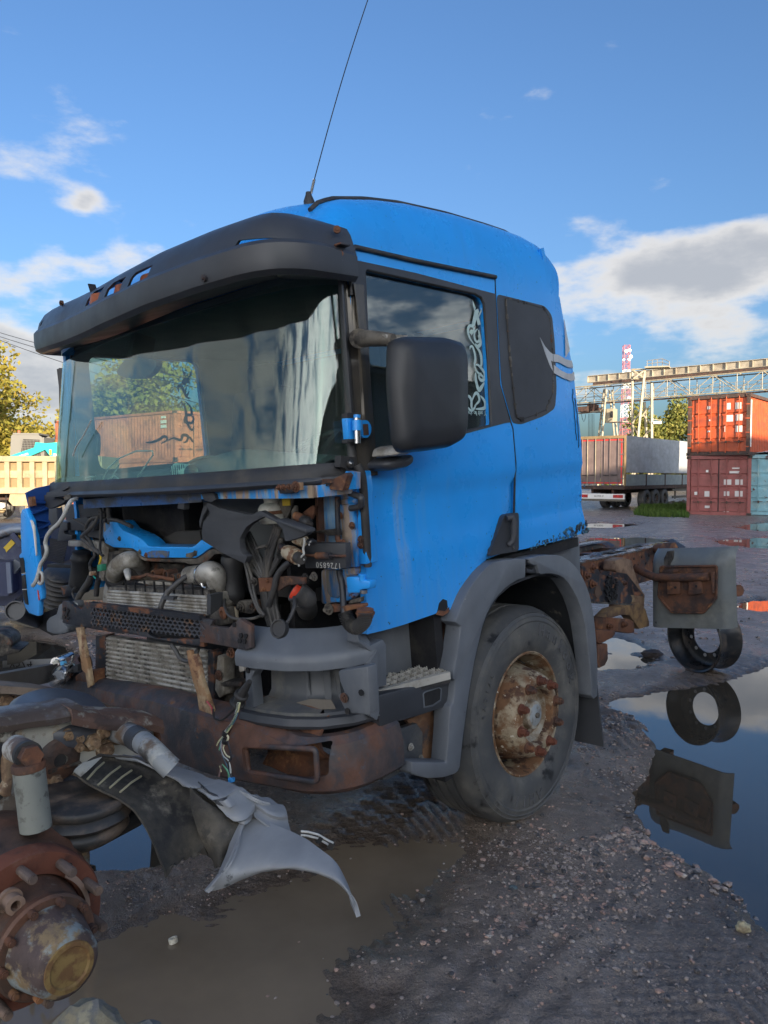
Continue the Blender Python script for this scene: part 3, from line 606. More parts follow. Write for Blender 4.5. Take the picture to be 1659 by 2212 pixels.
# ---------------------------------------------------------------- containers
def container(name,loc,yaw,L,mat,label,group=None,doors=True,marks=(),H=2.59,rods=True):
    t=empty(name,loc,yaw); tag(t,label,'container',group); w=2.44   # local: door end at y=0, length along +y, x across
    fr=B()
    for x in(0,w):
        for y in (0,L): fr.box((x,y,H/2),(.13,.13,H))
        for z in(.07,H-.05): fr.beam((x,.0,z),(x,L,z),.1,.13)
    for y in(0,L):
        for z in(.08,H-.06): fr.beam((0,y,z),(w,y,z),.11,.15)
    fr.build('frame',mat if mat is not M['conO'] else M['conF'],t,0)
    for x in(0,w):
        for y in(0,L):
            for z in(.06,H-.06):
                c=B().box((x,y,z),(.19,.19,.125)).build('corner_casting',M['conF'],t,0)
                if y==0 and doors: B().box((x,-.1,z),(.075,.012,.05)).build('casting_hole',M['dark'],c,0)
    for sx in(0,1):                  # corrugated long sides
        x0=.03 if sx==0 else w-.03; sg=1 if sx==0 else -1; V=[]; y=.08
        pr=[]; 
        while y<L-.08:
            for (dy,dx) in((0,0),(.07,0),(.105,.036),(.175,.036)): pr.append((y+dy,dx))
            y+=.278
        pr=[p for p in pr if p[0]<L-.08]
        V=[(x0+sg*dx,yy,z) for yy,dx in pr for z in(.13,H-.11)]; Fc=[(2*i,2*i+1,2*i+3,2*i+2) for i in range(len(pr)-1)]
        mk('side_panel',V,Fc,mat,t,0)
    B().box((w/2,L/2,H-.03),(w-.1,L-.1,.03)).build('roof_panel',mat,t,0)
    B().box((w/2,L-.03,H/2),(w-.1,.04,H-.2)).build('end_panel',mat,t,0)
    if doors:
        for s in(0,1):
            x0=.09+s*(w/2-.07); dw=w/2-.10; b=B(); xs=(x0,x0+dw)
            zs=[.17,.62,.66,.72,.76,1.14,1.18,1.24,1.28,1.70,1.74,1.80,1.84,H-.15]; ds=[0,0,.03,.03,0,0,.03,.03,0,0,.03,.03,0,0]
            g=[[Vector((x,.035+d,z)) for z,d in zip(zs,ds)] for x in (x0,x0+.06,x0+dw-.06,x0+dw)]
            for r in (0,3):
                for q in g[r]: q.y=.035
            b.sheet(g,.03); b.build('door',mat,t,0)
            for k in(.27,.74):
                xr=x0+dw*k; rb=B(); rb.tube([(xr,-.06,.10),(xr,-.06,H-.08)],.021,8)
                for z in(.2,.75,1.3,1.85,H-.2): rb.box((xr,-.025,z),(.1,.07,.06))
                rb.build('locking_bar',mat,t,30)
                hb=B(); hb.beam((xr-.19,-.07,.56+.02*k),(xr+.19,-.07,.58),.03,.03); hb.box((xr+.02,-.08,.57),(.06,.05,.11)); hb.build('handle',M['conF'],t,0)
            for z in(.35,.95,1.55,2.15):
                B().box((.02 if s==0 else w-.02,-.045,z),(.17,.05,.05)).build('hinge',mat,t,0)
        B().box((w/2,.01,H/2),(.035,.03,H-.32)).build('door_seal',M['dark'],t,0)
        for (x,z,sx,sz,mt_) in marks: B().box((x,.012,z),(sx,.016,sz)).build('sticker',M[mt_],t,0)
    return t
CY=R(-40)
cA=G(1488,1112); 
uL=Vector((13.55,34.2,0)); 
low=container('shipping_container',uL+Vector((-.03,-.03,0)),CY+R(12),6.06,M['conP'],'faded dull red shipping container at the bottom of the two-high stack','shipping containers stacked beside the trailer',
  marks=[(.32,.95,.15,.14,'whitep'),(.76,.93,.2,.24,'paper'),(1.58,1.45,.3,.23,'paper'),(2.03,1.45,.3,.23,'paper'),(1.55,.95,.22,.2,'paper'),(2.03,.95,.31,.24,'paper'),(1.86,1.88,.42,.1,'paper'),(1.9,2.05,.3,.06,'paper'),(.75,1.93,.1,.1,'whitep'),(.78,.36,.2,.11,'paper'),(1.55,.15,.2,.05,'whitep')])
up=container('shipping_container',uL+Vector((0,.05,2.61)),CY,6.06,M['conO'],'bright orange shipping container with white numeral 1, top of the stack','shipping containers stacked beside the trailer',
  marks=[(.80,2.08,.12,.13,'paper'),(.86,1.53,.1,.07,'whitep'),(.83,1.05,.14,.06,'whitep'),(1.63,2.1,.15,.28,'paper'),(2.02,2.1,.24,.28,'paper'),(1.68,1.58,.26,.28,'paper'),(2.06,1.6,.27,.27,'paper'),(2.06,1.12,.27,.27,'paper')])
text('numeral','1',.36,M['whitep'],up,Matrix.Translation((1.5,.002,1.11))@Matrix.Rotation(math.pi/2,4,'X'),.004)
B().box((2.44+.012,.34,1.35),(.012,.17,2.0)).build('white_panel',M['whitep'],up,0)
blu=container('shipping_container',uL+Vector((2.44*math.cos(CY+R(12)),2.44*math.sin(CY+R(12)),0))+Vector((.14,.45,.03)),CY+R(16),6.06,M['conB'],'light blue shipping container with big rust holes in its flaking paint','shipping containers stacked beside the trailer')
# crumpled grey sheet lying on the blue container
g=[[Vector((x,y,.12*mnoise.noise(Vector((x*1.7,y*1.7,2)))+.25*max(0,x-.6)*(1-abs(y-1)*.3))) for y in np.linspace(0,2.2,14)] for x in np.linspace(-.2,2.2,14)]
o=B().sheet(g,.01).build('tarpaulin',M['gtarp'],None,40); o.location=blu.location+Vector((.15,.1,2.72)); o.rotation_euler=(0,0,CY); tag(o,'crumpled pale grey tarpaulin lying on top of the light blue container','tarpaulin')
# far brick-orange stack behind the truck
r0=Vector((-11.1,41.,0)); l0=Vector((-22.3,50.,0)); dv=(l0-r0).normalized(); yaw=math.atan2(-dv.x,dv.y)
for k,(z,lb) in enumerate(((0,'brick red long shipping container at the bottom of the pile behind the dump truck'),(2.6,'brick orange long shipping container on top of the pile behind the dump truck'))):
    c=container('shipping_container',r0+Vector((0,0,z)),yaw,12.19,M['conBrick'],lb,'shipping containers piled behind the dump truck')
    if k:
        # painted data panels near the door end on the long side (facing the yard)
        for (y,zz,sy,sz) in((1.0,2.3,.42,.13),(1.0,2.05,.5,.17),(1.0,1.8,.5,.17)): B().box((.0,y,zz),(.02,sy,sz)).build('data_panel',M['paper'],c,0)
# ---------------------------------------------------------------- wheels for background vehicles
def bg_wheel(name,parent,c,ax,r,w,rimmat,n=28):
    t=B(); ax=Vector(ax).normalized(); c=Vector(c)
    t.lathe([(r*.56,-w*.42),(r*.62,-w*.5),(r*.9,-w*.5),(r*.98,-w*.4),(r,-w*.2),(r,w*.2),(r*.98,w*.4),(r*.9,w*.5),(r*.62,w*.5),(r*.56,w*.42)],c,ax,n); o=t.build(name,M['tyre'],parent,40)
    k=B(); k.lathe([(r*.57,-w*.4),(r*.57,w*.42),(r*.5,w*.44),(r*.47,w*.3),(r*.42,w*.12),(r*.28,w*.16),(r*.24,w*.3),(0,w*.32)],c,ax,n); k.build('rim',rimmat,o,40); return o
# ---------------------------------------------------------------- semi-trailer
def trailer():
    az=R(40.); t=empty('semi_trailer',(11.85,38.,0),-az); tag(t,'long semi-trailer with light grey tarpaulin side and brown rear doors','trailer')
    # local: y forwards along the trailer, x to the right side (0), left is negative
    Wd=2.5; L=13.6; zf=1.22; zt=3.72
    B().box((-Wd/2,L/2,zf-.08),(Wd,L,.16)).build('floor_frame',M['conF'],t,0)
    B().box((-Wd/2,L/2,zt-.02),(Wd,L,.05)).build('roof',M['gtarp'],t,0)
    g=[]
    for y in np.linspace(.06,L,90):
        row=[]
        for z in np.linspace(zf+.66,zt,22):
            k=(z-zf-.66)/(zt-zf-.66); s=math.sin((y*1.9+z*1.6)*1.7+1.5*mnoise.noise(Vector((y*.6,z*.5,1))))
            row.append((.03+.035*math.sin(math.pi*k)*s*(1-.5*k)+.02*mnoise.noise(Vector((y*.9,z*.9,5))),y,z))
        g.append(row)
    B().sheet(g,.01).build('tarpaulin_side',M['gtarp'],t,60)
    for i in range(5):
        y0=.1+i*2.7; B().box((.01,y0+1.31,zf+.31),(.05,2.58,.56)).build('drop_side_board',M['gboard'],t,0); B().box((.02,y0-.02,zf+.3),(.07,.07,.66)).build('stanchion',M['conF'],t,0)
    e=B()
    for i in range(66): e.box((.065,.15+i*.2,zf+.66),(.02,.03,.06))
    e.build('tarpaulin_eyelet',M['conF'],t,0)
    B().beam((.02,.02,zf),(.02,.02,zt),.09,.09).build('corner_post',M['tanD'],t,0); B().beam((-Wd,.02,zf),(-Wd,.02,zt),.09,.09).build('corner_post',M['tanD'],t,0)
    B().beam((-Wd,.0,zt-.06),(0,.0,zt-.06),.08,.14).build('header',M['tanD'],t,0)
    for s in(0,1):
        x0=-Wd+.06+s*(Wd/2-.06); B().box((x0+(Wd/2-.06)/2,.03,(zf+zt)/2),(Wd/2-.09,.04,zt-zf-.2)).build('rear_door',M['doorbrown'],t,0)
        for k in(.18,.42,.78):
            r=B(); r.tube([(x0+1.2*k,-.03,zf+.02),(x0+1.2*k,-.03,zt-.12)],.02,6); r.build('locking_bar',M['craneY'] if (s==0 and k>.2) else M['doorbrown'],t,30)
        for z in(1.75,): 
            for k in(.15,.5): B().beam((x0+1.2*k,-.05,z+.05*k),(x0+1.2*k+.3,-.05,z+.05*k),.04,.03).build('handle',M['dark'],t,0)
    tp=B()
    tp.box((-Wd/2,.004,zt-.2),(Wd-.2,.012,.06)); tp.box((-Wd/2,.004,zf+.16),(Wd-.2,.012,.06)); tp.box((-.15,.004,(zf+zt)/2),(.055,.0125,zt-zf-.34)); tp.box((-Wd+.15,.004,(zf+zt)/2),(.055,.0125,zt-zf-.34)); tp.build('red_tape',M['redtape'],t,0)
    for z in(1.6,2.2,2.8,3.4): B().box((-.14,-.02,z),(.3,.03,.05)).build('hinge',M['doorbrown'],t,0)
    B().box((-Wd/2,.1,.70),(Wd,.1,.26)).build('rear_light_bar',M['whitep'],t,0)
    B().box((-Wd/2,.12,.52),(Wd,.12,.12)).build('rear_bumper',M['greyflap'],t,0)
    for x in(-.32,-Wd+.32):
        l=B().box((x,.035,.71),(.5,.03,.15)).build('tail_lamp',M['lampred'],t,0); B().prism([(x-.08,.015,.655),(x+.08,.015,.655),(x,.015,.78)],(0,-.01,0)).build('reflector',M['redtape'],l,0)
    p=B().box((-1.32,.035,.71),(.52,.02,.13)).build('number_plate',M['whitep'],t,0)
    text('plate_text','AA 0745 47',.105,M['dark'],p,Matrix.Translation((-1.32,.021,.71))@Matrix.Rotation(math.pi/2,4,'X'),.002)
    for y in(3.1,4.4,5.7):
        for x in(-.2,-Wd+.2): bg_wheel('wheel',t,(x,y,.52),(1 if x>-1 else -1,0,0),.52,.36,M['grime'])
    for x in(-.7,-1.8): B().beam((x,.3,1.0),(x,L,1.0),.12,.3).build('chassis_beam',M['conF'],t,0)
    for z in(.55,.95): B().beam((0,6.7,z),(0,9.6,z),.05,.12).build('side_guard_rail',M['greyflap'],t,0)
    for y in(7.2,9.2): B().beam((-.02,y,.45),(-.02,y,1.1),.05,.08).build('side_guard_post',M['greyflap'],t,0)
    return t
trailer()
# ---------------------------------------------------------------- tan dump truck with its load
def dump():
    y0=28.; k=y0/1662.
    t=empty('dump_truck',((0-829.5)*k,y0,0),R(4)); tag(t,'dusty tan dump truck with a ribbed steel body standing at left','truck')
    zt,zb=2.43,1.07; L0,L1=-3.4,3.6
    B().box((0,.14,(zt+zb)/2),(L1-L0,.05,zt-zb)).build('body_side',M['tanD'],t,0); B().box(((L0+L1)/2,2.35,(zt+zb)/2),(L1-L0,.05,zt-zb)).build('body_side',M['tanD'],t,0)
    B().box(((L0+L1)/2,1.2,zb+.1),(L1-L0,2.3,.08)).build('body_floor',M['tanD'],t,0)
    B().beam((L0,.03,zt-.1),(L1,.03,zt-.1),.28,.2).build('top_rail',M['tan'],t,0); B().beam((L0,.03,zb+.11),(L1,.03,zb+.11),.28,.22).build('bottom_rail',M['tan'],t,0)
    x=L0+.12; 
    while x<L1:
        B().box((x,.03,(zt+zb)/2),(.17,.22,zt-zb-.4),None,.02).build('rib',M['tan'],t,0)
        B().box((x+.22,.09,(zt+zb)/2+.02),(.27,.1,.26)).build('stake_pocket',M['tan'],t,0); x+=.445
    for xx in(L0,L1): B().box((xx,1.2,(zt+zb)/2),(.06,2.3,zt-zb)).build('body_end',M['tan'],t,0)
    B().box((-.05,1.2,.93),(6.4,.8,.24)).build('chassis',M['conF'],t,0)
    B().prism([(.35,-.0,1.05),(1.7,0,1.05),(1.9,0,.75),(1.0,0,.62),(.45,0,.62),(.3,0,.8)],(0,.35,0)).build('mudguard',M['tan'],t,0)
    for xw in(-2.2,-.9,1.15):
        for yy,sd in((.2,-1),(2.2,1)): bg_wheel('wheel',t,(xw,yy,.52),(0,sd,0),.52,.34,M['tan'])
    st=B()
    for xx in(-.2,.25): st.tube([(xx,-.1,1.0),(xx,-.1,.3)],.018,6)
    for z in(.35,.55,.8): st.tube([(-.2,-.1,z),(.25,-.1,z)],.018,6)
    st.build('step_ladder',M['dark'],t,30)
    B().cyl((.05,-.05,.62),(.05,.3,.62),.12,14).build('air_tank',M['whitep'],t,40)
    cb=B().box((-4.6,1.2,1.55),(2.0,2.3,2.1),None,.12).build('cab',M['tan'],t,30); B().box((-4.6,.03,2.0),(1.1,.03,.75)).build('window',M['glasss'],cb,0); B().box((-5.62,1.2,2.0),(.03,1.9,.8)).build('window',M['glasss'],cb,0)
    bg_wheel('wheel',t,(-4.9,.2,.52),(0,-1,0),.52,.34,M['tan']); bg_wheel('wheel',t,(-4.9,2.2,.52),(0,1,0),.52,.34,M['tan'])
    # compact loader standing in the body
    q=empty('compact_loader',t.location+Vector((-.16,1.15,zb+.15)),R(4)); tag(q,'teal compact loader with a grey cab, riding in the dump truck','loader')
    cabp=[(-.05,0,.55),(.05,0,2.0),(.2,0,2.12),(1.0,0,2.08),(1.2,0,1.95),(1.28,0,.6)]
    b=B().prism([(x,.0,z) for x,_,z in cabp],(0,.06,0)); b.prism([(x,1.,z) for x,_,z in cabp],(0,.06,0)); b.box((.6,.53,2.08),(.95,1.1,.06)); b.box((1.24,.53,1.3),(.05,1.1,1.3)); o=b.build('cab',M['cabg'],q,0)
    B().prism([(.34,-.006,1.0),(.5,-.006,1.88),(1.1,-.006,1.86),(1.14,-.006,1.0)],(0,-.012,0)).build('side_window',M['dark'],o,0)
    gr=B()
    for i in range(12): gr.beam((.42+.06*i,-.03,1.05),(.52+.052*i,-.03,1.85),.008,.012)
    for i in range(9): gr.beam((.38,-.03,1.1+.09*i),(1.12,-.03,1.1+.09*i),.008,.012)
    gr.build('window_grille',M['cabg'],o,0)
    B().prism([(-.02,.1,.9),(.1,.1,1.95),(.1,.95,1.95),(-.02,.95,.9)],(.02,0,0)).build('windscreen',M['glasss'],o,0)
    B().cyl((.15,.5,2.14),(.15,.5,2.24),.06,10).build('beacon',M['amber'],o,40)
    arm=[(x,y,z+.36) for x,y,z in [(-.45,-.16,.5),(-.2,-.16,.78),(.1,-.16,.9),(.95,-.16,1.2),(1.0,-.16,1.4),(1.4,-.16,1.36),(2.3,-.16,1.45),(2.35,-.16,.35),(1.95,-.16,.3),(1.35,-.16,1.12),(.8,-.16,.88),(.55,-.16,.72),(.2,-.16,.72),(-.1,-.16,.62),(-.3,-.16,.4)]]
    ar=B().prism(arm,(0,.12,0)).build('lift_arm',M['teal'],q,0); ar2=B().prism([(x,1.1,z) for x,_,z in arm],(0,.12,0)).build('lift_arm',M['teal'],q,0)
    text('arm_lettering','umentum',.17,M['whitep'],ar,Matrix.Translation((.42,-.165,1.24))@Matrix.Rotation(R(-18),4,'Y')@Matrix.Rotation(math.pi/2,4,'X'),.004)
    B().box((1.0,.53,.45),(2.4,1.0,.5),None,.05).build('body',M['cabg'],q,0); B().box((1.75,-.18,1.2),(.2,.02,.25)).build('label',M['whitep'],q,0); B().box((1.55,-.18,1.38),(.08,.02,.2)).build('label',M['yellow'],q,0)
    for x in(.1,1.7):
        for yy,s in((-.02,-1),(1.1,1)): bg_wheel('wheel',q,(x,yy,.28),(0,s,0),.3,.22,M['teal'],18)
    B().prism([(-.5,-.2,.1),(-.5,-.2,.6),(-1.0,-.2,.15)],(0,1.5,0)).build('bucket',M['teal'],q,0)
dump()
# ---------------------------------------------------------------- gantry crane, mast, wires
def lattice(b,p,q,up,h,n,r,rd,w=0):
    p,q=Vector(p),Vector(q); up=Vector(up); b.tube([p,q],r,6); b.tube([p+up*h,q+up*h],r,6)
    for i in range(n+1):
        a=p.lerp(q,i/n); b.tube([a,a+up*h],rd,5)
        if i<n:
            c=p.lerp(q,(i+1)/n)
            if i%2: b.tube([a,c+up*h],rd,5)
            else: b.tube([a+up*h,c],rd,5)
def crane():
    t=empty('gantry_crane',(24,77,0)); o0=Vector(t.location); tag(t,'pale yellow gantry crane with a lattice bridge above the trailer','crane')
    p0=Vector((21.1,80.,0))-o0; p1=Vector((46.,56.7,0))-o0; d=(p1-p0).normalized(); s=Vector((-d.y,d.x,0))
    if s.y>0: s=-s                       # towards the yard
    Ln=(p1-p0).length; zg=11.4
    gd=B(); gd.beam(p0+Vector((0,0,zg+.35)),p1+Vector((0,0,zg+.35)),.06,.62); gd.beam(p0+Vector((0,0,zg+.68)),p1+Vector((0,0,zg+.68)),.34,.05); gd.beam(p0+Vector((0,0,zg+.02)),p1+Vector((0,0,zg+.02)),.34,.05); gd.build('plate_girder',M['craneG'],t,0)
    B().beam(p0+d*.6+Vector((0,0,zg-.2)),p1+Vector((0,0,zg-.2)),.3,.3).build('runway_rail',M['conF'],t,0)
    k=0.
    while k<Ln: B().box(p0+d*k+s*.1+Vector((0,0,zg+.35)),(.05,.16,.6),Mz(math.atan2(d.y,d.x))).build('stiffener',M['craneG'],t,0); k+=1.15
    f=(p0-d*4); e=p1
    for sd,nm in((.9,'truss'),(-.9,'truss')):
        b=B(); lattice(b,f+s*sd+Vector((0,0,9.3)),e+s*sd+Vector((0,0,9.3)),(0,0,1),1.65,18,.065,.042); b.build(nm,M['craneY'],t,30)
    b=B()
    for i in range(19):
        a=f.lerp(e,i/18); b.tube([a+s*.9+Vector((0,0,10.95)),a-s*.9+Vector((0,0,10.95))],.04,5); b.tube([a+s*.9+Vector((0,0,9.3)),a-s*.9+Vector((0,0,9.3))],.04,5)
        if i%3==0: b.tube([a+Vector((0,0,10.95)),a+Vector((0,0,zg))],.06,5)
    b.build('cross_member',M['craneY'],t,30)
    b=B()
    for z in(9.75,10.1): b.tube([f+s*1.25+Vector((0,0,z)),e+s*1.25+Vector((0,0,z))],.018,4); b.tube([f-s*1.25+Vector((0,0,z)),e-s*1.25+Vector((0,0,z))],.018,4)
    for i in range(37): a=f.lerp(e,i/36); b.tube([a+s*1.25+Vector((0,0,9.3)),a+s*1.25+Vector((0,0,10.1))],.018,4)
    b.build('walkway_railing',M['craneG'],t,30)
    B().beam(f+Vector((0,0,9.2)),e+Vector((0,0,9.2)),.1,.14).build('lower_rail',M['conF'],t,0)
    # portal legs: pixel rays at the crane's distance
    def a(u,v,y): return A(u,v,y)-o0
    b=B()
    for (u0,v0,u1,v1,y) in((1305,840,1279,1064,78.5),(1310,842,1290,1064,77.5)): b.beam(a(u0,v0,y),a(u1,v1,y),.15,.15)
    P=[a(1305,842,78.5).lerp(a(1279,1064,78.5),i/12) for i in range(13)]; Q=[a(1310,842,77.5).lerp(a(1290,1064,77.5),i/12) for i in range(13)]
    for i in range(12): b.tube([P[i],Q[i+1]],.05,5); b.tube([P[i],Q[i]],.05,5)
    b.build('lattice_leg',M['craneY'],t,0)
    b=B()
    for (u0,v0,u1,v1,y) in((1316,842,1341,1064,79.),(1322,842,1349,1064,78.)): b.beam(a(u0,v0,y),a(u1,v1,y),.14,.14)
    b.build('lattice_leg',M['craneY'],t,0)
    for (u0,v0,u1,v1,y) in((1366,797,1366,1064,73.),(1393,797,1366,1064,72.),(1392,868,1404,1064,72.5),(1408,828,1408,1064,71.5)):
        B().beam(a(u0,v0,y),a(u1,v1,y),.2,.2).build('portal_leg',M['craneY'],t,0)
    b=B()
    for (u0,v0,u1,v1,y) in((1366,915,1386,886,72.5),(1386,900,1408,872,72),(1366,918,1382,945,72.5),(1388,895,1408,918,72),(1390,945,1408,925,72),(1368,800,1392,818,72),(1392,800,1368,818,72),(1366,798,1393,798,72.4),(1366,818,1393,818,72.4)): b.tube([a(u0,v0,y),a(u1,v1,y)],.075,5)
    b.build('leg_brace',M['craneY'],t,30)
    cb=B().box(a(1318,898,78)+Vector((0,0,0)),(1.1,1.0,1.35),Mz(R(-40)),.05).build('driver_cab',M['craneY'],t,0)
    B().box(a(1322,895,77.2),(.1,.5,.6),Mz(R(-40))).build('window',M['dark'],cb,0)
    B().beam(a(1316,913,78),a(1352,911,76),.9,.08).build('platform',M['craneG'],t,0)
    tr=B()
    for (u,v,sx,sy,sz) in((1262,884,1.2,.9,.5),(1281,882,.9,.8,.7),(1290,886,.6,.7,.5),(1272,887,.5,1.2,.4)): tr.box(a(u,v,79.5),(sx,sy,sz),Mz(R(-43)))
    tr.build('hoist_trolley',M['conF'],t,0)
    B().beam(a(1250,893,81),a(1300,888,78),.5,.12).build('trolley_deck',M['craneG'],t,0)
    for i,u in enumerate((1271,1274,1277,1280,1283)): B().tube([a(u,894,79.5),a(u,1060,79.5)],.018,4).build('hoist_rope',M['dark'],t,0)
    B().tube([a(1256,894,80),a(1258,905,80),a(1261,911,80),a(1264,905,80),a(1265,895,80)],.025,5).build('festoon_cable',M['dark'],t,30)
    b=B()
    for (u0,v0,u1,v1) in((1398,779,1431,775),(1398,786,1431,782),(1431,775,1446,781),(1431,783,1446,788)): b.tube([a(u0,v0,72),a(u1,v1,71)],.03,4)
    for u,v0,v1 in((1398,779,794),(1409,778,794),(1420,777,792),(1431,775,792),(1446,781,795)): b.tube([a(u,v0,72),a(u,v1,72)],.03,4)
    b.build('platform_railing',M['craneG'],t,30); B().beam(a(1395,795,72),a(1447,793,71),1.3,.12).build('top_platform',M['craneY'],t,0)
    fl=B().box(a(1420,913,71.3),(.75,.35,.22),Mz(R(-20))).build('floodlight',M['whitep'],t,0); B().beam(a(1408,905,71.5),a(1428,908,71.3),.06,.06).build('floodlight_arm',M['craneY'],t,0)
crane()
def mast():
    y=200.; b0=A(1349,1050,y); t=empty('radio_mast',(b0.x,y,0)); tag(t,'tall red and white lattice radio mast beyond the gantry crane','mast')
    bands=[(0,14,'redp'),(14,17.,'redp'),(17,20.4,'whitep'),(20.4,24.4,'redp'),(24.4,29.3,'whitep'),(29.3,35.6,'redp')]
    wd=lambda z: 2.9-1.45*min(1,z/28.)
    for z0,z1,m in bands:
        b=B(); n=max(2,int((z1-z0)/1.4))
        for sx,sy in((-1,-1),(1,-1),(1,1),(-1,1)): b.tube([(sx*wd(z0)/2,sy*wd(z0)/2,z0),(sx*wd(z1)/2,sy*wd(z1)/2,z1)],.065,5)
        for i in range(n):
            za=z0+(z1-z0)*i/n; zb=z0+(z1-z0)*(i+1)/n; wa,wb=wd(za)/2,wd(zb)/2
            for (ax,ay,bx,by) in((-1,-1,1,-1),(1,-1,1,1),(1,1,-1,1),(-1,1,-1,-1)):
                b.tube([(ax*wa,ay*wa,za),(bx*wb,by*wb,zb)],.035,4); b.tube([(bx*wa,by*wa,za),(ax*wb,ay*wb,zb)],.035,4); b.tube([(ax*wb,ay*wb,zb),(bx*wb,by*wb,zb)],.035,4)
        b.build('mast_section',M[m],t,0)
    for (x,z,r) in((-.3,34.,.42),(.6,34.2,.4),(.9,32.6,.45),(-.9,31.8,.3),(.5,31.9,.4),(.7,26,.6),(-.5,25.5,.6),(.6,22,.5)): B().cyl((x,-.9,z),(x,-.6,z),r,14).build('dish_antenna',M['whitep'],t,40)
    for x in(-.9,.9): B().box((x,-.5,28.),(.3,.2,2.4)).build('panel_antenna',M['whitep'],t,0)
mast()
for (pa,pb) in(((-30,722,0),(140,775,0)),((-30,716,0),(135,758,0)),((-30,708,0),(140,748,0))):
    P0=A(pa[0],pa[1],60); P1=A(pb[0],pb[1],52); dd=(P1-P0); P0=P0-dd*1.5; P1=P1+dd*3
    pts=[P0.lerp(P1,i/30)-Vector((0,0,1.2*(1-(2*i/30-1)**2)-.9)) for i in range(31)]
    o=B().tube(pts,.022,5).build('power_line',M['dark'],None,30); tag(o,{722:'lowest of the three thin power lines crossing the sky left of the visor',716:'middle one of the three thin power lines crossing the sky left of the visor',708:'uppermost of the three thin power lines crossing the sky left of the visor'}[pa[1]],'power line','overhead power lines at left')
# ---------------------------------------------------------------- trees
def leaves(n,blobs,size,g,mat,name,parent,drop=0.):
    bl=np.array(blobs); w=bl[:,3]*bl[:,4]*bl[:,5]; idx=g.choice(len(bl),n,p=w/w.sum()); u=g.normal(size=(n,3)); u/=np.linalg.norm(u,axis=1)[:,None]; rr=g.random(n)**.42
    P=bl[idx,:3]+u*rr[:,None]*bl[idx,3:6]; d1=g.normal(size=(n,3)); d1/=np.linalg.norm(d1,axis=1)[:,None]; d2=np.cross(d1,g.normal(size=(n,3))); d2/=np.linalg.norm(d2,axis=1)[:,None]+1e-9
    s=size*(.55+.9*g.random(n))[:,None]; V=np.stack([P-d1*s,P-d2*s*.55,P+d1*s,P+d2*s*.55],1).reshape(-1,3); Fc=np.arange(4*n).reshape(-1,4)
    me=bpy.data.meshes.new(name); me.vertices.add(4*n); me.vertices.foreach_set('co',V.ravel()); me.loops.add(4*n); me.loops.foreach_set('vertex_index',Fc.ravel()); me.polygons.add(n); me.polygons.foreach_set('loop_start',np.arange(n)*4); me.update(calc_edges=True); me.materials.append(mat)
    o=bpy.data.objects.new(name,me); COL.objects.link(o); o.parent=parent; return o
def tree(loc,h,rw,n,size,mat,label,group,seed,base=.25,dens_=9,col=False):
    g=np.random.default_rng(seed); t=empty('tree' if not col else 'poplar_tree',loc); tag(t,label,'tree',group); tr=B()
    lean=g.normal(size=2)*.03*h; top=Vector((lean[0],lean[1],h*.86)); ax=[Vector((0,0,-.3)).lerp(top,i/8)+Vector((*(g.normal(size=2)*.02*h),0))*(i>0) for i in range(9)]
    tr.tube(ax,[.028*h*(1-.11*i) for i in range(9)],7); blobs=[]
    nb=dens_*2 if not col else 14
    for i in range(nb):
        k=base+(1-base)*(i+.5)/nb; a=g.random()*6.28; wid=rw*(math.sin(math.pi*min(1,max(.12,(k-base)/(1-base)*.86+.14)))**.6) if not col else rw*(1-.75*abs(k-.45)/.55)
        p0=Vector((0,0,0)).lerp(top,min(.98,k*.9)); r=wid*(.45+.5*g.random()); p1=p0+Vector((math.cos(a)*r,math.sin(a)*r,h*(.03+.07*g.random())))
        tr.tube([p0,p0.lerp(p1,.5)+Vector((0,0,.02*h)),p1],[.011*h*(1.1-k),.007*h*(1.1-k),.003*h],5)
        br=rw*(.26+.2*g.random())*(1 if not col else .75); blobs.append((p1.x,p1.y,p1.z,br,br,br*(.8 if not col else 1.9)))
        blobs.append((*(p0.lerp(p1,.6)+Vector((*(g.normal(size=3)*.12*rw),))),br*.8,br*.8,br*.7))
    blobs.append((top.x,top.y,h*.93,rw*.28,rw*.28,h*.09)); tr.build('trunk',M['bark'],t,40); leaves(n,blobs,size,g,mat,'crown',t)
    return t
GL='trees behind the dump truck and containers at left'
tree((-26.5,46,0),12.2,4.2,6500,.17,M['leafY'],'tall yellow-green tree at the left edge, nearest the dump truck',GL,21)
tree((-28.5,58,0),9.8,4.4,6500,.18,M['leafY'],'airy yellowing tree with thin top twigs left of the cab',GL,22)
tree((-22.5,62,0),9.2,3.6,5200,.18,M['leafY'],'small yellowing tree just left of the windscreen edge',GL,23)
tree((-33,52,0),8.,4.,5000,.2,M['leafG'],'bushy green tree low at the left edge',GL,24,.08)
tree((-27,53,0),6.2,4.,5200,.17,M['leafY'],'low bright bush behind the teal loader',GL,25,.03)
tree((-15.5,52,0),12.3,5.,7500,.2,M['leafY'],'broad yellow-green tree seen through the cab above the brick orange container',GL,26)
tree((-10.,56,0),9.4,4.,5000,.2,M['leafY'],'lower yellow-green tree seen through the cab at right of the broad one',GL,27)
GR='trees behind the gantry crane'
tree((30.,92,0),10.6,3.6,5200,.22,M['leafG'],'green tree behind the crane portal legs, leftmost of the group',GR,31,.1)
tree((35.5,94,0),11.8,4.4,7000,.22,M['leafG'],'tall green tree just right of the crane portal legs',GR,32,.1)
tree((40.2,90,0),11.0,4.,6500,.22,M['leafG'],'green tree directly left of the orange container',GR,33,.1)
tree((47.,95,0),9.5,4.5,4000,.25,M['leafG'],'green tree hidden behind the container stack',GR,34,.1)
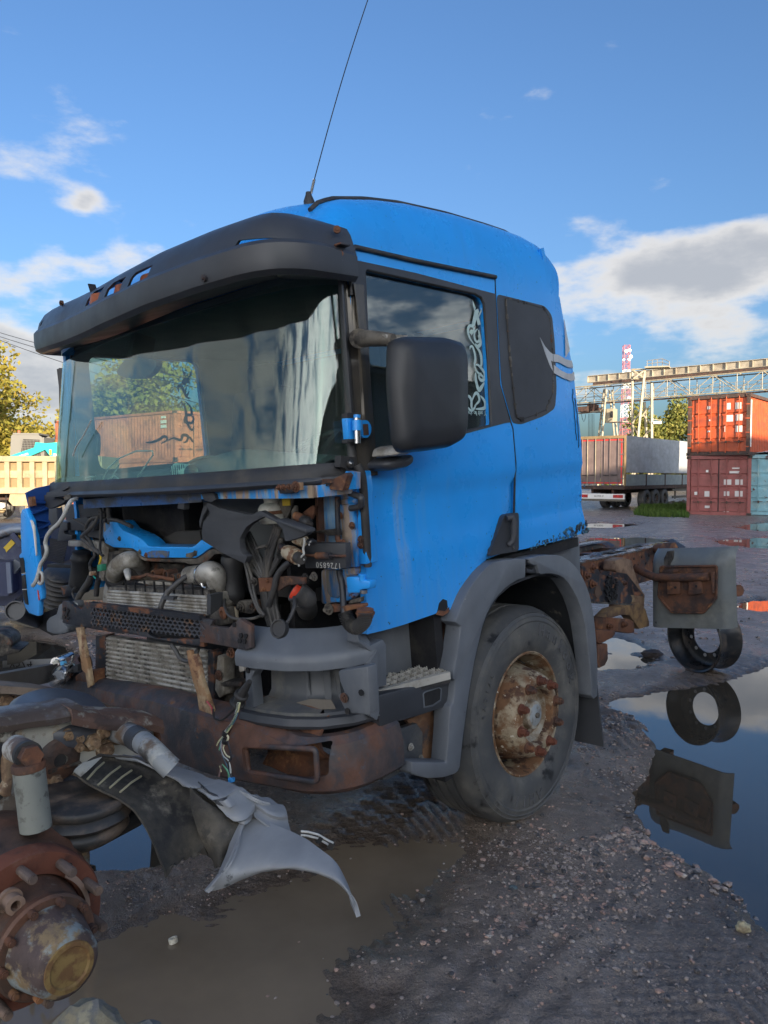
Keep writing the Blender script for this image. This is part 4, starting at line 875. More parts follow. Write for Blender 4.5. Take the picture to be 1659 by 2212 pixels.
for i,(x,y,h,w) in enumerate(((-22.5,23.5,8.8,1.25),(-26.5,21.5,8.4,1.2),(-33,8.5,5.6,1.5),(-36,5.5,4.6,2.2))):
    tree((x,y,0),h,w,5000,.16,M['leafD'],['tall dark poplar mirrored in the windscreen, leftmost','second tall dark poplar mirrored in the windscreen','short dark poplar mirrored low in the windscreen','low dark poplar behind the camera'][i],'poplars mirrored in the windscreen',41+i,.06,9,True)
# distant tree belt round the yard
g=np.random.default_rng(77); bl=[]
for a in np.radians(np.arange(-180,180,1.6)):
    r=165+20*g.random(); bl.append((r*math.sin(a),r*math.cos(a),2.2+1.2*g.random(),4.,4.,3.+1.6*g.random()))
o=leaves(26000,bl,.7,g,M['leafG'],'tree_belt',None); tag(o,'low distant belt of green trees along the horizon','trees',None,'stuff')
# ---------------------------------------------------------------- grass verge and rubble in front of the trailer
def verge():
    g=np.random.default_rng(3); n=6500; P=gpoly([(1368,1112),(1400,1117),(1487,1119),(1487,1092),(1440,1091),(1395,1095)]); V=[];Fc=[]; k=0
    xs=[q[0] for q in P]; ys=[q[1] for q in P]
    mound=lambda x,y:.14*math.exp(-((y-38.)/2.5)**2)
    while k<n:
        x=g.uniform(min(xs),max(xs)); y=g.uniform(min(ys),max(ys))
        if not pip(x,y,P): continue
        h=.08+.2*g.random(); a=g.random()*6.28; dx,dy=.025*math.cos(a),.025*math.sin(a); z=mound(x,y); i=len(V); V+=[(x-dx,y-dy,z),(x+dx,y+dy,z),(x+g.normal()*.06,y+g.normal()*.06,z+h)]; Fc.append((i,i+1,i+2)); k+=1
    m=mat_leaf('grass_blades',(.07,.13,.02),(.11,.16,.03),(.05,.09,.02)); o=mk('grass',V,Fc,m,None,0); tag(o,'green grass verge in front of the parked semi-trailer','grass',None,'stuff')
    b=B()
    for i in range(150):
        u=g.uniform(1385,1487); v=g.uniform(1088,1098); p=G(u,v); r=g.uniform(.05,.2); Vv,Ff=stone(r,int(g.integers(99))); b.add([Vector(q)+Vector((p.x,p.y,.06+r*.3)) for q in Vv.tolist()],Ff.tolist())
    tag(b.build('rubble',worn('earthy_rubble',(.15,.12,.10),.9),None,0),'low bank of broken rubble behind the grass verge','rubble',None,'stuff')
verge()
# ---------------------------------------------------------------- workshop building behind the photographer (mirrored in the side window, shades the yard)
def workshop():
    t=empty('workshop',(32*.736,-32*.677,0),math.atan2(.736,.677)); tag(t,'long dark grey workshop with a corrugated roof, mirrored in the side window','building')
    H=11.8; L0,L1=-45,75                # local x along the wall, local y away from the yard (negative)
    wall=worn('grey_workshop_cladding',(.11,.12,.13),.7,0,[dict(c=(.07,.075,.08),s=.8,t=.55,w=.1)]); dk=worn('workshop_soffit',(.035,.037,.04),.8)
    k=L0
    while k<L1: B().box((k+1.48,-.06,(H-.3)/2),(2.94,.12,H-.3)).build('wall_panel',wall,t,0); k+=3.
    B().box(((L0+L1)/2,-9.,(H-.4)/2),(L1-L0-.4,.2,H-.4)).build('rear_wall',wall,t,0)
    for x in(L0+.1,L1-.1): B().box((x,-4.6,(H-.4)/2),(.2,8.6,H-.4)).build('end_wall',wall,t,0)
    B().box(((L0+L1)/2,.45,H-.42),(L1-L0,1.0,.10)).build('soffit',dk,t,0); B().box(((L0+L1)/2,.97,H-.34),(L1-L0,.05,.3)).build('fascia',dk,t,0)
    pr=[];x=L0
    while x<L1: pr+=[(x,0),(x+.08,0),(x+.16,.09),(x+.26,.09)]; x+=.34
    g=[[(px,1.12,H-.12+pz),(px,-9.2,H+.55+pz)] for px,pz in pr]; B().sheet(g,.012).build('corrugated_roof',worn('corrugated_roof_sheet',(.20,.21,.17),.7),t,0)
    for xx in(0.,12.,24.):
        B().box((xx,.03,1.9),(3.6,.06,3.8)).build('roller_door',worn('red_roller_door',(.22,.02,.025),.6),t,0)
workshop()
# ================================================================ the stripped blue truck: cab
TR=empty('stripped_truck',mat=TM); tag(TR,'blue cab truck with its front panels missing, rusty bumper and grey wheel arch','truck')
def s2(px,y=0.): return [(S(u,v,y).x,S(u,v,y).z) for u,v in px]
def sm(t): t=max(0.,min(1.,t)); return t*t*(3-2*t)
WID=2.34                                   # cab width, left side at y=0
zdrip=2.572
# ----- side surface: y offset (inwards positive) of the left side skin
def yskin(x,z):
    y=0.
    y+=.012*sm((z-1.8)/.8)                 # slight tumblehome
    y+=.022*max(0.,(.50-x)/.14)**2*.5 if x<.50 else 0.    # skin turns in towards the front edge
    zc=1.688-.004*(x-.4); y+=.016*sm((zc-z)/.035)*(1-.75*sm((zc-.17-z)/.14))   # pressed crease
    zl=1.515; y+=.010*sm((zl-z)/.03)*sm((x-1.39)/.03)
    if x<1.42:                             # scoop in front of the handle
        xc=1.02+.36*sm((z-1.17)/.42); y+=.018*sm((x-xc)/.05)*sm((1.70-z)/.1)*(1-sm((x-1.45)/.1))
    return y
def side_fn(x,z): return (x,yskin(x,z),z)
door_px=[(765,534),(900,564),(1073,600),(1074,640),(1080,830),(1101,908),(1107,926),(1113,1000),(1118,1105),(1118,1187),(1060,1208),(1030,1240),(1003,1285),(990,1313),(960,1320),(945,1325),(870,1351),(800,1371),(797,1290),(796,1200),(792,1100),(782,1020),(774,975),(770,900),(763,640),(761,545)]
dop=s2(door_px)
win=s2([(793,585),(797,580),(1030,632),(1044,640),(1051,655),(1058,780),(1062,912),(1060,920),(940,945),(806,980)])
door=panel(dop,[win],side_fn,.03,.03,(0,1,0)).build('driver_door',M['blue'],TR,30)
# rust hole scab at the door's lower rear corner
hp=s2([(946,1322),(950,1303),(958,1294),(966,1297),(968,1312),(962,1320)]); 
B().prism([(x,yskin(x,z)-.003,z) for x,z in hp],(0,.004,0)).build('rust_hole',M['dark'],door,0)
hp=s2([(942,1327),(948,1318),(962,1321),(970,1312),(969,1322),(955,1331)]); B().prism([(x,yskin(x,z)-.006,z) for x,z in hp],(0,.005,0)).build('rust_scab',M['rust'],door,0)
# black surround of the window
sur=s2([(765,559),(900,588),(1074,634),(1080,830),(1099,905),(1104,912),(1090,914),(1000,938),(940,952),(800,988),(778,985),(772,900),(765,680)])
panel(sur,[win],lambda x,z:(x,yskin(x,z)-.003,z),.004,.04,(0,1,0)).build('window_surround',M['black'],door,30)
wp=[(x,yskin(x,z)+.02,z) for x,z in win]
wg=panel(win,[],lambda x,z:(x,.035,z),.004,.2,(0,1,0)).build('side_window',M['glasss'],door,30)
B().tube([(x,yskin(x,z)+.004,z) for x,z in win],.007,6,closed=True).build('window_seal',M['rubber'],door,60)
# window sticker: mirrored lettering and ribbon scrolls
def ribbon(px,w,y,name,mat,par,fn=None,th=.0015):
    pts=[S(u,v,y) for u,v in px] if fn is None else [fn(u,v) for u,v in px]
    P=[]; m=len(pts)
    for i in range(m-1):                     # Catmull-Rom
        p0,p1,p2,p3=pts[max(i-1,0)],pts[i],pts[i+1],pts[min(i+2,m-1)]
        for k in range(5):
            t=k/5; P.append(.5*((2*p1)+(p2-p0)*t+(2*p0-5*p1+4*p2-p3)*t*t+(3*p1-p0-3*p2+p3)*t**3))
    P.append(pts[-1]); n=len(P); g=[[],[]]; 
    for i,p in enumerate(P):
        d=P[min(i+1,n-1)]-P[max(i-1,0)]; nn=Vector((-d.z,0,d.x)) if fn is None or abs(d.y)<1e9 else d
        nn.normalize(); ww=w*math.sin(math.pi*min(1,max(.0,(i+.35)/(n-.3))))**.6; g[0].append(p+nn*ww); g[1].append(p-nn*ww)
    return B().sheet(g,th).build(name,mat,par,0)
Z8=lambda x,y:((1700+x/2.37)/1.8228,(1100+y/2.37)/1.8228)
def scroll(px,w,name='sticker_scroll'): return ribbon([Z8(*p) for p in px],w,.028,name,M['sticker'],wg)
scroll([(400,610),(355,545),(340,480),(352,435),(385,440),(395,475),(370,520)],.007); scroll([(430,460),(400,500),(405,560),(425,585),(445,560),(432,520)],.006)
scroll([(438,470),(450,540),(455,600),(430,625),(405,600)],.009); scroll([(400,610),(440,660),(462,720),(465,790),(450,830)],.008); scroll([(358,655),(360,630),(380,628),(400,680),(408,750),(400,800),(420,850)],.006)
scroll([(410,800),(440,805),(490,870),(490,930),(460,940),(440,905),(465,870)],.008); scroll([(412,870),(415,950),(440,1030),(470,1000),(492,960)],.010); scroll([(405,820),(430,870),(470,900),(480,920)],.006)
scroll([(305,1100),(345,1090),(370,1130),(372,1190),(385,1215)],.008); scroll([(375,1140),(400,1075),(425,1062),(442,1100),(440,1140),(400,1180)],.008); scroll([(455,1085),(490,1130),(502,1180),(480,1205),(410,1210)],.009); scroll([(305,1190),(340,1200),(370,1225),(400,1200),(420,1150)],.006)
for (x,y,r) in((372,490,.010),(308,1240,.011)): B().cyl(S(*Z8(x,y),.029),S(*Z8(x,y),.027),r,14).build('sticker_dot',M['sticker'],wg,0)
for pl in ([(380,195),(408,265),(400,300),(385,240)],[(475,240),(470,290),(440,350),(420,360),(455,290)],[(400,290),(430,275),(438,300),(430,330),(455,420),(430,430),(415,370),(400,440),(370,430),(385,360)]):
    B().prism([S(*Z8(*p),.029) for p in pl],(0,-.0015,0)).build('sticker_figure',M['sticker'],wg,0)
pA=S(*Z8(425,1247),.028); text('sticker_lettering','Truck of the Year',.030,M['sticker'],wg,Matrix.Translation(pA)@Matrix.Rotation(R(2),4,'Y')@Matrix.Rotation(math.pi/2,4,'X'),.0008,1,-1,1.0)
# ----- rear quarter panel
qp=[(1076,601),(1140,617),(1213,640),(1228,730),(1240,800),(1255,950),(1265,1100),(1272,1148),(1255,1155),(1225,1165),(1195,1172),(1165,1180),(1121,1190),(1121,1105),(1116,1000),(1110,928),(1104,906),(1083,830),(1077,640)]
qo=s2(qp); qu=panel(qo,[],side_fn,.03,.03,(0,1,0)).build('rear_quarter_panel',M['blue'],TR,30)
fr=s2([(1077,634),(1180,660),(1196,680),(1201,740),(1203,840),(1199,882),(1176,898),(1125,917),(1108,914),(1104,904),(1084,830)])
panel(rnd(fr,.03),[],lambda x,z:(x,yskin(x,z)-.002,z),.003,.05,(0,1,0)).build('blank_window_frame',M['black'],qu,30)
bl_=rnd(s2([(1095,642),(1178,666),(1190,690),(1194,765),(1194,846),(1178,886),(1125,907),(1114,900),(1104,788)]),.02)
panel(bl_,[],lambda x,z:(x,yskin(x,z)-.006,z),.004,.05,(0,1,0)).build('blanked_window',M['blackmatte'],qu,30)
B().tube([(x,yskin(x,z)-.004,z) for x,z in bl_],.004,5,closed=True).build('blank_window_edge',M['rubber'],qu,60)
g=random.Random(4); pts=[(x,yskin(x,z)-.005,z) for x,z in dens(bl_,.012)]
b=B()
for p in pts:
    if g.random()<.3: b.box(p,(g.uniform(.006,.02),.005,g.uniform(.006,.022)))
o=b.build('peeling_sealant',M['grime'],qu,0); o['kind']='stuff'
_re=sorted((z,x) for x,z in s2([(1213,640),(1228,730),(1240,800),(1255,950),(1265,1100)]))
redge=lambda z:float(np.interp(z,[a for a,_ in _re],[b-.006 for _,b in _re]))
def decal(px,name='silver_swoosh'):
    b=B(); P=[S(*Z8(*p)) for p in px]; P=[Vector((min(p.x,redge(p.z)),0,p.z)) for p in P]; b.prism([(p.x,yskin(p.x,p.z)-.0075,p.z) for p in P],(0,.003,0)); return b.build(name,M['silver'],qu,0)
decal([(1013,540),(1060,625),(1105,680),(1130,697),(1130,768),(1110,755),(1132,862),(1105,815),(1060,690)])
decal([(1135,697),(1180,703),(1250,745),(1300,758),(1333,760),(1337,826),(1270,820),(1190,777),(1135,766)])
decal([(1138,798),(1200,848),(1260,878),(1300,880),(1347,864),(1354,940),(1290,948),(1220,921),(1138,876)])
decal([(1275,380),(1250,480),(1252,725),(1290,660),(1315,635),(1306,575),(1280,592),(1283,520),(1300,470)])
# blistered lower edge
g=random.Random(9); lo=s2([(1150,1188),(1165,1180),(1195,1171),(1225,1160),(1250,1152),(1274,1142)]); b=B()
for i in range(len(lo)-1):
    for k in range(22):
        t=g.random(); x=lo[i][0]*(1-t)+lo[i+1][0]*t; z=lo[i][1]*(1-t)+lo[i+1][1]*t; r=g.uniform(.005,.014)*(.4+i*.18)
        b.box((x,yskin(x,z)-.002,z+g.uniform(-.01,.035)*(.3+i*.25)),(r*1.6,r*.6,r*1.2),Matrix.Rotation(g.random()*3,3,'Y')@Matrix.Rotation(g.uniform(-.5,.5),3,'X'))
b.build('blistered_edge',M['blueflake'],qu,0)
b=B()
for (u,v,r) in((1262,1082,.008),(1259,1070,.006),(1271,1143,.010),(1222,1150,.006),(1240,1160,.007),(1256,1142,.008),(1268,1050,.006)):
    p=S(u,v); b.cyl((p.x,yskin(p.x,p.z)-.003,p.z),(p.x,yskin(p.x,p.z)+.002,p.z),r,9)
b.build('rust_spot',M['blueflake'],qu,0)
b=B(); g=random.Random(2)
for ln in ([(1237,840),(1240,890),(1246,960)],[(1243,860),(1247,910),(1250,975)]):
    p=[S(u+g.uniform(-1,1),v) for u,v in dens(ln,8)][:14]; b.tube([(q.x,yskin(q.x,q.z)-.002,q.z) for q in p],.0022,4)
b.build('cracked_paint',M['dark'],qu,0)
# panel gaps, drip rail and roof trim
B().tube([(x,yskin(x,z)+.003,z) for x,z in s2([(1074,602),(1075,640),(1081,830),(1102,906),(1108,926),(1114,1000),(1119,1105),(1119.5,1188)])],.0055,6).build('door_gap_seal',M['dark'],TR,60)
B().tube([(x,yskin(x,z)-.006,z+.004) for x,z in s2([(763,640),(761,560),(762,544),(770,535),(900,565),(1073,600)])],.010,8).build('drip_rail_seal',M['rubber'],TR,60)
# ----- roof: side panel above the drip line, and the roof skin
def ztop(x,y=.16):
    P=[(.20,2.60),(.306,2.684),(.355,2.712),(.432,2.774),(.509,2.802),(.695,2.837),(.896,2.86),(1.218,2.875),(1.549,2.876),(1.796,2.872),(1.93,2.855),(2.0,2.80),(2.06,2.69),(2.09,2.55)]
    for i in range(len(P)-1):
        if x<=P[i+1][0]: t=(x-P[i][0])/(P[i+1][0]-P[i][0]); return P[i][1]+(P[i+1][1]-P[i][1])*t
    return P[-1][1]
xs=[.30+(2.0-.30)*i/40 for i in range(41)]
xend=lambda x,t: x if x<1.5 else 1.5+(x-1.5)/.5*(.448+.035*math.sin(math.pi*t)-.085*t**3)
xr=lambda x,k:x+(.055*k*sm((x-1.5)/.5)) if x>1.5 else x
for side in(0,1):
    g=[]
    for x in xs:
        row=[]; 
        for j in range(13):
            t=j/12; a=t*math.pi/2; y=.012+.165*(1-math.cos(a))**1.0*(.55+.45*t); xx=xr(x,0); zz=ztop(x+ .0)
            z=zdrip+(zz-zdrip)*math.sin(a)**.92-.022*sm((x-1.45)/.5)*(1-t); xx=xend(x,t)
            row.append((xx,y if side==0 else WID-y,z))
        g.append(row)
    if side: g=g[::-1]
    B().sheet(g,.015).build('roof_side_panel',M['blue'],TR,50)
b=B(); b.tube([(xend(x,1.),.165,ztop(x)+.006) for x in xs if x>.36],.010,8); b.build('roof_gutter_trim',M['rubber'],TR,60)
VT=[(-.032,.40),(-.036,.28),(-.03,.15),(.02,.055),(.12,.012),(.35,-.012),(.7,-.014),(1.1,.025),(1.5,.08),(1.85,.13),(2.1,.19),(2.25,.26),(2.33,.36),(2.345,.46)]
vplan=lambda y:float(np.interp(y,[a for a,_ in VT[3:]],[b for _,b in VT[3:]]))
g=[]
xrf=[.10,.16,.22,.30,.38,.46,.55,.7,.9,1.2,1.5,1.75,1.88,2.0]
def zroof(x,s):
    zc=[(.10,2.50),(.16,2.58),(.22,2.665),(.30,2.745),(.38,2.805),(.46,2.84),(.55,2.862),(.7,2.878),(.9,2.89),(1.2,2.9),(1.5,2.9),(1.75,2.893),(1.88,2.875),(2.0,2.82)]
    z=dict(zc)[x]; e=1-abs(s*2-1)**4; ze=ztop(x if x>.2 else .2)-(.10 if x<.2 else 0); return ze+(max(z,ze)-ze)*min(1,e*1.2)
for i in range(29):
    s=i/28; row=[]
    for x in xrf:
        bulge=.06*(1-(2*s-1)**2); y=.165+(WID-.33)*s; row.append((xend(x,1.)+(vplan(y)+.03)*(1-sm((x-.1)/.9)),y,zroof(x,s)+.004*math.sin(s*9)*(x<.6)))
    g.append(row)
B().sheet(g[::-1],.015).build('roof_skin',M['blue'],TR,60)
# rear wall, floor, far side, lining
rw=[(1.83,2.78),(1.89,2.6),(1.96,2.2),(2.02,1.8),(2.055,1.34)]
B().sheet([[(x,.03+(WID-.06)*i/4,z) for x,z in rw] for i in range(5)],.03).build('rear_wall',M['blue'],TR,30)
B().box((1.25,WID/2,1.27),(1.65,WID-.1,.05)).build('cab_floor',M['dark'],TR,0)
pw=[(.56,1.85),(.56,2.51),(1.32,2.51),(1.34,1.87)]
fo=[(.37,1.16),(.42,1.8),(.44,2.572),(2.0,2.572),(2.085,1.34),(1.45,1.30),(1.2,1.2)]
panel(fo,[rnd(pw,.06)],lambda x,z:(x,WID-yskin(x,z),z),.03,.06,(0,-1,0)).build('passenger_side_panel',M['blue'],TR,30)
pg=panel(rnd(pw,.06),[],lambda x,z:(x,WID-.02,z),.004,.3,(0,-1,0)).build('passenger_window',M['glasss'],TR,0)
panel([(.44,1.75),(.46,2.53),(1.98,2.53),(2.03,1.35),(1.45,1.33),(.5,1.33)],[rnd(pw,.06)],lambda x,z:(x,WID-.055,z),.012,.3,(0,-1,0)).build('passenger_door_lining',M['cabin'],TR,0)
panel([(.44,1.75),(.46,2.53),(1.98,2.53),(2.03,1.35),(1.45,1.33),(.5,1.33)],[win],lambda x,z:(x,.07,z),.012,.3,(0,1,0)).build('driver_door_lining',M['cabin'],TR,0)
B().box((1.15,WID/2,2.53),(1.5,WID-.25,.03)).build('headliner',M['cabin'],TR,0)
B().box((1.93,WID/2,1.95),(.04,WID-.2,1.2)).build('rear_lining',M['cabin'],TR,0)
# dark scroll on the far window
def sd(px,w): ribbon(px,w,WID-.03,'sticker_scroll',M['stickerdark'],pg)
Z7=lambda x,y:((200+x/2.0738)/1.8228,(1250+y/2.0733)/1.8228)
for px,w in(([(1045,610),(1040,570),(1065,560),(1085,600),(1110,650),(1140,660)],.010),([(1110,570),(1095,610),(1110,640),(1130,600)],.008),([(1095,680),(1140,730),(1150,790),(1110,800),(1095,850),(1150,860),(1165,820),(1130,790)],.010),([(1060,690),(1090,720),(1105,780),(1110,850),(1150,920),(1170,890)],.010),([(775,1020),(820,1020),(880,1000),(930,970),(950,1000),(900,1030)],.009),([(950,1010),(1000,985),(1060,1000),(1080,960),(1120,970),(1110,1010),(1080,1020)],.010),([(1130,970),(1150,1000),(1160,1020)],.008)): sd([Z7(*p) for p in px],w)
for pl in ([(1070,400),(1085,440),(1105,450),(1095,470),(1085,490)],[(1150,420),(1150,470),(1120,505),(1135,460)],[(1085,490),(1120,490),(1140,545),(1110,535),(1095,560),(1065,535)]):
    B().prism([S(*Z7(*p),WID-.03) for p in pl],(0,-.0015,0)).build('sticker_figure',M['stickerdark'],pg,0)
# ----- windscreen, its seal and the A-pillar
_CC={}
def curve(tab,s):                      # smoothed plan curve through (y,x) points, s 0..1 by length -> point (x,y), inward normal
    k=id(tab)
    if k not in _CC:
        a=np.array([(x,y) for y,x in tab]); d=np.r_[0,np.cumsum(np.hypot(*np.diff(a,axis=0).T))]; u=np.linspace(0,d[-1],601); q=np.stack([np.interp(u,d,a[:,0]),np.interp(u,d,a[:,1])],1)
        w=17; pad=np.vstack([2*q[0]-q[w:0:-1],q,2*q[-1]-q[-2:-w-2:-1]]); ker=np.hanning(2*w+3)[1:-1]; ker/=ker.sum(); q=np.stack([np.convolve(pad[:,c],ker,'valid') for c in(0,1)],1); _CC[k]=(q,tab)
    q=_CC[k][0]; f=min(max(s,0),1)*600; i=min(int(f),599); t=f-i; P=q[i]*(1-t)+q[i+1]*t; d=q[min(i+4,600)]-q[max(i-3,0)]; d=d/np.hypot(*d)
    return Vector((P[0],P[1])),Vector((d[1],-d[0]))
curve_=curve
WT=[(.02,.345),(.035,.28),(.07,.21),(.16,.155),(.35,.12),(.7,.10),(1.2,.105),(1.6,.135),(1.95,.18),(2.15,.225),(2.25,.275),(2.295,.335),(2.31,.40)]
def ws_pt(s,t):                        # s: 0 truck's left end (image right) .. 1 ; t: 0 bottom .. 1 top
    q,n=curve_(WT,s); e=abs(2*s-1); z=1.785+.66*t+.012*(1-e*e)*(t-.5)
    return Vector((q.x+.125*t*(1-.55*e**8),q.y+.03*t*(1-2*s),z))
ss=[i/70 for i in range(71)]
B().sheet([[ws_pt(s,j/8) for j in range(9)] for s in ss][::-1],.005).build('windscreen',M['glassf'],TR,60)
B().sheet([[ws_pt(s,t)+Vector((dx,0,0)) for t,dx in((.012,-.004),(.004,-.012),(-.03,-.014),(-.058,-.016),(-.064,-.006))] for s in ss][::-1],.012).build('windscreen_lower_seal',M['rubber'],TR,40)
B().sheet([[ws_pt(s,t)+Vector((dx,0,0)) for t,dx in((-.056,-.012),(-.060,-.018),(-.066,-.020),(-.070,-.016),(-.072,-.010))] for s in ss][::-1],.012).build('cowl_trim',M['black'],TR,40)
for s0 in (0.,1.):
    b=B(); b.tube([ws_pt(s0,-.03+1.05*j/8)+Vector((.005,-.006 if s0==0 else .006,0)) for j in range(9)],.020,8)
    b.build('windscreen_side_seal',M['rubber'],TR,60)
g_=[];
for j in range(9):
    t=j/8; p=ws_pt(0,t*1.0); z=1.74+.70*t; g_.append([(p.x+.012,p.y-.01,z),(p.x+.045,.012,z),(.40+.02*t,.004,z),(.452,.006,z)])
B().sheet(g_,.02).build('front_pillar',worn('sheeny_dark_pillar',(.07,.065,.06),.22,.35,[dict(c=(.16,.13,.09),s=(9,9,1.5),t=.55,w=.12,a=.7),dict(c=(.05,.07,.11),s=(7,7,2),t=.6,w=.1)]),TR,50)
b=B(); b.box((.36,.012,2.1),(.012,.02,.75),None,.004); b.build('pillar_trim_strip',M['black'],TR,30)
g_=[[(p.x+.01,WID-p.y,p.z) if 0 else (q[0],WID-q[1],q[2]) for q in r] for r in g_ for p in (Vector((0,0,0)),)]
B().sheet(g_[::-1],.02).build('front_pillar',M['black'],TR,50)
# ----- cab interior seen through the glass
B().sheet([[(.20+.42*(j/6)**1.2,.1+(WID-.2)*i/8,1.73+.10*math.sin(math.pi*(j/6)**.8)*(1+.6*math.exp(-((i-2)/1.2)**2))-.05*(j/6)**3) for j in range(7)] for i in range(9)][::-1],.02).build('dashboard',M['cabin'],TR,60)
B().box((.62,WID/2,1.56),(.06,WID-.25,.36)).build('dashboard_front',M['cabin'],TR,0)
st=empty('steering_wheel'); st.parent=TR; st.location=(.72,.62,1.80); st.rotation_euler=(0,R(-38),0)
B().tube([(.23*math.cos(a),.23*math.sin(a),0) for a in np.linspace(0,6.283,33)[:-1]],.016,8,closed=True).build('wheel_rim',M['rubber'],st,60)
b=B(); b.cyl((0,0,-.05),(0,0,.01),.06,16); b.beam((-.22,0,0),(.22,0,0),.035,.02); b.beam((0,0,-.02),(0,0,-.35),.05,.05); b.build('wheel_hub',M['rubber'],st,30)
for y in(.62,1.72):
    b=B(); b.box((1.05,y,1.62),(.5,.5,.16),None,.05); b.box((1.33,y,1.95),(.14,.48,.65),Matrix.Rotation(R(10),3,'Y'),.05); b.box((1.40,y,2.33),(.10,.26,.18),None,.04); b.build('seat',M['seat'],TR,40)
# rolled paper leaflet on the dash and interior mirror
pc=F(398,1018,.20); b=B(); b.lathe([(.033,-.065),(.033,.065)],pc,(.15,1,.1),14,ang=4.6); lf=b.build('leaflet',plain('pale_green_paper',(.55,.66,.58),.7),TR,60)
for k in range(7): B().box(pc+Vector((-.034,-.05+.016*k,.004)),(.002,.004,.05)).build('print_line',M['stickerdark'],lf,0)
mr=[F(*Z7(*p),.30) for p in((540,450),(560,400),(600,350),(680,335),(770,335),(860,350),(862,400),(820,460),(770,495),(690,502),(610,492),(550,470))]
b=B(); b.prism(mr,(.03,0,0)); b.beam(F(*Z7(725,335),.32),F(*Z7(725,290),.32)+Vector((.03,0,.08)),.05,.10); b.build('interior_mirror',M['black'],TR,0)
b=B(); b.tube([F(*Z7(*p),.42) for p in((322,925),(360,935),(385,970),(388,1050),(382,1120))],.014,8); b.build('grab_handle',M['rubber'],TR,60)
b=B()
for px in([(420,1330),(470,1230),(560,1150),(700,1090),(830,1090),(835,1120),(740,1260),(680,1340),(590,1350),(520,1290),(460,1330)],[(240,1370),(280,1310),(370,1295),(340,1330)],[(560,1200),(520,1270),(480,1340),(430,1370)],[(330,840),(270,960),(210,1050),(180,1130)]): b.tube([F(*Z7(*p),.16) for p in px],.0035,5)
b.build('loose_wire',M['cable'],TR,60)
B().sheet([[(.30+.25*a,.55+.6*c,1.78+.09*math.sin(math.pi*c)*(1-a*.3)) for a in np.linspace(0,1,6)] for c in np.linspace(0,1,14)][::-1],.01).build('instrument_hood',M['cabin'],TR,60)
B().box((.55,1.75,1.76),(.3,.5,.10),None,.03).build('dash_tray',M['cabin'],TR,0)
# ----- sun visor band above the windscreen
def vis(s,k):
    q,n=curve(VT,s); prof=[(.20,.03),(.014,-.004),(.004,.004),(.0,.03),(.003,.083),(.009,.087),(.015,.092),(.032,.135),(.060,.175),(.098,.203),(.17,.218)]
    px,pz=prof[k]; e=min(1,min(s,1-s)/.05); px*=.35+.65*e; pz=pz*(.84+.16*e); z=2.456+pz+.055*max(0,(q.y-1.2))**2
    return Vector((q.x+n.x*px,q.y+n.y*px,z))
sv=[i/110 for i in range(111)]
vl=B().sheet([[vis(s,k) for k in range(0,7)] for s in sv],.012).build('visor_lower_band',M['black'],TR,24)
vu=B().sheet([[vis(s,k)+(Vector((.004,0,.001)) if k==6 else Vector((0,0,0))) for k in range(6,11)] for s in sv],.010).build('visor_upper_band',M['black'],TR,24)
B().tube([vis(s,5)+Vector((-.003,0,.002)) for s in sv],.0035,5).build('visor_seam',M['dark'],TR,60)
# lamp slots in the upper band
def cutq(px,x0,dx):
    P=[F(u,v,x0) for u,v in px]; return B().prism([p-Vector((dx,0,0)) for p in P],(2*dx,0,0)).build('cut',None,None,0)
slots=[[(193,642),(198,630),(230,620),(227,649),(190,663)],[(244,625),(252,611),(286,599),(281,631),(240,644)],[(299,604),(306,590),(350,575),(344,607),(295,623)],[(524,541),(530,522),(610,506),(610,526),(528,543)],[(87,705),(92,695),(98,690),(94,703)]]
for sl_ in slots:
    x0={193:.085,244:.07,299:.055,524:.055}.get(sl_[0][0],.20); c=cutq(sl_,x0,.12); c.parent=TR; boolean(vu,c)
for i,px in enumerate(([(200,640),(226,631),(226,652),(196,663)],[(253,621),(283,610),(281,634),(247,645)],[(308,600),(347,586),(343,610),(301,625)])):
    P=[F(u,v,(.095,.085,.07)[i]) for u,v in px]; g=[[P[0].lerp(P[1],a).lerp(P[3].lerp(P[2],a),c)+Vector((-.02*math.sin(math.pi*a),0,0)) for c in(0,.25,.5,.75,1)] for a in np.linspace(0,1,7)]
    B().sheet(g,.008).build('marker_lamp',M['amber'],TR,60)
for u,v,x in((119,722,.165),(257,667,.055),(447,602,-.008),(734,550,.20),(462,530,.055),(268,604,.11),(138,655,.19),(728,497,.2)):
    p=F(u,v,x)-Vector((.006,0,0)); ax=(-1,0,0) if u<700 else (-.7,-.7,0)
    if u>700: p=S(u,v,-.03)
    b=B(); b.cyl(p,p+Vector(ax)*.012,.013,12); b.cyl(p+Vector(ax)*.01,p+Vector(ax)*.016,.006,8); b.build('visor_bolt',M['rust'],TR,40)
p=S(736,553,-.034); b=B(); b.box(p,(.045,.008,.07)); b.box(p+Vector((.0,-.012,.035)),(.05,.03,.006)); b.build('visor_bracket',M['rustblack'],TR,0)
p=F(203,618,.14); b=B(); b.beam(p-Vector((0,0,.04)),p+Vector((.0,.02,.012)),.035,.006); b.build('loose_bracket',M['dark'],TR,0)
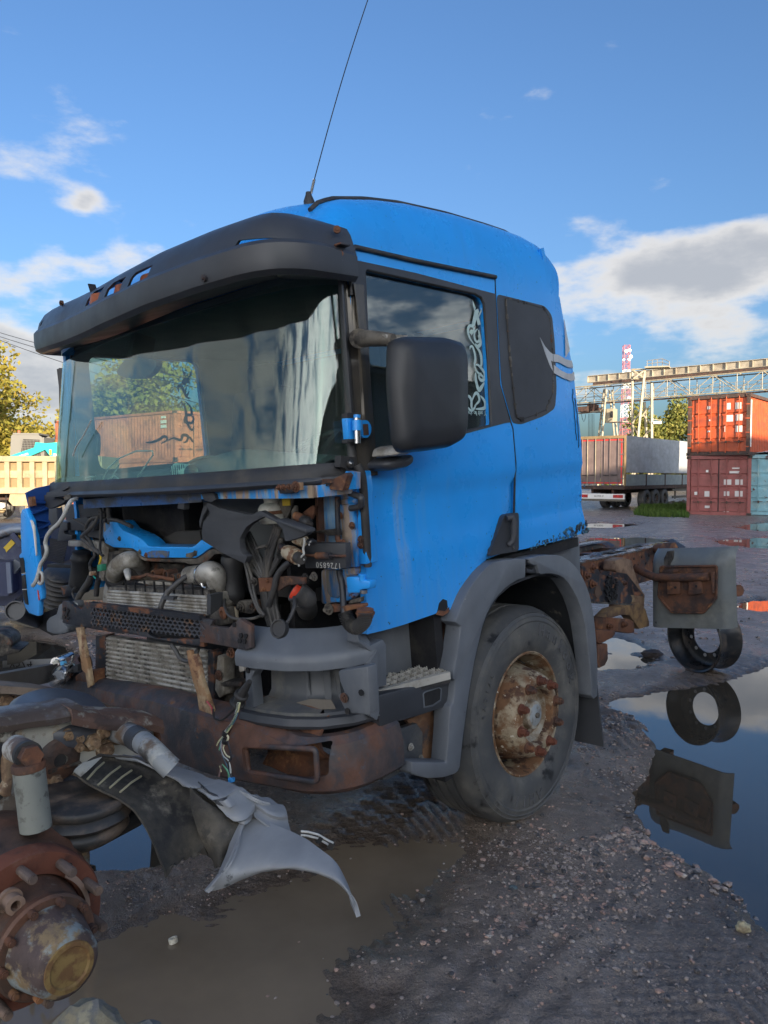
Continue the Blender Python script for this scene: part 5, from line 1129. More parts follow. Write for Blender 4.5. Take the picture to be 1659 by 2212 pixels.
# ----- aerial
a0=S(668,440,.30); b=B(); b.lathe([(.022,-.02),(.022,.01),(.012,.035),(.010,.045),(0,.046)],a0,(0,0,1),14); an=b.build('aerial_base',M['rubber'],TR,40)
a1=S(672,418,.30); a2=S(679,388,.30); tip=a2+(a2-a1).normalized()*.02; top=S(796,0,.30); far=top+(top-a2)*.12
b=B(); b.tube([a0+Vector((0,0,.04)),a1],.005,6); n=90
b.tube([a1.lerp(a2,i/n)+Vector((math.cos(i*1.57),math.sin(i*1.57),0))*.005 for i in range(n+1)],.0028,5); b.build('aerial_spring',M['chrome'],TR,60)
pts=[a2.lerp(far,t)+Vector((-.012,0,0))*math.sin(math.pi*t) for t in np.linspace(0,1,24)]; B().tube(pts,.0022,5).build('aerial_whip',M['dark'],TR,60)
# ----- mirror
def mir(u,v,y): return S(u,v,y)
mo=[(848,735),(870,727),(960,729),(990,738),(1000,765),(1001,920),(995,950),(970,966),(905,976),(868,978),(858,960),(852,900),(846,820)]
ym=-.21; P=[mir(u,v,ym) for u,v in mo]; c=sum(P,Vector((0,0,0)))/len(P)
rings=[]; 
P2=rnd([(p.x,p.z) for p in P],.035,3)
for sc,dy in ((.0,-.052),(.55,-.051),(.86,-.045),(.95,-.030),(1.0,-.0),(.99,.028),(.95,.036)):
    rings.append([Vector((c.x+(x-c.x)*sc,ym+dy*1.0,c.z+(z-c.z)*sc)) for x,z in P2])
b=B(); n=len(P2); V=[];Fc=[]
for r in rings: V+=r
for i in range(len(rings)-1):
    for k in range(n): Fc.append((i*n+k,i*n+(k+1)%n,(i+1)*n+(k+1)%n,(i+1)*n+k))
Fc.append(tuple((len(rings)-1)*n+k for k in range(n))[::-1]); b.add(V,Fc); mi=b.build('door_mirror',M['mirror'],TR,50)
B().prism([(c.x+(x-c.x)*.86,ym+.038,c.z+(z-c.z)*.86) for x,z in P2],(0,.003,0)).build('mirror_glass',M['chrome'],mi,0)
b=B(); b.tube([S(770,731,-.02),S(800,731,-.09),S(835,733,-.13),S(850,733,-.16)],[.034,.030,.026,.02],10); b.build('mirror_arm',M['grime'],mi,40)
b=B(); q=[S(832,722,-.15),S(882,724,-.17),S(868,740,-.18),S(845,743,-.16),S(838,735,-.15)]; b.prism(q,(0,.05,0)); b.build('mirror_arm_bracket',M['alu'],mi,0)
b=B(); b.tube([S(776,731,.0),S(776,731,-.05)],.036,12); b.build('mirror_arm_base',M['grime'],mi,40)
for nm,px,y,mt_ in(('mirror_lower_bracket',[(838,985),(842,968),(860,960),(878,962),(882,975),(862,985)],-.13,M['alu']),('mirror_lower_boot',[(821,1000),(838,988),(875,982),(882,985),(880,1000),(868,1010),(832,1018),(823,1010)],-.08,M['black'])):
    P=rnd([(S(u,v,y).x,S(u,v,y).z) for u,v in px],.012,3); bb=B(); n=len(P); cx=sum(p[0] for p in P)/n; cz=sum(p[1] for p in P)/n; V=[]; Fc=[]
    for sc,dy in((.0,-.05),(.7,-.045),(.95,-.025),(1,0),(1,.08)): V+=[(cx+(x-cx)*sc,y+dy,cz+(z-cz)*sc) for x,z in P]
    for i in range(4):
        for k in range(n): Fc.append((i*n+k,i*n+(k+1)%n,(i+1)*n+(k+1)%n,(i+1)*n+k))
    bb.add(V,Fc).build(nm,mt_,mi,50)
# ----- upper door hinge
p=S(757,927,-.01); b=B(); b.box(p,(.055,.03,.085),None,.006); hi=b.build('door_hinge',M['blue'],TR,30)
b=B(); b.cyl(S(771,900,-.045),S(772,958,-.045),.0115,12); b.build('hinge_pin',M['chrome'],hi,40)
b=B(); b.cyl(S(771,908,-.045),S(771.6,930,-.045),.018,14); b.cyl(S(771,896,-.045),S(771,903,-.045),.013,12); b.build('hinge_barrel',M['blue'],hi,40)
q=rnd(s2([(776,908),(790,908),(798,920),(798,935),(790,947),(776,944)],-.035),.012); B().prism([(x,-.045,z) for x,z in q],(0,.035,0)).build('hinge_leaf',M['blue'],hi,30)
p=S(790,928,-.047); B().box(p,(.025,.006,.04),None,.002).build('hinge_rust',M['rust'],hi,0)
for v_,h_ in((898,.02),(953,.016)): p=S(757,v_,-.012); b=B(); b.box(p,(.062,.03,h_),None,.004); b.build('hinge_rubber',M['rubber'],hi,0)
# ----- exterior handle pocket at the door's rear edge
q=s2([(1086,1112),(1117,1107),(1117,1190),(1052,1201)]); q=rnd(q,.02); B().prism([(x,-.010,z) for x,z in q],(0,.035,0)).build('handle_recess',M['black'],door,30)
b=B(); b.tube([S(1094,1120,-.018),S(1105,1117,-.03),S(1110,1125,-.035),S(1110,1150,-.035),S(1108,1168,-.03),S(1098,1178,-.015)],[.014,.016,.016,.015,.014,.012],10); b.build('door_handle',M['blackmatte'],door,50)
b=B(); p=S(1108,1183,-.008); b.cyl(p,p-Vector((0,.006,0)),.009,12); b.build('door_lock',M['chrome'],door,40)
# ================================================================ the truck's open front
def zm(ox,oy,s): return lambda x,y:((ox+x/s)/1.8228,(oy+y/s)/1.8228)
z1=zm(0,1850,2.0738); z3=zm(380,1980,3.19); z4=zm(60,1880,3.606); z6=zm(700,1850,2.0738); z8=zm(150,2500,2.212); zA=zm(700,2400,1.659); zB=zm(1000,1850,3.687); zC=zm(1200,2150,5.397); zL=zm(0,2050,4.022); zM=zm(0,1650,4.424); zS=zm(1400,2100,1.659); zR=zm(2280,2080,3.95); zQ=zm(2200,2000,2.0133)
def FP(z,pts,x): return [F(*z(*p[:2]),p[2] if len(p)>2 else x) for p in pts]
def plate(name,z,pts,x,th,mat,par=None,bev=0.,r=0.,warp=0.):
    P=FP(z,pts,x)
    if r: 
        q=rnd([(p.y,p.z) for p in P],r,3); P=[Vector((x,a,c)) for a,c in q]
    b=B().prism(P,(th,0,0))
    if warp: b.warp(warp,6.,.3)
    o=b.build(name,mat,par or TR,30)
    if bev: bevel(o,bev)
    return o
def bevel(o,w,seg=2,ang=40):
    bm=bmesh.new(); bm.from_mesh(o.data); bmesh.ops.remove_doubles(bm,verts=bm.verts[:],dist=1e-5); bmesh.ops.recalc_face_normals(bm,faces=bm.faces[:])
    bmesh.ops.dissolve_limit(bm,angle_limit=.02,verts=bm.verts[:],edges=bm.edges[:])
    ed=[e for e in bm.edges if len(e.link_faces)==2 and e.calc_face_angle(0)>R(ang)]
    bmesh.ops.bevel(bm,geom=ed,offset=w,segments=seg,affect='EDGES',profile=.5,clamp_overlap=True); bm.to_mesh(o.data); bm.free()
    o.data.polygons.foreach_set('use_smooth',[True]*len(o.data.polygons)); o.data.set_sharp_from_angle(angle=R(35))
def hose(name,z,pts,r,mat,x=.2,par=None,n=8,sub=5):
    P=FP(z,pts,x); Q=[]; m=len(P)
    for i in range(m-1):
        p0,p1,p2,p3=P[max(i-1,0)],P[i],P[i+1],P[min(i+2,m-1)]
        for k in range(sub): t=k/sub; Q.append(.5*((2*p1)+(p2-p0)*t+(2*p0-5*p1+4*p2-p3)*t*t+(3*p1-p0-3*p2+p3)*t**3))
    Q.append(P[-1]); rr=r
    if isinstance(r,(list,tuple)): rr=[np.interp(i/(len(Q)-1)*(m-1),range(m),r) for i in range(len(Q))]
    return B().tube(Q,rr,n).build(name,mat,par or TR,60)
# bulkhead and darkness behind
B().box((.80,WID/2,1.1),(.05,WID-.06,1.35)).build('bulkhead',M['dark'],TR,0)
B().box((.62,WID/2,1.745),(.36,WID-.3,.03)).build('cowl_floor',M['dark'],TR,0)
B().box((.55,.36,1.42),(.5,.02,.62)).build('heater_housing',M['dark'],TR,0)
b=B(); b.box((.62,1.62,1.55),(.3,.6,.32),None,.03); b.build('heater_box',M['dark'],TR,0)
plate('tunnel_cover',z3,[(640,490),(780,470),(1000,360),(1290,350),(1310,470),(1260,560),(640,545)],.44,.05,worn('felt_tunnel_cover',(.045,.043,.04),.9),warp=.004)
# cowl cross member
P=[F(u,v,x) for u,v,x in((185,1079,.20),(260,1073,.165),(340,1068,.15),(440,1060,.14))]; b=B()
for i in range(3): b.beam(P[i]-Vector((0,0,.022)),P[i+1]-Vector((0,0,.022)),.03,.046)
b.build('cowl_rail',worn('scuffed_cowl_rail',(.03,.10,.28),.3,.2,[dict(c=(.05,.055,.06),s=(6,3,9),t=.5,w=.08,r=.4),dict(c=(.2,.19,.17),s=14,t=.62,w=.06)]),TR,0)
P=[F(u,v,x) for u,v,x in((440,1060,.14),(520,1058,.14),(600,1056,.15),(680,1054,.18),(757,1046,.30))]; b=B()
for i in range(4): b.beam(P[i]-Vector((0,0,.012)),P[i+1]-Vector((0,0,.012)),.03,.042)
b.warp(.003,30.).build('cowl_rail',M['bluerust'],TR,0,label='rust-eaten blue end of the cowl rail')
plate('rust_patch',zB,[(660,200),(880,160),(1150,130),(1330,20),(1370,60),(1290,290),(1000,295),(770,285)],.22,.03,M['rust'],warp=.012)
for px in ([(780,235),(830,190),(915,205),(900,260),(800,270)],[(960,235),(1050,190),(1110,195),(1100,225),(1000,245)]): plate('rust_hole',zB,px,.205,.004,M['dark'])
plate('pillar_foot',zB,[(1330,20),(1460,40),(1460,280),(1295,290)],.245,.03,M['bluerust'])
b=plate('bonnet_catch',zB,[(345,205),(555,200),(560,340),(370,350)],.12,.03,M['rustblack'],bev=.003)
for p in((370,255),(430,250),(515,245)): B().bolt(F(*zB(*p),.12),(-1,0,0),.008,.009).build('bolt',M['rust'],b,30)
b=plate('catch_plate',zB,[(555,190),(660,185),(665,300),(560,300)],.115,.02,worn('pale_rust',(.3,.18,.10),.8),bev=.003); B().bolt(F(*zB(610,245),.115),(-1,0,0),.014,.012).build('bolt',M['rust'],b,30)
b=plate('catch_tongue',zB,[(410,345),(620,345),(560,430),(540,560),(480,700),(440,690),(350,480)],.26,.01,M['grime']); plate('label',zB,[(405,408),(515,402),(522,518),(415,524)],.255,.004,M['yellow'],b)
# torn black plastic on the cowl
for nm,z,pts,x in(('torn_cowl_plastic',z4,[(445,220),(600,160),(740,120),(745,145),(660,190),(790,195),(1030,90),(1040,130),(1045,215),(860,260),(860,290),(800,300),(690,330),(690,260),(440,300)],.12),('torn_cowl_plastic',z4,[(390,265),(470,245),(700,330),(690,360),(560,430),(470,450),(410,410)],.16),('torn_cowl_plastic',z6,[(-80,135),(60,128),(170,150),(240,165),(300,200),(310,240),(280,260),(220,250),(190,195),(150,165),(60,160),(-60,165)],.11),('cowl_bracket',z1,[(1435,160),(1500,190),(1500,325),(1440,320),(1445,280),(1460,270),(1455,240)],.13)):
    plate(nm,z,pts,x,.03,M['blackmatte'],bev=.004,warp=.006)
plate('bent_bracket',z4,[(690,255),(790,235),(790,300),(700,325)],.112,.012,M['grime'])
plate('torn_cowl_plastic',z6,[(250,255),(330,300),(540,375),(600,372),(660,333),(690,345),(800,400),(1040,480),(1048,530),(985,552),(880,582),(850,475),(790,415),(690,375),(620,420),(560,470),(505,560),(515,640),(545,675),(580,692),(552,752),(370,672),(190,582),(183,500),(200,420),(262,345),(232,268)],.14,.028,M['blackmatte'],bev=.012,warp=.012,r=.008)
plate('torn_cowl_plastic',z6,[(800,400),(1042,482),(1046,520),(800,430)],.115,.05,M['blackmatte'],bev=.008); plate('torn_cowl_plastic',z6,[(215,255),(275,262),(205,380),(178,480),(172,420)],.17,.02,M['blackmatte'],bev=.004)
# blue front cross member with its grey flange
up=[(90,370),(160,300),(160,240),(250,240),(285,290),(330,345),(420,385),(520,430),(590,478),(650,545),(760,550),(1000,553),(1190,556),(1240,530),(1312,465),(1480,560)]
lo=[(1440,560),(1380,600),(1300,660),(1240,692),(1000,695),(640,690),(570,672),(510,610),(450,575),(380,568),(210,560),(100,500)]
cm=plate('front_cross_member',z3,up+lo,.30,.10,M['blue'],bev=.016)
plate('cross_member_flange',z3,[(210,562),(380,572),(450,580),(510,615),(570,680),(640,698),(1000,702),(1240,700),(1300,668),(1390,600),(1460,575),(1600,640),(1480,650),(1400,730),(1320,775),(1160,775),(1100,755),(670,740),(600,735),(530,690),(470,620),(380,600)],.31,.05,M['grime'],bev=.006)
plate('scraped_patch',z3,[(640,620),(700,600),(830,600),(910,610),(905,680),(840,690),(640,680)],.297,.004,worn('scraped_blue',(.10,.11,.12),.6,0,[dict(c=(.02,.12,.38),s=26,t=.52,w=.05)]),cm)
plate('scraped_patch',z3,[(1125,640),(1200,620),(1260,600),(1250,660),(1190,690),(1120,680)],.297,.004,M['grime'],cm)
plate('side_post',z3,[(80,240),(270,240),(300,330),(215,420),(210,560),(120,520),(70,420)],.34,.08,M['bluerust'],bev=.01)
for p in((290,450),(545,620),(625,655),(1240,632)): B().bolt(F(*z3(*p),.298),(-1,0,0),.009,.006).build('bolt',M['grime'],cm,30)
# intake pipes
el=hose('intake_elbow',z3,[(235,985,.30),(225,900,.28),(270,800,.26),(360,730,.28),(450,715,.30),(540,760,.36),(620,860,.44)],[.040,.043,.044,.044,.043,.042,.04],M['alu'],par=TR,n=20)
b=B(); p=F(*z3(240,945),.285); q=F(*z3(236,990),.295); b.cyl(p,q,.049,24); b.build('hose_collar',M['rubber'],el,50)
hose('intake_branch',z3,[(385,860,.24),(398,930,.22),(405,965,.22)],[.018,.014,.009],M['alu'],par=el,n=12)
plate('intake_manifold',z3,[(90,1000),(250,980),(330,1030),(320,1110),(160,1130),(130,1280),(60,1260),(75,1100)],.32,.10,M['alu'],bev=.014)
r1=hose('charge_pipe',z3,[(1165,910,.26),(1250,905,.25),(1350,900,.25)],[.040,.043,.043],M['alu'],n=22,sub=3)
b=B(); a=F(*z3(1335,905),.25); c=F(*z3(1350,905),.25); b.cyl(a,c,.048,26); b.build('hose_clamp',M['chrome'],r1,50); b=B(); b.tube(FP(z3,[(1320,1010),(1335,1050),(1365,1068),(1385,1060)],.205),.005,6); b.build('clamp_screw',M['chrome'],r1,50)
hose('charge_elbow',z3,[(1340,905,.25),(1420,860,.25),(1490,900,.26),(1510,1000,.27),(1505,1120,.28)],[.043,.045,.047,.043,.036],M['alu'],n=22)
plate('charge_outlet',z3,[(1430,1135),(1570,1120),(1600,1300),(1500,1400),(1420,1400)],.26,.08,M['alu'],bev=.012)
# engine clutter between the pipes
for nm,z,pts,x,th,mt_ in(('engine_front',z3,[(250,560),(480,620),(600,740),(1150,780),(1300,790),(1420,700),(1420,1000),(1100,1050),(350,1050),(300,700)],.42,.1,'grime'),('header_plate',z3,[(350,970),(520,985),(950,1000),(1420,1060),(1420,1100),(900,1070),(360,1045)],.30,.03,'rustblack'),('duct_tray',z3,[(525,985),(690,980),(930,1000),(935,1040),(690,1035),(525,1010)],.275,.03,'alu'),('cast_bracket',z3,[(930,900),(1040,880),(1120,920),(1090,1020),(960,1030),(900,960)],.29,.05,'grime'),('cast_housing',z3,[(150,620),(280,600),(300,800),(160,790)],.30,.08,'grime'),('housing_cover',z3,[(190,650),(265,640),(270,770),(195,770)],.292,.01,'dark')):
    plate(nm,z,pts,x,th,M[mt_],bev=.005,warp=.004)
for p,r in(((720,890),.018),((880,900),.022),((960,930),.012),((1040,920),.012)):
    c=F(*z3(*p),.29); b=B(); b.lathe([(r*.7,-.005),(r,-.005),(r,.05)],c,(1,0,0),14); o=b.build('pipe_stub',M['rust'],TR,40); B().cyl(c+Vector((.004,0,0)),c+Vector((.006,0,0)),r*.72,12).build('bore',M['dark'],o,0)
hose('rusty_pipe',z3,[(450,940,.27),(560,930,.27),(640,900,.26),(700,920,.26),(820,935,.26),(930,960,.26),(980,960,.27)],.009,M['rust'])
hose('bonnet_cable',z3,[(1150,920,.22),(1090,950,.2),(980,1040,.17),(890,1130,.15),(840,1220,.13),(810,1300,.12),(805,1345,.12)],.0125,M['hose'])
plate('cable_clip',z3,[(830,1175),(970,1180),(960,1220),(835,1215)],.12,.02,M['blackmatte'])
# upper cooler
c=B(); TLc,TRc=F(*z3(150,1110),.19),F(*z3(1400,1190),.19); BLc,BRc=F(*z3(150,1300),.19),F(*z3(1400,1400),.19)
cool=plate('upper_cooler',z3,[(140,1060),(330,1060),(1420,1100),(1410,1420),(130,1320)],.215,.06,worn('sooty_cooler_fins',(.16,.145,.125),.8,0,[dict(c=(.03,.027,.025),s=(1,9,3),t=.52,w=.05),dict(c=(.06,.055,.05),s=40,t=.5,w=.08)],bump=((60,.5,.004),(200,.4,.002))))
for k in range(6):
    t=k/5; B().tube([TLc.lerp(BLc,t),TRc.lerp(BRc,t)],.0085,8).build('cooler_tube',M['alu'],cool,60)
for k in range(9): a=F(*z3(370+k*120,1060+k*7),.212); B().box(a,(.008,.006,.07)).build('fin_divider',M['dark'],cool,0)
plate('cooler_end_tank',z3,[(1390,1150),(1440,1155),(1430,1410),(1385,1400)],.185,.06,M['blackmatte'])
# honeycomb step strip
gx=.09; A0=z1
gt=plate('honeycomb_strip',z1,[(505,1075),(560,1075),(600,1110),(660,1150),(690,1090),(745,1092),(760,1112),(745,1300),(1000,1340),(1020,1300),(1100,1290),(1180,1310),(1220,1350),(1280,1376),(1640,1385),(1659,1392),(1659,1450),(1400,1405),(1100,1350),(800,1310),(560,1262),(510,1250)],gx,.022,M['rustblack'],bev=.004,warp=.004)
plate('honeycomb_strip_end',zA,[(140,60),(230,70),(210,110),(330,120),(400,60),(470,105),(475,260),(440,272),(300,240),(140,215)],gx-.005,.022,M['bumper'],bev=.004,warp=.003)
b=B(); T0_,T1_,B0_,B1_=[F(*q,gx-.004) for q in (z1(745,1095),z1(1655,1205),z1(750,1290),z1(1650,1385))]
b.beam(T0_,T1_,.03,.02); b.warp(.002,9.); b.build('strip_top_rail',M['rustblack'],gt,0)
b=B(); nx=26; 
for i in range(nx+1):
    for j in range(6):
        def hp_(a,c):
            s=a/nx; t=c/6.; P=T0_.lerp(T1_,s).lerp(B0_.lerp(B1_,s),t); return P
        o=.5*(j%2); a=i+o
        if a>nx: continue
        p0=hp_(a,j+.15); p1=hp_(a,j+.62); b.beam(p0,p1,.005,.006)
        if j<5: b.beam(p1,hp_(a+.5,j+1.12),.005,.006); b.beam(p1,hp_(max(0,a-.5),j+1.12),.005,.006)
o=b.build('honeycomb_mesh',worn('worn_honeycomb_steel',(.075,.08,.095),.45,.2,[dict(c=(.17,.10,.06),s=14,t=.58,w=.06,r=.8)]),gt,0); B().prism([p+Vector((.03,0,0)) for p in (T0_,T1_,B1_,B0_)],(.004,0,0)).build('strip_dark_backing',M['dark'],gt,0)  # dark sheet added behind the mesh so its openings look shaded
for q in((520,1140),(548,1150),(522,1200),(550,1210),(540,1175)): plate('hex_hole',z1,[(q[0]-11,q[1]),(q[0]-6,q[1]-16),(q[0]+7,q[1]-16),(q[0]+12,q[1]),(q[0]+7,q[1]+16),(q[0]-6,q[1]+16)],gx-.006,.004,M['dark'],gt)
for q in((408,170),(440,175),(400,205),(432,210),(365,100)): plate('hex_hole',zA,[(q[0]-11,q[1]),(q[0]-6,q[1]-16),(q[0]+7,q[1]-16),(q[0]+12,q[1]),(q[0]+7,q[1]+16),(q[0]-6,q[1]+16)],gx-.011,.004,M['dark'],gt)
# condenser
fin=worn('dusty_condenser_fins',(.20,.19,.165),.8,.1,[dict(c=(.05,.048,.044),s=(1,11,2.2),t=.55,w=.06),dict(c=(.30,.285,.25),s=(1,60,60),t=.56,w=.1,a=.6),dict(c=(.06,.055,.05),s=24,t=.6,w=.06)],bump=((120,.6,.003),(300,.4,.002)))
cx=.165; con=plate('condenser',z8,[(598,10),(1480,150),(1480,690),(598,490)],cx,.035,fin)
TLc,TRc,BLc,BRc=[F(*z8(*q),cx-.004) for q in((600,30),(1478,140),(602,480),(1478,690))]
for k in range(13):
    t=k/12; B().tube([TLc.lerp(BLc,t),TRc.lerp(BRc,t)],.0062,8).build('condenser_tube',M['alu'],con,60)
b=B()
for k in range(7): t=(k+.3)/7; b.tube([TLc.lerp(BLc,t),TLc.lerp(BLc,t)+Vector((0,.018,-.012)),TLc.lerp(BLc,t+.09)],.006,6)
b.build('return_bend',M['alu'],con,60)
plate('condenser_side_frame',z8,[(500,10),(588,0),(588,500),(495,470)],cx-.01,.05,M['rustblack'],bev=.003)
plate('condenser_side_frame',z8,[(1478,140),(1530,150),(1530,660),(1478,560)],cx-.01,.05,M['rustblack'],bev=.003)
hose('loose_hose',z8,[(1165,90,.1),(1200,140,.1),(1235,200,.1),(1290,228,.1),(1340,220,.1),(1375,160,.1),(1390,130,.12)],.010,M['hose'])
for nm,pts in(('rusty_support_post',[(328,-60),(372,-60),(400,90),(442,290),(462,440),(432,462),(415,330),(385,300),(350,60)]),('rusty_support_post',[(1288,142),(1318,138),(1325,182),(1360,172),(1388,235),(1420,400),(1470,560),(1523,712),(1420,722),(1395,650),(1380,520),(1345,400),(1310,260)])):
    o=plate(nm,z8,pts,.055,.022,worn('flaky_orange_rust',(.28,.16,.08),.85,0,[dict(c=(.12,.05,.03),s=16,t=.53,w=.06),dict(c=(.38,.28,.17),s=9,t=.56,w=.08)],bump=((40,.5,.006),)),warp=.006); bevel(o,.004)
plate('post_foot',z8,[(325,355),(380,320),(490,310),(500,480),(430,470),(335,440)],.10,.06,M['rust'],bev=.008,warp=.006)
plate('corner_bracket',z8,[(1530,160),(1659,180),(1700,420),(1680,640),(1530,650)],.22,.06,M['grime'],warp=.004)
for pts,mt_ in(([(255,300),(300,310),(300,560),(270,580),(240,520)],'alu'),([(275,470),(420,470),(415,500),(280,505)],'grime'),([(240,620),(400,610),(430,690),(250,690)],'rust'),([(385,290),(430,300),(435,400),(400,410)],'alu')): plate('cast_support',zA,pts,.16,.06,M[mt_],bev=.006,warp=.004)
for q in((270,430),(325,640),(265,660),(350,280)): B().bolt(F(*zA(*q),.15),(-1,0,0),.016,.012).build('bolt',M['rust'],TR,30)
# ----- bumper
BT=[(-.02,.46),(-.022,.36),(-.012,.25),(.04,.15),(.14,.09),(.35,.05),(.7,.03),(1.2,.035),(1.6,.06),(1.9,.095),(2.15,.14),(2.30,.20),(2.38,.29),(2.37,.37),(2.30,.40)]
def bp(s,k):
    q,n=curve(BT,s); e=sm((.36-q.y)/.25) if q.y<.6 else 0.; zb=.62-.03*sm((q.y-.2)/.5)+.0; zt=.80+.045*sm((q.y-.15)/.3)-.05*sm((q.y-.9)/.9)
    prof=[(.10,0.),(.03,-.004),(.006,.06),(0.,.30),(.004,.65),(.022,.9),(.06,1.),(.11,1.0)]
    px,pz=prof[k]; px*=1-.45*e; h=zt-zb
    if q.y>1.5: h*=1-.55*sm((q.y-1.5)/.8); zb=zt-h
    return Vector((q.x+n.x*px,q.y+n.y*px,zb+h*pz))
sv2=[i/120 for i in range(121)]
bu=B().sheet([[bp(s,k) for k in range(8)] for s in sv2],.014)
bu=bu.build('front_bumper',M['bumper'],TR,50)
fq=rnd([(p.y,p.z) for p in [F(*zA(*q),.06) for q in((450,885),(870,922),(885,1138),(470,1058))]],.02,4)
cu=B().prism([Vector((-.15,a,c)) for a,c in fq],(.33,0,0)).build('cut',None,None,0); cu.parent=TR; boolean(bu,cu)
b=B(); b.tube([Vector((.055+.02*max(0,(.2-a)/.2)**2*2.2,a,c)) for a,c in fq],.011,8,closed=True); b.build('fog_lamp_rim',M['bumper'],bu,60)
B().sheet([[Vector((.20+.04*math.sin(i),y,z+.004*math.sin(i*2+y*30))) for i,z in enumerate(np.linspace(.60,.88,8))] for y in np.linspace(.10,.5,9)],.01).build('fog_lamp_recess',M['rust'],bu,60)
# right hand (image left) scuffed end cap
B().tube([Vector((q.x-.006,q.y,z)) for q,z in((curve(BT,.90)[0],.80),(curve(BT,.93)[0],.79),(curve(BT,.96)[0],.79))],.03,10).build('bumper_end_cap',M['chrome'],bu,60)
# frame ends and plates beside the step
plate_s=lambda name,px,y,th,mat,par=None,bev=0.,z=None: _ps(name,px,y,th,mat,par,bev,z)
def _ps(name,px,y,th,mat,par=None,bev=0.,z=None):
    P=[S(*(z(*p) if z else p),y) for p in px]; o=B().prism(P,(0,th,0)).build(name,mat,par or TR,30)
    if bev: bevel(o,bev)
    return o
# ----- headlamp housing at the corner
HT=[(.80,.075),(.55,.075),(.36,.085),(.22,.115),(.10,.18),(.03,.27),(.0,.37)]
HL=0.0
def band(name,prof,s0,s1,mat,th=.012,n=40,off=0.,par=None,zf=None):
    g=[]
    for i in range(n+1):
        s=s0+(s1-s0)*i/n; q,nn=curve(HT,s); g.append([Vector((q.x-nn.x*(px+off),q.y-nn.y*(px+off),pz+(zf(q.y) if zf else 0))) for px,pz in prof])
    return B().sheet(g,th).build(name,mat,par or TR,50)
# nn points inward for a curve run from the truck's left to right; here it runs the other way, so flip
def hband(name,prof,mat,y1=.415,th=.012,n=44,par=None,y0=None):
    T=HT[::-1]; g=[]
    for i in range(n+1):
        s=i/n; q,nn=curve(T,s)
        if q.y>y1+.01: break
        g.append([Vector((q.x+nn.x*px,q.y+nn.y*px,pz)) for px,pz in prof])
    return B().sheet(g,th).build(name,mat,par or TR,50)
hd=hband('headlamp_housing',[(.10,1.185),(.085,1.178),(.065,1.155),(.04,1.132),(.014,1.114),(.0,1.100),(-.004,1.075),(-.002,1.050),(.012,1.046),(.05,1.048)],M['grey'],.45)
hband('headlamp_recess',[(.02,1.049),(.13,1.046),(.165,1.03),(.175,.98),(.168,.91),(.15,.889),(.02,.884)],worn('recess_grey_plastic',(.085,.092,.103),.5,0,[dict(c=(.15,.145,.13),s=5,t=.58,w=.1)]),.46,par=hd)
hband('headlamp_lower_lip',[(.20,.885),(.07,.882),(.035,.872),(.0,.868),(-.012,.845),(-.006,.832),(.02,.826),(.06,.83)],M['black'],.46,par=hd)
P=[S(*q,.0) for q in(zA(1240,350),zA(1288,262),zA(1302,660),zA(1285,720),zA(1240,690))]; B().prism([Vector((p.x,-.012,p.z)) for p in P],(0,.03,0)).build('housing_cheek',M['grey'],hd,30)
plate('lamp_bracket',zA,[(1045,400),(1240,370),(1255,690),(1100,680),(1040,560),(1085,540),(1055,470)],.20,.05,M['grey'],hd,bev=.008)
plate('lamp_jamb',zA,[(440,385),(505,400),(480,440),(500,640),(470,660),(440,650)],.11,.05,M['grey'],hd,bev=.005)
b=B(); b.bolt(F(*zA(1088,577),.195),(-1,0,0),.013,.008); b.build('bolt',M['rust'],hd,30)
plate('mud_deposit',zA,[(700,630),(860,585),(1000,590),(1030,650),(760,660)],.22,.004,worn('dried_mud',(.16,.14,.115),.9),hd)
for q in((1195,545),(1105,665),(455,398)): p=F(*zA(*q),.19 if q[0]>600 else .105); B().cyl(p,p+Vector((.004,0,0)),.012,8).build('screw_hole',M['dark'],hd,0)
# grey strip between the housing and the step
b=B(); P=[S(*zA(*q),-.0) for q in((1175,150),(1190,195),(1260,235),(1340,195),(1362,230),(1366,495),(1310,510),(1295,300),(1240,260),(1180,215))]; o=b.prism(P,(0,.06,0)).build('step_cheek',M['grey'],TR,30); bevel(o,.012)
# ----- blue column beside the door
plate('front_column',zB,[(890,310),(1470,290),(1480,430),(1440,560),(1480,900),(1480,1420),(1330,1430),(1330,1060),(940,1055),(920,600)],.33,.04,M['bluerust'],bev=.006,warp=.006)
plate('column_edge',zB,[(880,310),(915,310),(945,1050),(915,1050)],.30,.05,M['rust'],warp=.003)
plate('column_bead',zB,[(1240,420),(1480,410),(1470,500),(1240,520)],.322,.02,M['bluerust'],bev=.01)
plate('door_post',zB,[(1470,20),(1540,20),(1570,300),(1560,420),(1600,900),(1645,1370),(1520,1375),(1490,900),(1510,500),(1480,300)],.34,.06,M['blue'],bev=.006)
hose('door_seal',zB,[(1500,-70,.32),(1560,60,.33),(1590,300,.34),(1600,500,.345),(1625,900,.35),(1640,1200,.355),(1650,1400,.36)],.016,M['rubber'],n=10)
hose('column_rod',zB,[(1210,390,.30),(1212,600,.30),(1222,860,.30),(1222,1030,.30),(1300,1045,.30)],.010,M['rustblack'])
plate('column_plate',zB,[(1170,420),(1205,400),(1205,510),(1175,510)],.295,.02,M['rustblack'])
hose('door_catch',zB,[(1390,340,.30),(1480,370,.30),(1540,390,.30),(1555,440,.30),(1540,530,.31),(1400,560,.31)],.012,M['black'])
for q in((1425,810),(1250,665),(1555,1010),(1550,1090)): b=B(); b.bolt(F(*zB(*q),.315 if q[0]<1500 else .335),(-1,0,0),.010,.008); b.build('bolt',M['rust'],TR,30)
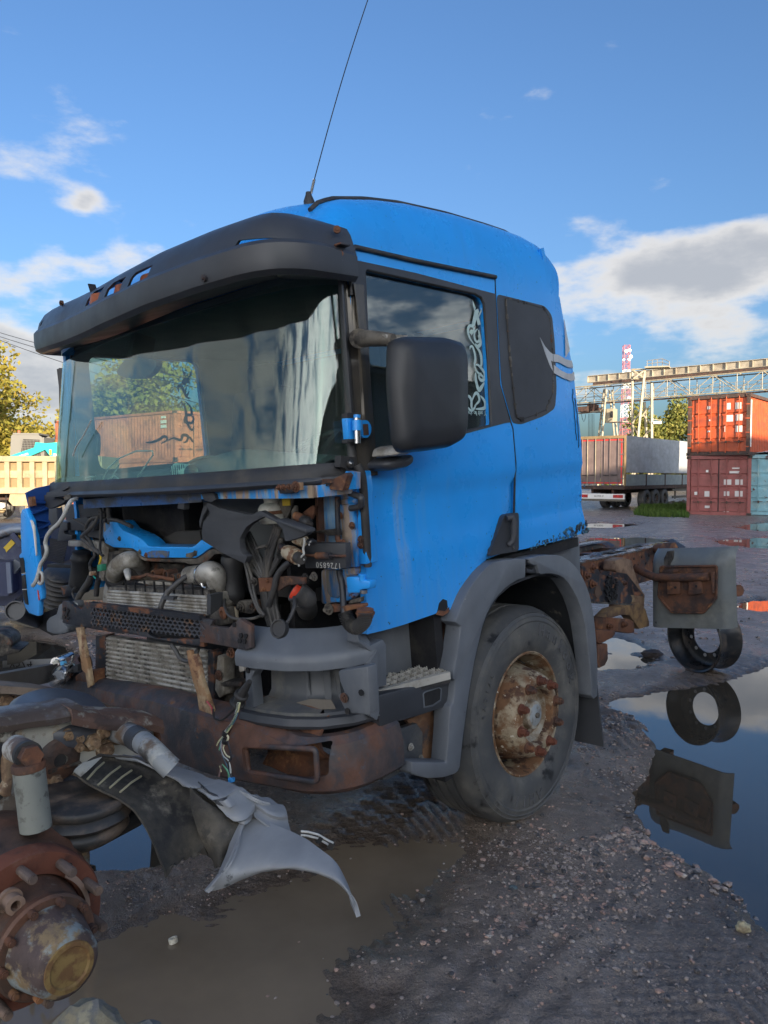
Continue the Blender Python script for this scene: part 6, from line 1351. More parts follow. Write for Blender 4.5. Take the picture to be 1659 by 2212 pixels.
plate('strap_bracket',zB,[(780,900),(1060,870),(1130,860),(1215,860),(1230,950),(1070,960),(1000,910),(790,915)],.29,.02,M['grime'],bev=.003)
tb=plate('battery_isolator_bracket',zB,[(690,1060),(1325,1065),(1330,1430),(740,1430),(735,1230),(690,1220)],.24,.03,M['black'],bev=.004)
plate('bracket_slot',zB,[(910,1205),(960,1205),(960,1225),(1270,1228),(1268,1278),(910,1285)],.236,.004,M['dark'],tb)
p0,p1=F(*zB(690,1245),.225),F(*zB(1330,1250),.225); b=B(); b.tube([p0,p0.lerp(p1,.35)],.006,6); b.tube([p0.lerp(p1,.36),p0.lerp(p1,.66)],.013,12); b.tube([p0.lerp(p1,.66),p1],.005,6); b.build('spring_rod',M['rust'],tb,50)
pt=F(*zB(1080,1385),.2385); text('chalk_number','1726850',.031,M['cable'],tb,Matrix.Translation(pt)@Matrix(((0,0,1,0),(-1,0,0,0),(0,1,0,0),(0,0,0,1)))@Matrix.Rotation(math.pi,4,'Z'),.0006,1,1,1.25)
plate('lower_column',zC,[(325,500),(760,500),(1040,440),(1050,640),(880,660),(900,1010),(1040,1010),(1000,1130),(820,1190),(330,1240),(330,900)],.34,.05,M['bluerust'],bev=.012,warp=.004)
plate('column_recess',zC,[(440,520),(740,510),(770,1000),(700,1120),(540,1090),(460,960)],.334,.01,worn('muddy_recess',(.19,.17,.13),.85,0,[dict(c=(.03,.09,.2),s=(9,9,1.6),t=.58,w=.06)]),None,bev=.02)
hose('column_strap',zC,[(740,510,.30),(745,620,.30),(790,800,.30),(810,1000,.295),(825,1300,.28),(840,1540,.27)],.012,M['rustblack'])
h2=plate('lower_door_hinge',zC,[(870,660),(1150,650),(1170,720),(1380,740),(1370,910),(1170,930),(1165,1000),(900,1000)],.29,.04,M['blue'],bev=.006)
b=B(); b.cyl(F(*zC(1230,590),.30),F(*zC(1230,740),.30),.0125,14); b.cyl(F(*zC(1228,600),.30),F(*zC(1228,625),.30),.016,14); b.build('hinge_pin',M['blue'],h2,40); b=B(); b.cyl(F(*zC(1250,925),.30),F(*zC(1250,1000),.30),.014,14); b.build('hinge_bush',M['chrome'],h2,40)
rb=plate('rusted_bar',zC,[(390,1265),(520,1240),(800,1270),(1240,1235),(1250,1310),(860,1390),(600,1410),(460,1425)],.27,.03,M['rust'],bev=.006,warp=.003); B().bolt(F(*zC(515,1335),.265),(-1,0,0),.016,.014).build('bolt',M['grime'],rb,30)
plate('hinge_lug',zC,[(905,1230),(960,1150),(1060,1120),(1200,1080),(1190,1190),(1040,1220)],.30,.02,M['grime'],bev=.004)
# ribbed hose loop
Pp=FP(zC,[(850,1400),(880,1500),(950,1640),(1080,1730),(1210,1660),(1280,1540),(1290,1400)],.24); Q=[]
for i in range(len(Pp)-1):
    p0,p1,p2,p3=Pp[max(i-1,0)],Pp[i],Pp[i+1],Pp[min(i+2,len(Pp)-1)]
    for k in range(28): t=k/28; Q.append(.5*((2*p1)+(p2-p0)*t+(2*p0-5*p1+4*p2-p3)*t*t+(3*p1-p0-3*p2+p3)*t**3))
B().tube(Q,[.022+.006*math.sin(i*2*math.pi/6.) for i in range(len(Q))],12).build('ribbed_hose',M['hose'],TR,60)
b=B(); b.cyl(F(*zC(1285,1340),.25),F(*zC(1285,1500),.25),.030,16); b.cyl(F(*zC(1285,1400),.25),F(*zC(1285,1440),.25),.034,16); b.build('hose_boot',M['rust'],TR,40)
# ----- reservoir, valves and cables
c=F(*zB(285,620),.28); b=B(); b.lathe([(0,.064),(.036,.064),(.036,.056),(.034,.05),(.034,.040),(.05,.034),(.060,.018),(.060,.010)],c,(0,0,1),28); b.build('reservoir_top',M['white'],TR,40)
b=B(); b.lathe([(.056,.012),(.057,.003),(.056,-.010),(.052,-.012)],c,(0,0,1),28); b.build('reservoir_band',M['rust'],TR,40)
b=B(); b.lathe([(.050,.0),(.058,-.006),(.060,-.030),(.055,-.040),(.03,-.046),(0,-.046)],c,(0,0,1),28); b.build('reservoir',M['white'],TR,40)
def valve(pts,rs,mt_,x=.24,nm='air_valve'): return hose(nm,zB,pts,rs,M[mt_],x,sub=3,n=12)
valve([(612,520),(612,570),(600,600),(600,700),(590,760)],[.008,.012,.015,.015,.011],'grime'); valve([(600,660),(660,690),(720,720)],[.015,.018,.016],'rust',.23); valve([(700,720),(760,760),(800,790)],[.018,.024,.020],'rubber',.22,'ribbed_nut'); valve([(790,780),(830,800),(790,850),(760,890)],[.012,.010,.009,.008],'grime',.21,'air_elbow')
plate('rust_flange',zB,[(620,690),(740,590),(830,520),(880,530),(870,620),(830,720),(760,700),(680,760)],.27,.015,M['rust'],bev=.003)
valve([(400,990),(395,1040),(390,1130),(375,1210)],[.009,.014,.015,.012],'grime'); valve([(390,1110),(450,1150),(490,1180)],[.013,.016,.016],'rustblack',.22)
valve([(480,1190,.20),(540,1215,.19),(640,1270,.17)],[.026,.030,.029],'cream',.2,'pressure_switch'); valve([(630,1265,.17),(690,1300,.16)],[.022,.020],'rubber',.2,'switch_cap')
valve([(600,1000),(690,1020),(740,1050)],[.020,.024,.02],'cream',.22,'pressure_switch'); plate('connector_block',zB,[(740,1040),(770,1005),(835,1050),(800,1105)],.19,.03,M['black'],bev=.003)
for q in((820,1045),(800,1085),(675,1325),(725,1305)): B().cyl(F(*zB(*q),.165),F(*zB(*q),.175),.004,8).build('contact_pin',M['chrome'],TR,40)
hose('switch_wire',zB,[(725,985),(735,1050),(715,1150),(725,1220),(690,1260),(650,1330),(655,1400)],.004,M['cable'],.16)
cab=[[(560,500),(600,590),(640,680),(690,790),(710,880)],[(545,520),(575,600),(620,700),(670,800),(695,880)],[(530,560),(560,640),(610,740),(660,830),(685,885)],[(520,600),(550,690),(600,790),(650,850),(680,890)],[(580,510),(625,600),(665,700),(705,800),(725,880)],[(800,450),(770,540),(735,640),(715,740),(708,880)],[(815,470),(785,560),(750,660),(730,760),(722,880)],[(835,480),(805,570),(775,660),(745,780),(735,880)],[(820,700),(790,760),(755,830),(742,890)],[(830,720),(800,780),(765,840),(750,890)]]
for i,px in enumerate(cab):
    px2=px+[(690+i*12,1000),(700+i*11,1100),(725+i*10,1200),(745+i*9,1270)]; hose('air_line',z6,[(a,c_,.24-.004*(i%4)+.0) for a,c_ in px2],.0085+.0015*(i%2),M['hose'],n=7)
for px in([(550,760),(580,900),(600,1000),(650,1130),(700,1200)],[(560,740),(600,860),(625,1000),(660,1120),(710,1190)],[(640,645),(680,630),(725,622)],[(790,1010),(800,1100),(820,1180),(830,1230)]): hose('air_line',z6,px,.007,M['hose'],.2,n=7)
hose('corrugated_conduit',z6,[(920,750,.19),(860,800,.18),(810,870,.17),(790,960,.165),(765,1040,.165),(745,1110,.17)],.0125,M['rubber'])
cl=plate('cable_clamp',z6,[(655,885),(760,880),(900,870),(1030,880),(1030,935),(900,940),(830,985),(760,990),(665,1000)],.175,.012,M['rust'],bev=.003,warp=.005)
for q in((730,905),(700,975)): B().bolt(F(*z6(*q),.172),(-1,0,0),.007,.006).build('bolt',M['rust'],cl,30)
plate('clamp_mount',z6,[(900,880),(1030,870),(1050,930),(920,940)],.21,.02,M['grime'],bev=.003)
for q in((630,910),(1045,880),(1115,870),(1010,915)): b=B(); b.bolt(F(*z6(*q),.2),(-1,0,0),.012,.012); b.build('bolt',M['grime'],TR,30)
# filler neck with orange inside, its cap hanging on a strap
c=F(*z6(990,1005),.20); ax=Vector((-.55,.25,.55)).normalized(); b=B(); b.lathe([(.020,-.07),(.036,-.05),(.040,-.02),(.041,.0),(.044,.004),(.044,.016),(.036,.016)],c,ax,28); fn=b.build('filler_neck',M['hose'],TR,40); b=B(); b.lathe([(.036,.016),(.033,.012),(.033,-.012),(.0,-.014)],c,ax,28); b.build('filler_insert',M['redo'],fn,40)
hose('filler_tube',z6,[(1000,1040,.22),(1040,1090,.26),(1060,1150,.32)],[.040,.042,.04],M['hose'],n=18)
hose('cap_strap',z6,[(950,1040,.16),(955,1100,.14),(935,1170,.12),(905,1230,.10),(880,1260,.09)],.007,M['rubber'])
c=F(*z6(832,1297),.075); ax=Vector((-.9,-.2,.3)).normalized(); b=B(); b.lathe([(0,.006),(.026,.006),(.029,.012),(.034,.012),(.036,0),(.033,-.012),(0,-.012)],c,ax,28); b.build('filler_cap',M['rubber'],TR,40)
# ----- air springs of the cab
def airspring(name,z,px0,px1,x,prof):
    a=F(*z(*px0),x); c=F(*z(*px1),x); h=(a-c).length; b=B(); b.lathe([(r,h*k) for r,k in prof],c,(a-c),28); return b.build(name,M['rubber'],TR,50)
airspring('cab_air_spring',z4,(945,1040),(925,1600),.40,[(0,0),(.05,0),(.052,.06),(.062,.13),(.066,.18),(.064,.25),(.058,.45),(.054,.68),(.056,.74),(.062,.80),(.056,.86),(.048,.9),(.050,.97),(.0,1.)])
airspring('cab_air_spring',z6,(455,690),(455,1080),.34,[(0,0),(.04,0),(.045,.06),(.057,.14),(.056,.24),(.050,.30),(.050,.55),(.053,.78),(.055,.88),(.05,.97),(0,1.)])
plate('spring_carrier',z4,[(745,895),(1090,905),(1250,920),(1330,1010),(1280,1300),(1240,1480),(1180,1430),(1200,1100),(1050,1040),(940,985),(745,980)],.36,.04,M['alu'],bev=.006)
plate('spring_bracket',z6,[(490,1070),(640,1065),(645,1140),(600,1180),(495,1165)],.27,.03,M['grime'],bev=.004)
for q in((515,1118),(610,1112)): B().bolt(F(*z6(*q),.265),(-1,0,0),.016,.012).build('bolt',M['grime'],TR,30)
hose('spring_air_line',z6,[(385,1060,.26),(382,1110,.2),(410,1180,.15),(470,1215,.12),(600,1215,.13),(680,1190,.18)],.006,M['hose']); b=B(); b.cyl(F(*z6(455,1130),.25),F(*z6(455,1230),.23),.022,12); b.build('white_fitting',M['cream'],TR,40)
b=B(); c=F(*z6(365,1170),.18); b.lathe([(.0,-.01),(.022,-.01),(.026,0),(.012,.004),(.012,-.004),(0,-.004)],c,(-1,0,0),18); b.build('bush',M['rust'],TR,40); plate('bush_arm',z6,[(200,1260),(250,1190),(340,1130),(400,1120),(420,1260),(260,1290)],.19,.04,M['grime'],bev=.008)
# ----- folded rubber bellows at the right-hand side
c=F(*z4(600,1790),.52); a=F(*z4(610,1290),.52); h=(a-c).length; pr=[(0,0)]
for i in range(7): pr+=[(.080+.006*i*.4,h*(i+.02)/7),(.100,h*(i+.3)/7),(.106,h*(i+.5)/7),(.100,h*(i+.72)/7),(.080,h*(i+.95)/7)]
b=B(); b.lathe(pr+[(0,h)],c,(a-c)+Vector((0,-.06,0)),36); b.build('intake_bellows',M['hose'],TR,60)
plate('bellows_clip',z4,[(640,1545),(800,1520),(900,1560),(880,1640),(660,1680)],.38,.05,M['rustblack'],bev=.006)
# fine black mesh screen, sheet metal and ducts in the right-hand corner
b=B(); TLc,TRc,BLc,BRc=[F(*z4(*q),.42) for q in((470,860),(760,900),(360,1150),(700,1230))]
for i in range(22):
    for j in range(14):
        o=.5*(j%2)
        if i+o>21: continue
        f=lambda a,c_:TLc.lerp(TRc,a/22).lerp(BLc.lerp(BRc,a/22),c_/14); p1=f(i+o,j+.6); b.beam(f(i+o,j+.1),p1,.003,.003); b.beam(p1,f(i+o+.5,j+1.1),.003,.003); b.beam(p1,f(max(0,i+o-.5),j+1.1),.003,.003)
b.build('mesh_screen',M['rubber'],TR,0)
for nm,pts,x,th,mt_ in(('duct_panel',[(700,390),(1160,380),(1230,420),(1240,880),(740,800),(740,620),(715,610)],.42,.05,'blackmatte'),('duct_box',[(745,600),(1000,560),(1120,620),(1110,760),(745,750)],.38,.05,'blackmatte'),('duct_flange',[(640,620),(735,640),(740,750),(690,760),(690,800),(800,815),(800,880),(650,905),(590,905)],.36,.03,'black'),('support_strip',[(470,440),(580,430),(600,620),(540,720),(470,760)],.48,.04,'blackmatte'),('lower_shelf',[(440,1230),(800,1240),(810,1290),(450,1280)],.40,.05,'dark')): plate(nm,z4,pts,x,th,M[mt_],bev=.004)
c=F(*z4(1290,530),.33); b=B(); b.cyl(c+Vector((.02,0,.05)),c+Vector((.02,0,-.05)),.02,14)
for k in(.03,0,-.03): b.cyl(c+Vector((.0,.0,k)),c+Vector((-.01,.05,k+.005)),.012,12)
b.build('pipe_connector',M['hose'],TR,40)
for px,r,mt_ in(([(1170,290),(1175,390),(1210,440),(1220,560),(1210,800),(1205,1060),(1250,1110)],.007,'rubber'),([(1190,560),(1090,580),(1010,680),(1000,770)],.009,'hose'),([(1180,560),(1140,640),(1070,720),(990,800),(945,850),(1000,910),(1100,1000),(1210,1080)],.011,'hose'),([(1000,830),(1080,930),(1130,1100),(1090,1170),(1060,1240),(1075,1330)],.009,'rubber'),([(1080,1390),(1040,1480),(960,1600),(900,1700),(880,1800)],.016,'hose'),([(1205,1090),(1215,1150),(1190,1240)],.006,'yellow'),([(1330,590),(1480,620),(1659,700)],.010,'rubber'),([(820,590),(900,630),(990,680)],.006,'hose'),([(1110,1400),(1160,1450),(1190,1490)],.004,'teal'),([(850,1560),(810,1620),(830,1700),(880,1740)],.006,'hose'),([(1180,1440),(1160,1560),(1150,1680)],.014,'rubber')): hose('wiring_loom',z4,px,r,M[mt_],.22)
plate('connector',z4,[(1160,1240),(1215,1235),(1220,1330),(1160,1335)],.20,.03,plain('green_connector',(.03,.22,.13),.5),bev=.003); plate('connector',z4,[(1045,1340),(1095,1335),(1110,1390),(1050,1400)],.20,.02,M['cream'],bev=.002)
b=B(); b.tube(FP(z4,[(850,1800),(845,1850),(860,1900)],.14),.016,12); b.build('white_cap',M['white'],TR,50)
hose('grey_cable',z4,[(870,305,.10),(800,330,.06),(740,420,.04),(690,540,.03),(610,660,.03),(520,740,.03),(450,840,.03),(430,940,.03),(450,1040,.03),(420,1140,.03),(360,1240,.03),(330,1360,.02),(290,1480,.01),(250,1535,.01)],.0105,M['cable'],n=10)
hose('cable_loop',z4,[(330,1370,.02),(370,1350,.02),(390,1400,.02),(385,1490,.02),(350,1510,.02),(325,1480,.02)],.008,M['cable']); plate('rusty_lug',z4,[(320,1390),(350,1360),(375,1400),(365,1490),(330,1450)],.025,.012,M['rust'])
# ----- blue corner panel hanging at the right-hand side
fx=.06; cp=plate('corner_panel',zL,[(455,-60),(490,-10),(510,120),(545,250),(575,520),(600,720),(625,960),(655,1130),(655,1250),(612,1290),(610,1515),(570,1515),(450,1470),(385,1380),(350,1180),(330,850),(305,600),(290,550),(330,500),(315,150),(318,-110),(340,-180),(400,-200)],fx,.03,M['blue'],bev=.010)
for px in([(305,595),(355,585),(372,640),(388,840),(340,845)],[(342,870),(390,855),(412,1075),(350,1085)],[(352,1095),(412,1090),(440,1335),(395,1310),(365,1200)]): plate('grille_slot',zL,px,fx-.005,.006,M['dark'],cp,bev=.001)
plate('slot_bar',zL,[(335,835),(385,828),(388,838),(338,846)],fx-.008,.01,M['cable'],cp); plate('slot_bar',zL,[(350,1085),(412,1083),(412,1096),(352,1098)],fx-.008,.01,M['cable'],cp)
plate('chipped_edge',zL,[(478,-10),(500,0),(540,90),(552,250),(572,520),(566,560),(548,400),(520,160)],fx-.004,.006,M['whitep'],cp); plate('red_scrape',zL,[(588,1100),(602,1110),(620,1250),(608,1265)],fx-.004,.004,M['redo'],cp)
yc=F(*zM(470,1300),fx).y+.03
def yp(u,v): r=_R3@ray(u,v); return CL+r*((yc-CL.y)/r.y)
P=[yp(*zM(*q)) for q in((462,1285),(640,1200),(875,1150),(880,1400),(850,1500),(845,1950),(870,2200),(620,2200),(560,1700),(495,1420))]; ip=B().prism(P,(0,.02,0)).build('corner_panel_inner',worn('inner_blue',(.008,.05,.22),.45),cp,0)
for a,c_ in(((560,1460),(760,1450)),((540,1640),(830,1540)),((600,1930),(850,1820)),((560,1740),(840,1790)),((600,2100),(850,2050))): B().beam(yp(*zM(*a))-Vector((0,.01,0)),yp(*zM(*c_))-Vector((0,.01,0)),.03,.012).build('stiffening_rib',ip.data.materials[0],cp,0)
plate('panel_clip',zM,[(490,1355),(548,1352),(565,1515),(498,1525)],fx+.012,.02,M['rust'],cp)
# air intake canister, step corner and dangling headlamp at the right-hand side
a=F(*zL(235,1425),.10); c=F(*zL(650,1580),.42); b=B(); b.lathe([(.0,.02),(.046,.02),(.049,.0),(.056,.0),(.058,.012),(.053,.03),(.052,.05),(.054,.5),(.05,.55),(0,.55)],a,(c-a),30); b.build('intake_canister',M['black'],TR,40)
o=plate('step_corner',zL,[(720,1600),(760,1540),(880,1480),(920,1330),(985,1300),(1000,1400),(960,1580),(1060,1680),(1060,1780),(940,1810),(830,1800),(725,1760)],.12,.12,M['grey'],bev=.014)
plate('under_tray',zL,[(620,1480),(900,1400),(960,1500),(1060,1780),(830,1810),(500,1640)],.36,.05,M['dark'],warp=.01)
b=B(); c=F(*z8(190,330),.06); b.lathe([(.0,.02),(.055,.02),(.075,.0),(.078,-.02),(.06,-.05),(.0,-.06)],c,(-.6,.3,.75),26); hl=b.build('dangling_headlamp',M['chrome'],TR,40); o=plate('lamp_reflector_flap',z8,[(130,345),(180,300),(240,330),(232,375),(185,390)],.02,.006,worn('silvered_plastic',(.5,.52,.54),.3,.4),warp=.01)
plate('lamp_case',z8,[(230,300),(345,250),(345,330),(240,340)],.10,.05,M['black'],bev=.006)
for px,mt_ in(([(125,240),(180,215),(240,250),(280,230),(330,160)],'chrome'),([(150,215),(220,245),(270,265),(310,200),(330,150)],'hose'),([(200,250),(250,270),(290,240),(300,180)],'cable'),([(240,210),(280,260),(320,230)],'hose'),([(120,330),(150,290),(200,265),(290,250)],'hose')): hose('lamp_wire',z8,px,.0035,M[mt_],.03,n=5)
plate('lamp_plug',z8,[(120,235),(158,220),(165,250),(130,260)],.02,.02,M['white']); plate('lamp_plug',z8,[(190,235),(212,228),(216,262),(196,268)],.02,.02,plain('sky_blue_plug',(.1,.4,.7),.5))
# hanging wires below the headlamp housing
b=B(); P=FP(zA,[(470,470),(450,500),(420,550),(395,600)],.05); 
b.tube([P[0].lerp(P[1],0)]+P[1:],[.010,.014,.018,.020],12); b.lathe([(.02,0),(.028,.004),(.028,.014),(.02,.018)],P[2],P[3]-P[2],16); b.lathe([(.02,0),(.03,.004),(.03,.014),(.02,.018)],P[3],P[3]-P[2],16); b.build('cable_boot',M['rubber'],TR,50)
wr=[([(400,610),(370,720),(320,800),(290,850),(270,950),(290,1000),(330,1060),(335,1110)],(.2,.55,.33)),([(395,610),(365,720),(310,800),(285,880),(300,950),(340,1000),(345,1110)],(.62,.66,.64)),([(405,610),(380,700),(330,790),(265,870),(255,950),(280,1030),(285,1060)],(.7,.68,.4)),([(398,610),(372,710),(318,800),(330,840),(300,900),(320,950),(345,965)],(.75,.72,.5)),([(402,610),(376,715),(312,810),(280,880),(300,960),(335,1040),(350,1110)],(.09,.2,.3)),([(400,610),(368,725),(305,815),(290,930),(290,1000),(270,1090)],(.3,.2,.2)),([(396,612),(362,728),(318,805),(350,960),(330,1010),(355,1100)],(.03,.03,.04)),([(388,620),(360,660),(290,720),(240,710),(232,650)],(.03,.03,.03)),([(190,600),(220,640),(230,680)],(.35,.05,.06))]
for px,c_ in wr: hose('loose_wire',zA,px,.0042,plain('wire_colour',c_,.5),.03,n=5)
for y0,y1 in((800,820),(850,870)): b=B(); b.cyl(F(*zA(312,y0),.028),F(*zA(306,y1),.028),.012,10); b.build('cable_tie',M['rubber'],TR,40)
plate('blue_connector',zA,[(325,1100),(352,1103),(355,1132),(328,1132)],.02,.016,plain('bright_blue_connector',(.05,.33,.8),.5),bev=.002)
# upper pillar foot cover by the windscreen corner
q=[(1250+x/2.552,1550+y/2.552) for x,y in((235,620),(380,640),(395,700),(370,775),(300,775),(275,745),(230,735))]
B().prism([S(x/1.8228,y/1.8228,-.008) for x,y in q],(0,.03,0)).build('pillar_foot_cover',M['rubber'],TR,0); p=S((1250+325/2.552)/1.8228,(1550+705/2.552)/1.8228,-.012); b=B(); b.cyl(p,p-Vector((0,.006,0)),.016,16); b.bolt(p-Vector((0,.004,0)),(0,-1,0),.008,.006); b.build('cover_bolt',M['chrome'],TR,40)
# ================================================================ truck: wheel, wheel arch, step, chassis, rear mudguard
PS=lambda name,px,y,th,mat,par=None,bev=0.,z=None:_ps(name,px,y,th,mat,par,bev,z)
def arc_text(name,body,rad,size,mat,parent,cen,y,a_mid,step,depth=.004):
    obs=[]
    for i,ch in enumerate(body):
        if ch==' ': continue
        a=a_mid+(i-(len(body)-1)/2)*step          # clockwise from the top, seen from outside (the viewer looks along +Y, X to the right)
        p=Vector((cen[0]+math.sin(a)*rad,y,cen[2]+math.cos(a)*rad))
        ux=Vector((math.cos(a),0,-math.sin(a))); uz=Vector((math.sin(a),0,math.cos(a))); Mx=Matrix(((ux.x,uz.x,0,p.x),(0,0,-1,p.y),(ux.z,uz.z,0,p.z),(0,0,0,1)))
        obs.append(text(name,ch,size,mat,parent,Mx,depth))
    V=[];Fc=[]
    for o in obs:
        n=len(V); V+=[v.co.copy() for v in o.data.vertices]; Fc+=[tuple(i+n for i in p.vertices) for p in o.data.polygons]; bpy.data.objects.remove(o)
    return mk(name,V,Fc,mat,parent,0)
def wheel(cen,side=1,letters=True):
    cen=Vector(cen); w=empty('wheel'); w.parent=TR; ax=Vector((0,side,0))   # ax points inwards
    ro=.522
    tp=[(.292,.012),(.300,-.004),(.325,-.020),(.37,-.030),(.415,-.032),(.445,-.028),(.452,-.0315),(.470,-.026),(.474,-.029),(.488,-.018),(.492,-.020),(.505,.004),(.515,.022),(ro,.045)]
    for k in range(4):
        y0=.045+.056*k
        tp+=[(ro,y0+.04),(ro-.012,y0+.044),(ro-.012,y0+.052),(ro,y0+.056)]
    tp+=[(.515,.30),(.49,.33),(.42,.345),(.33,.33),(.295,.30)]
    B().lathe(tp,cen,ax,96).build('tyre',M['tyre'],w,30)
    rp=[(.290,.012),(.300,.006),(.3015,-.004),(.296,-.010),(.288,-.006),(.284,.010),(.274,.035),(.268,.10),(.262,.16),(.255,.175),(.25,.17),(.243,.13),(.232,.075),(.218,.02),(.206,-.030),(.197,-.052),(.185,-.064),(.172,-.068),(.140,-.068),(.134,-.062),(.131,-.03)]
    rm=B().lathe(rp,cen,ax,80).build('rim',M['rim'],w,40)
    B().lathe([(.132,-.035),(.128,-.01),(.120,.0),(.105,-.002),(.100,-.016),(.072,-.020),(.068,-.03),(.066,-.048),(.055,-.052),(.030,-.050),(.026,-.044),(0,-.044)],cen,ax,48).build('hub',worn('pale_hub',(.42,.40,.34),.6,.2,[dict(c=(.22,.15,.09),s=14,t=.5,w=.1)],bump=(50,.3,.004)),w,40)
    b=B(); b.lathe([(0,-.056),(.046,-.056),(.054,-.050),(.056,-.040)],cen,ax,32); b.build('hub_cap',worn('zinc_grey_cap',(.33,.36,.37),.55,.2,[dict(c=(.2,.19,.17),s=20,t=.58,w=.1)]),w,40); p=cen+ax*-.057; B().cyl(p,p-ax*.012+Vector((.0,0,.0)),.013,6).build('cap_bolt',M['grime'],w,30)
    for i in range(10):
        a=i*math.pi/5+.16; p=cen+Vector((math.cos(a)*.1675,0,math.sin(a)*.1675))-ax*.066
        b=B(); b.cyl(p,p-ax*.008,.026,16); b.cyl(p-ax*.008,p-ax*.034,.0185,6); b.cyl(p-ax*.034,p-ax*.044,.012,12); b.build('wheel_nut',M['redrust'] if i%3 else M['rust'],w,30)
        a+=.31; d=Vector((math.cos(a),0,math.sin(a))); q=cen+d*.2365+ax*.094; nn=(d*.93-ax*.36).normalized(); b=B(); tang=Vector((-d.z,0,d.x)); up2=nn.cross(tang)
        P=[q+tang*.021*math.cos(t)+up2*.032*math.sin(t) for t in np.linspace(0,6.283,17)[:-1]]; b.prism([v+nn*.010 for v in P],nn*.004); b.build('vent_hole',M['dark'],rm,0)
    if letters:
        m=worn('tyre_letter_rubber',(.085,.086,.09),.6)
        arc_text('sidewall_lettering','Hankook',.405,.085,m,w,cen,cen.y-.0325,.86,.175); arc_text('sidewall_lettering','AH11',.405,.075,m,w,cen,cen.y-.0325,3.35,.17); arc_text('sidewall_lettering','RADIAL',.415,.03,m,w,cen,cen.y-.0325,5.2,.09)
    return w
W0=Vector((1.46,.05,.51))
wheel(W0); wheel((1.46,WID-.05,.51),-1,False)
# wheel arch
of=[(1115,165),(1060,165),(1000,170),(950,178),(900,190),(858,220),(820,260),(780,312),(740,370),(712,425),(690,480),(668,530),(650,580),(690,607),(678,700),(660,810),(640,900),(640,955),(655,957),(648,1050),(640,1110),(622,1125),(615,1200),(606,1360),(595,1495),(480,1495),(370,1492),(370,1570),(400,1585),(480,1603),(580,1596),(650,1575),(672,1557)]
inn=[(684,1530),(700,1380),(715,1265),(730,1150),(745,1045),(760,950),(778,845),(800,750),(815,685),(830,620),(853,550),(880,490),(910,440),(940,400),(980,360),(1020,330),(1065,305),(1112,290)]
fo=_ps('wheel_arch_front',of+inn,-.045,.085,M['grey'],None,.016,zS)
bof=[(1118,170),(1135,178),(1140,195),(1165,210),(1185,205),(1200,260),(1215,270),(1250,262),(1290,265),(1325,272),(1360,290),(1392,325),(1420,370),(1448,422),(1470,480),(1487,540),(1500,600),(1517,720),(1530,850),(1537,955),(1540,1060),(1560,1083),(1580,1062),(1584,930),(1580,800),(1572,680),(1560,560),(1547,475),(1530,400),(1503,325),(1470,260),(1437,215),(1400,180),(1360,155),(1320,142),(1260,139),(1200,146),(1150,158)]
_ps('wheel_arch_rear',bof,-.045,.085,M['grey'],None,.016,zS)
b=_ps('arch_clip',[(1118,225),(1150,240),(1195,205),(1200,245),(1165,262),(1125,258)],-.03,.05,M['black'],None,.004,zS)
# inner liner of the arch
ip=[S(*zS(*q),-.02) for q in [(684,1530),(715,1265),(745,1045),(778,845),(830,620),(880,490),(940,400),(1020,330),(1112,290),(1200,262),(1290,262),(1360,285),(1420,365),(1470,475),(1500,595),(1530,850),(1540,1060)]]
B().sheet([[Vector((p.x,y,p.z)) for y in np.linspace(-.01,.56,5)] for p in ip],.012).build('arch_liner',worn('arch_liner_plastic',(.03,.032,.036),.55,0,[dict(c=(.13,.12,.10),s=10,t=.66,w=.05)]),TR,50)
B().prism([Vector((p.x,.57,p.z)) for p in ip],(0,.02,0)).build('inner_wing',M['dark'],TR,0)
c=W0; B().sheet([[Vector((c.x+math.cos(a)*.64,y,c.z+.08+math.sin(a)*.66)) for y in (.04,.25,.50)] for a in np.linspace(-.25,1.4,12)],.012).build('rear_liner_panel',worn('wing_liner',(.055,.058,.064),.5,0,[dict(c=(.14,.13,.11),s=12,t=.66,w=.04)]),TR,50)
g=[[Vector((2.06+.05*k/6,y,.56-.42*k/6)) for y in np.linspace(-.02,.40,7)] for k in range(7)]
mf=B().sheet(g,.012).build('mud_flap',M['blackmatte'],TR,40); B().box((2.05,.04,.48),(.03,.08,.12),None,.008).build('flap_bracket',M['black'],mf,30)
# grey support under the rear of the cab
_ps('cab_rear_support',[(1230,1165),(1252,1160),(1256,1290),(1250,1300),(1236,1235),(1200,1200),(1150,1195),(1150,1180)],.10,.35,M['grey'],None,.006)
# step well
_ps('step_well_wall',[(80,660),(240,610),(420,570),(580,545),(690,610),(640,880),(600,880),(440,870),(205,930),(150,900)],.17,.03,M['grey'],None,.004,zS)
_ps('step_well_rust',[(560,560),(600,550),(686,612),(640,880),(610,900),(570,880),(540,760),(545,640)],.155,.01,M['rust'],None,.002,zS)
_ps('step_well_flange',[(500,600),(560,560),(545,640),(540,770),(570,880),(410,868),(440,790)],.16,.008,worn('flaking_well_paint',(.10,.105,.11),.6,0,[dict(c=(.16,.13,.10),s=12,t=.55,w=.05)]),None,0,zS)
_ps('arch_edge_strip',[(670,600),(690,610),(635,890),(618,900)],-.02,.03,worn('rust_stained_strip',(.25,.16,.09),.8),None,0,zS)
zt=S(*zS(380,985),0.).z
TP=[Hz(*zS(*q),zt) for q in((140,1050),(380,985),(615,925),(610,905),(430,868),(210,930))]
b=B(); b.prism([p-Vector((0,0,.012)) for p in TP],(0,0,-.02)); st=b.build('step_tread_base',M['rubber'],TR,0)
x0=min(p.x for p in TP); x1=max(p.x for p in TP); y0=min(p.y for p in TP); y1=max(p.y for p in TP)
tp2=[(p.x,p.y) for p in TP]; b=B()
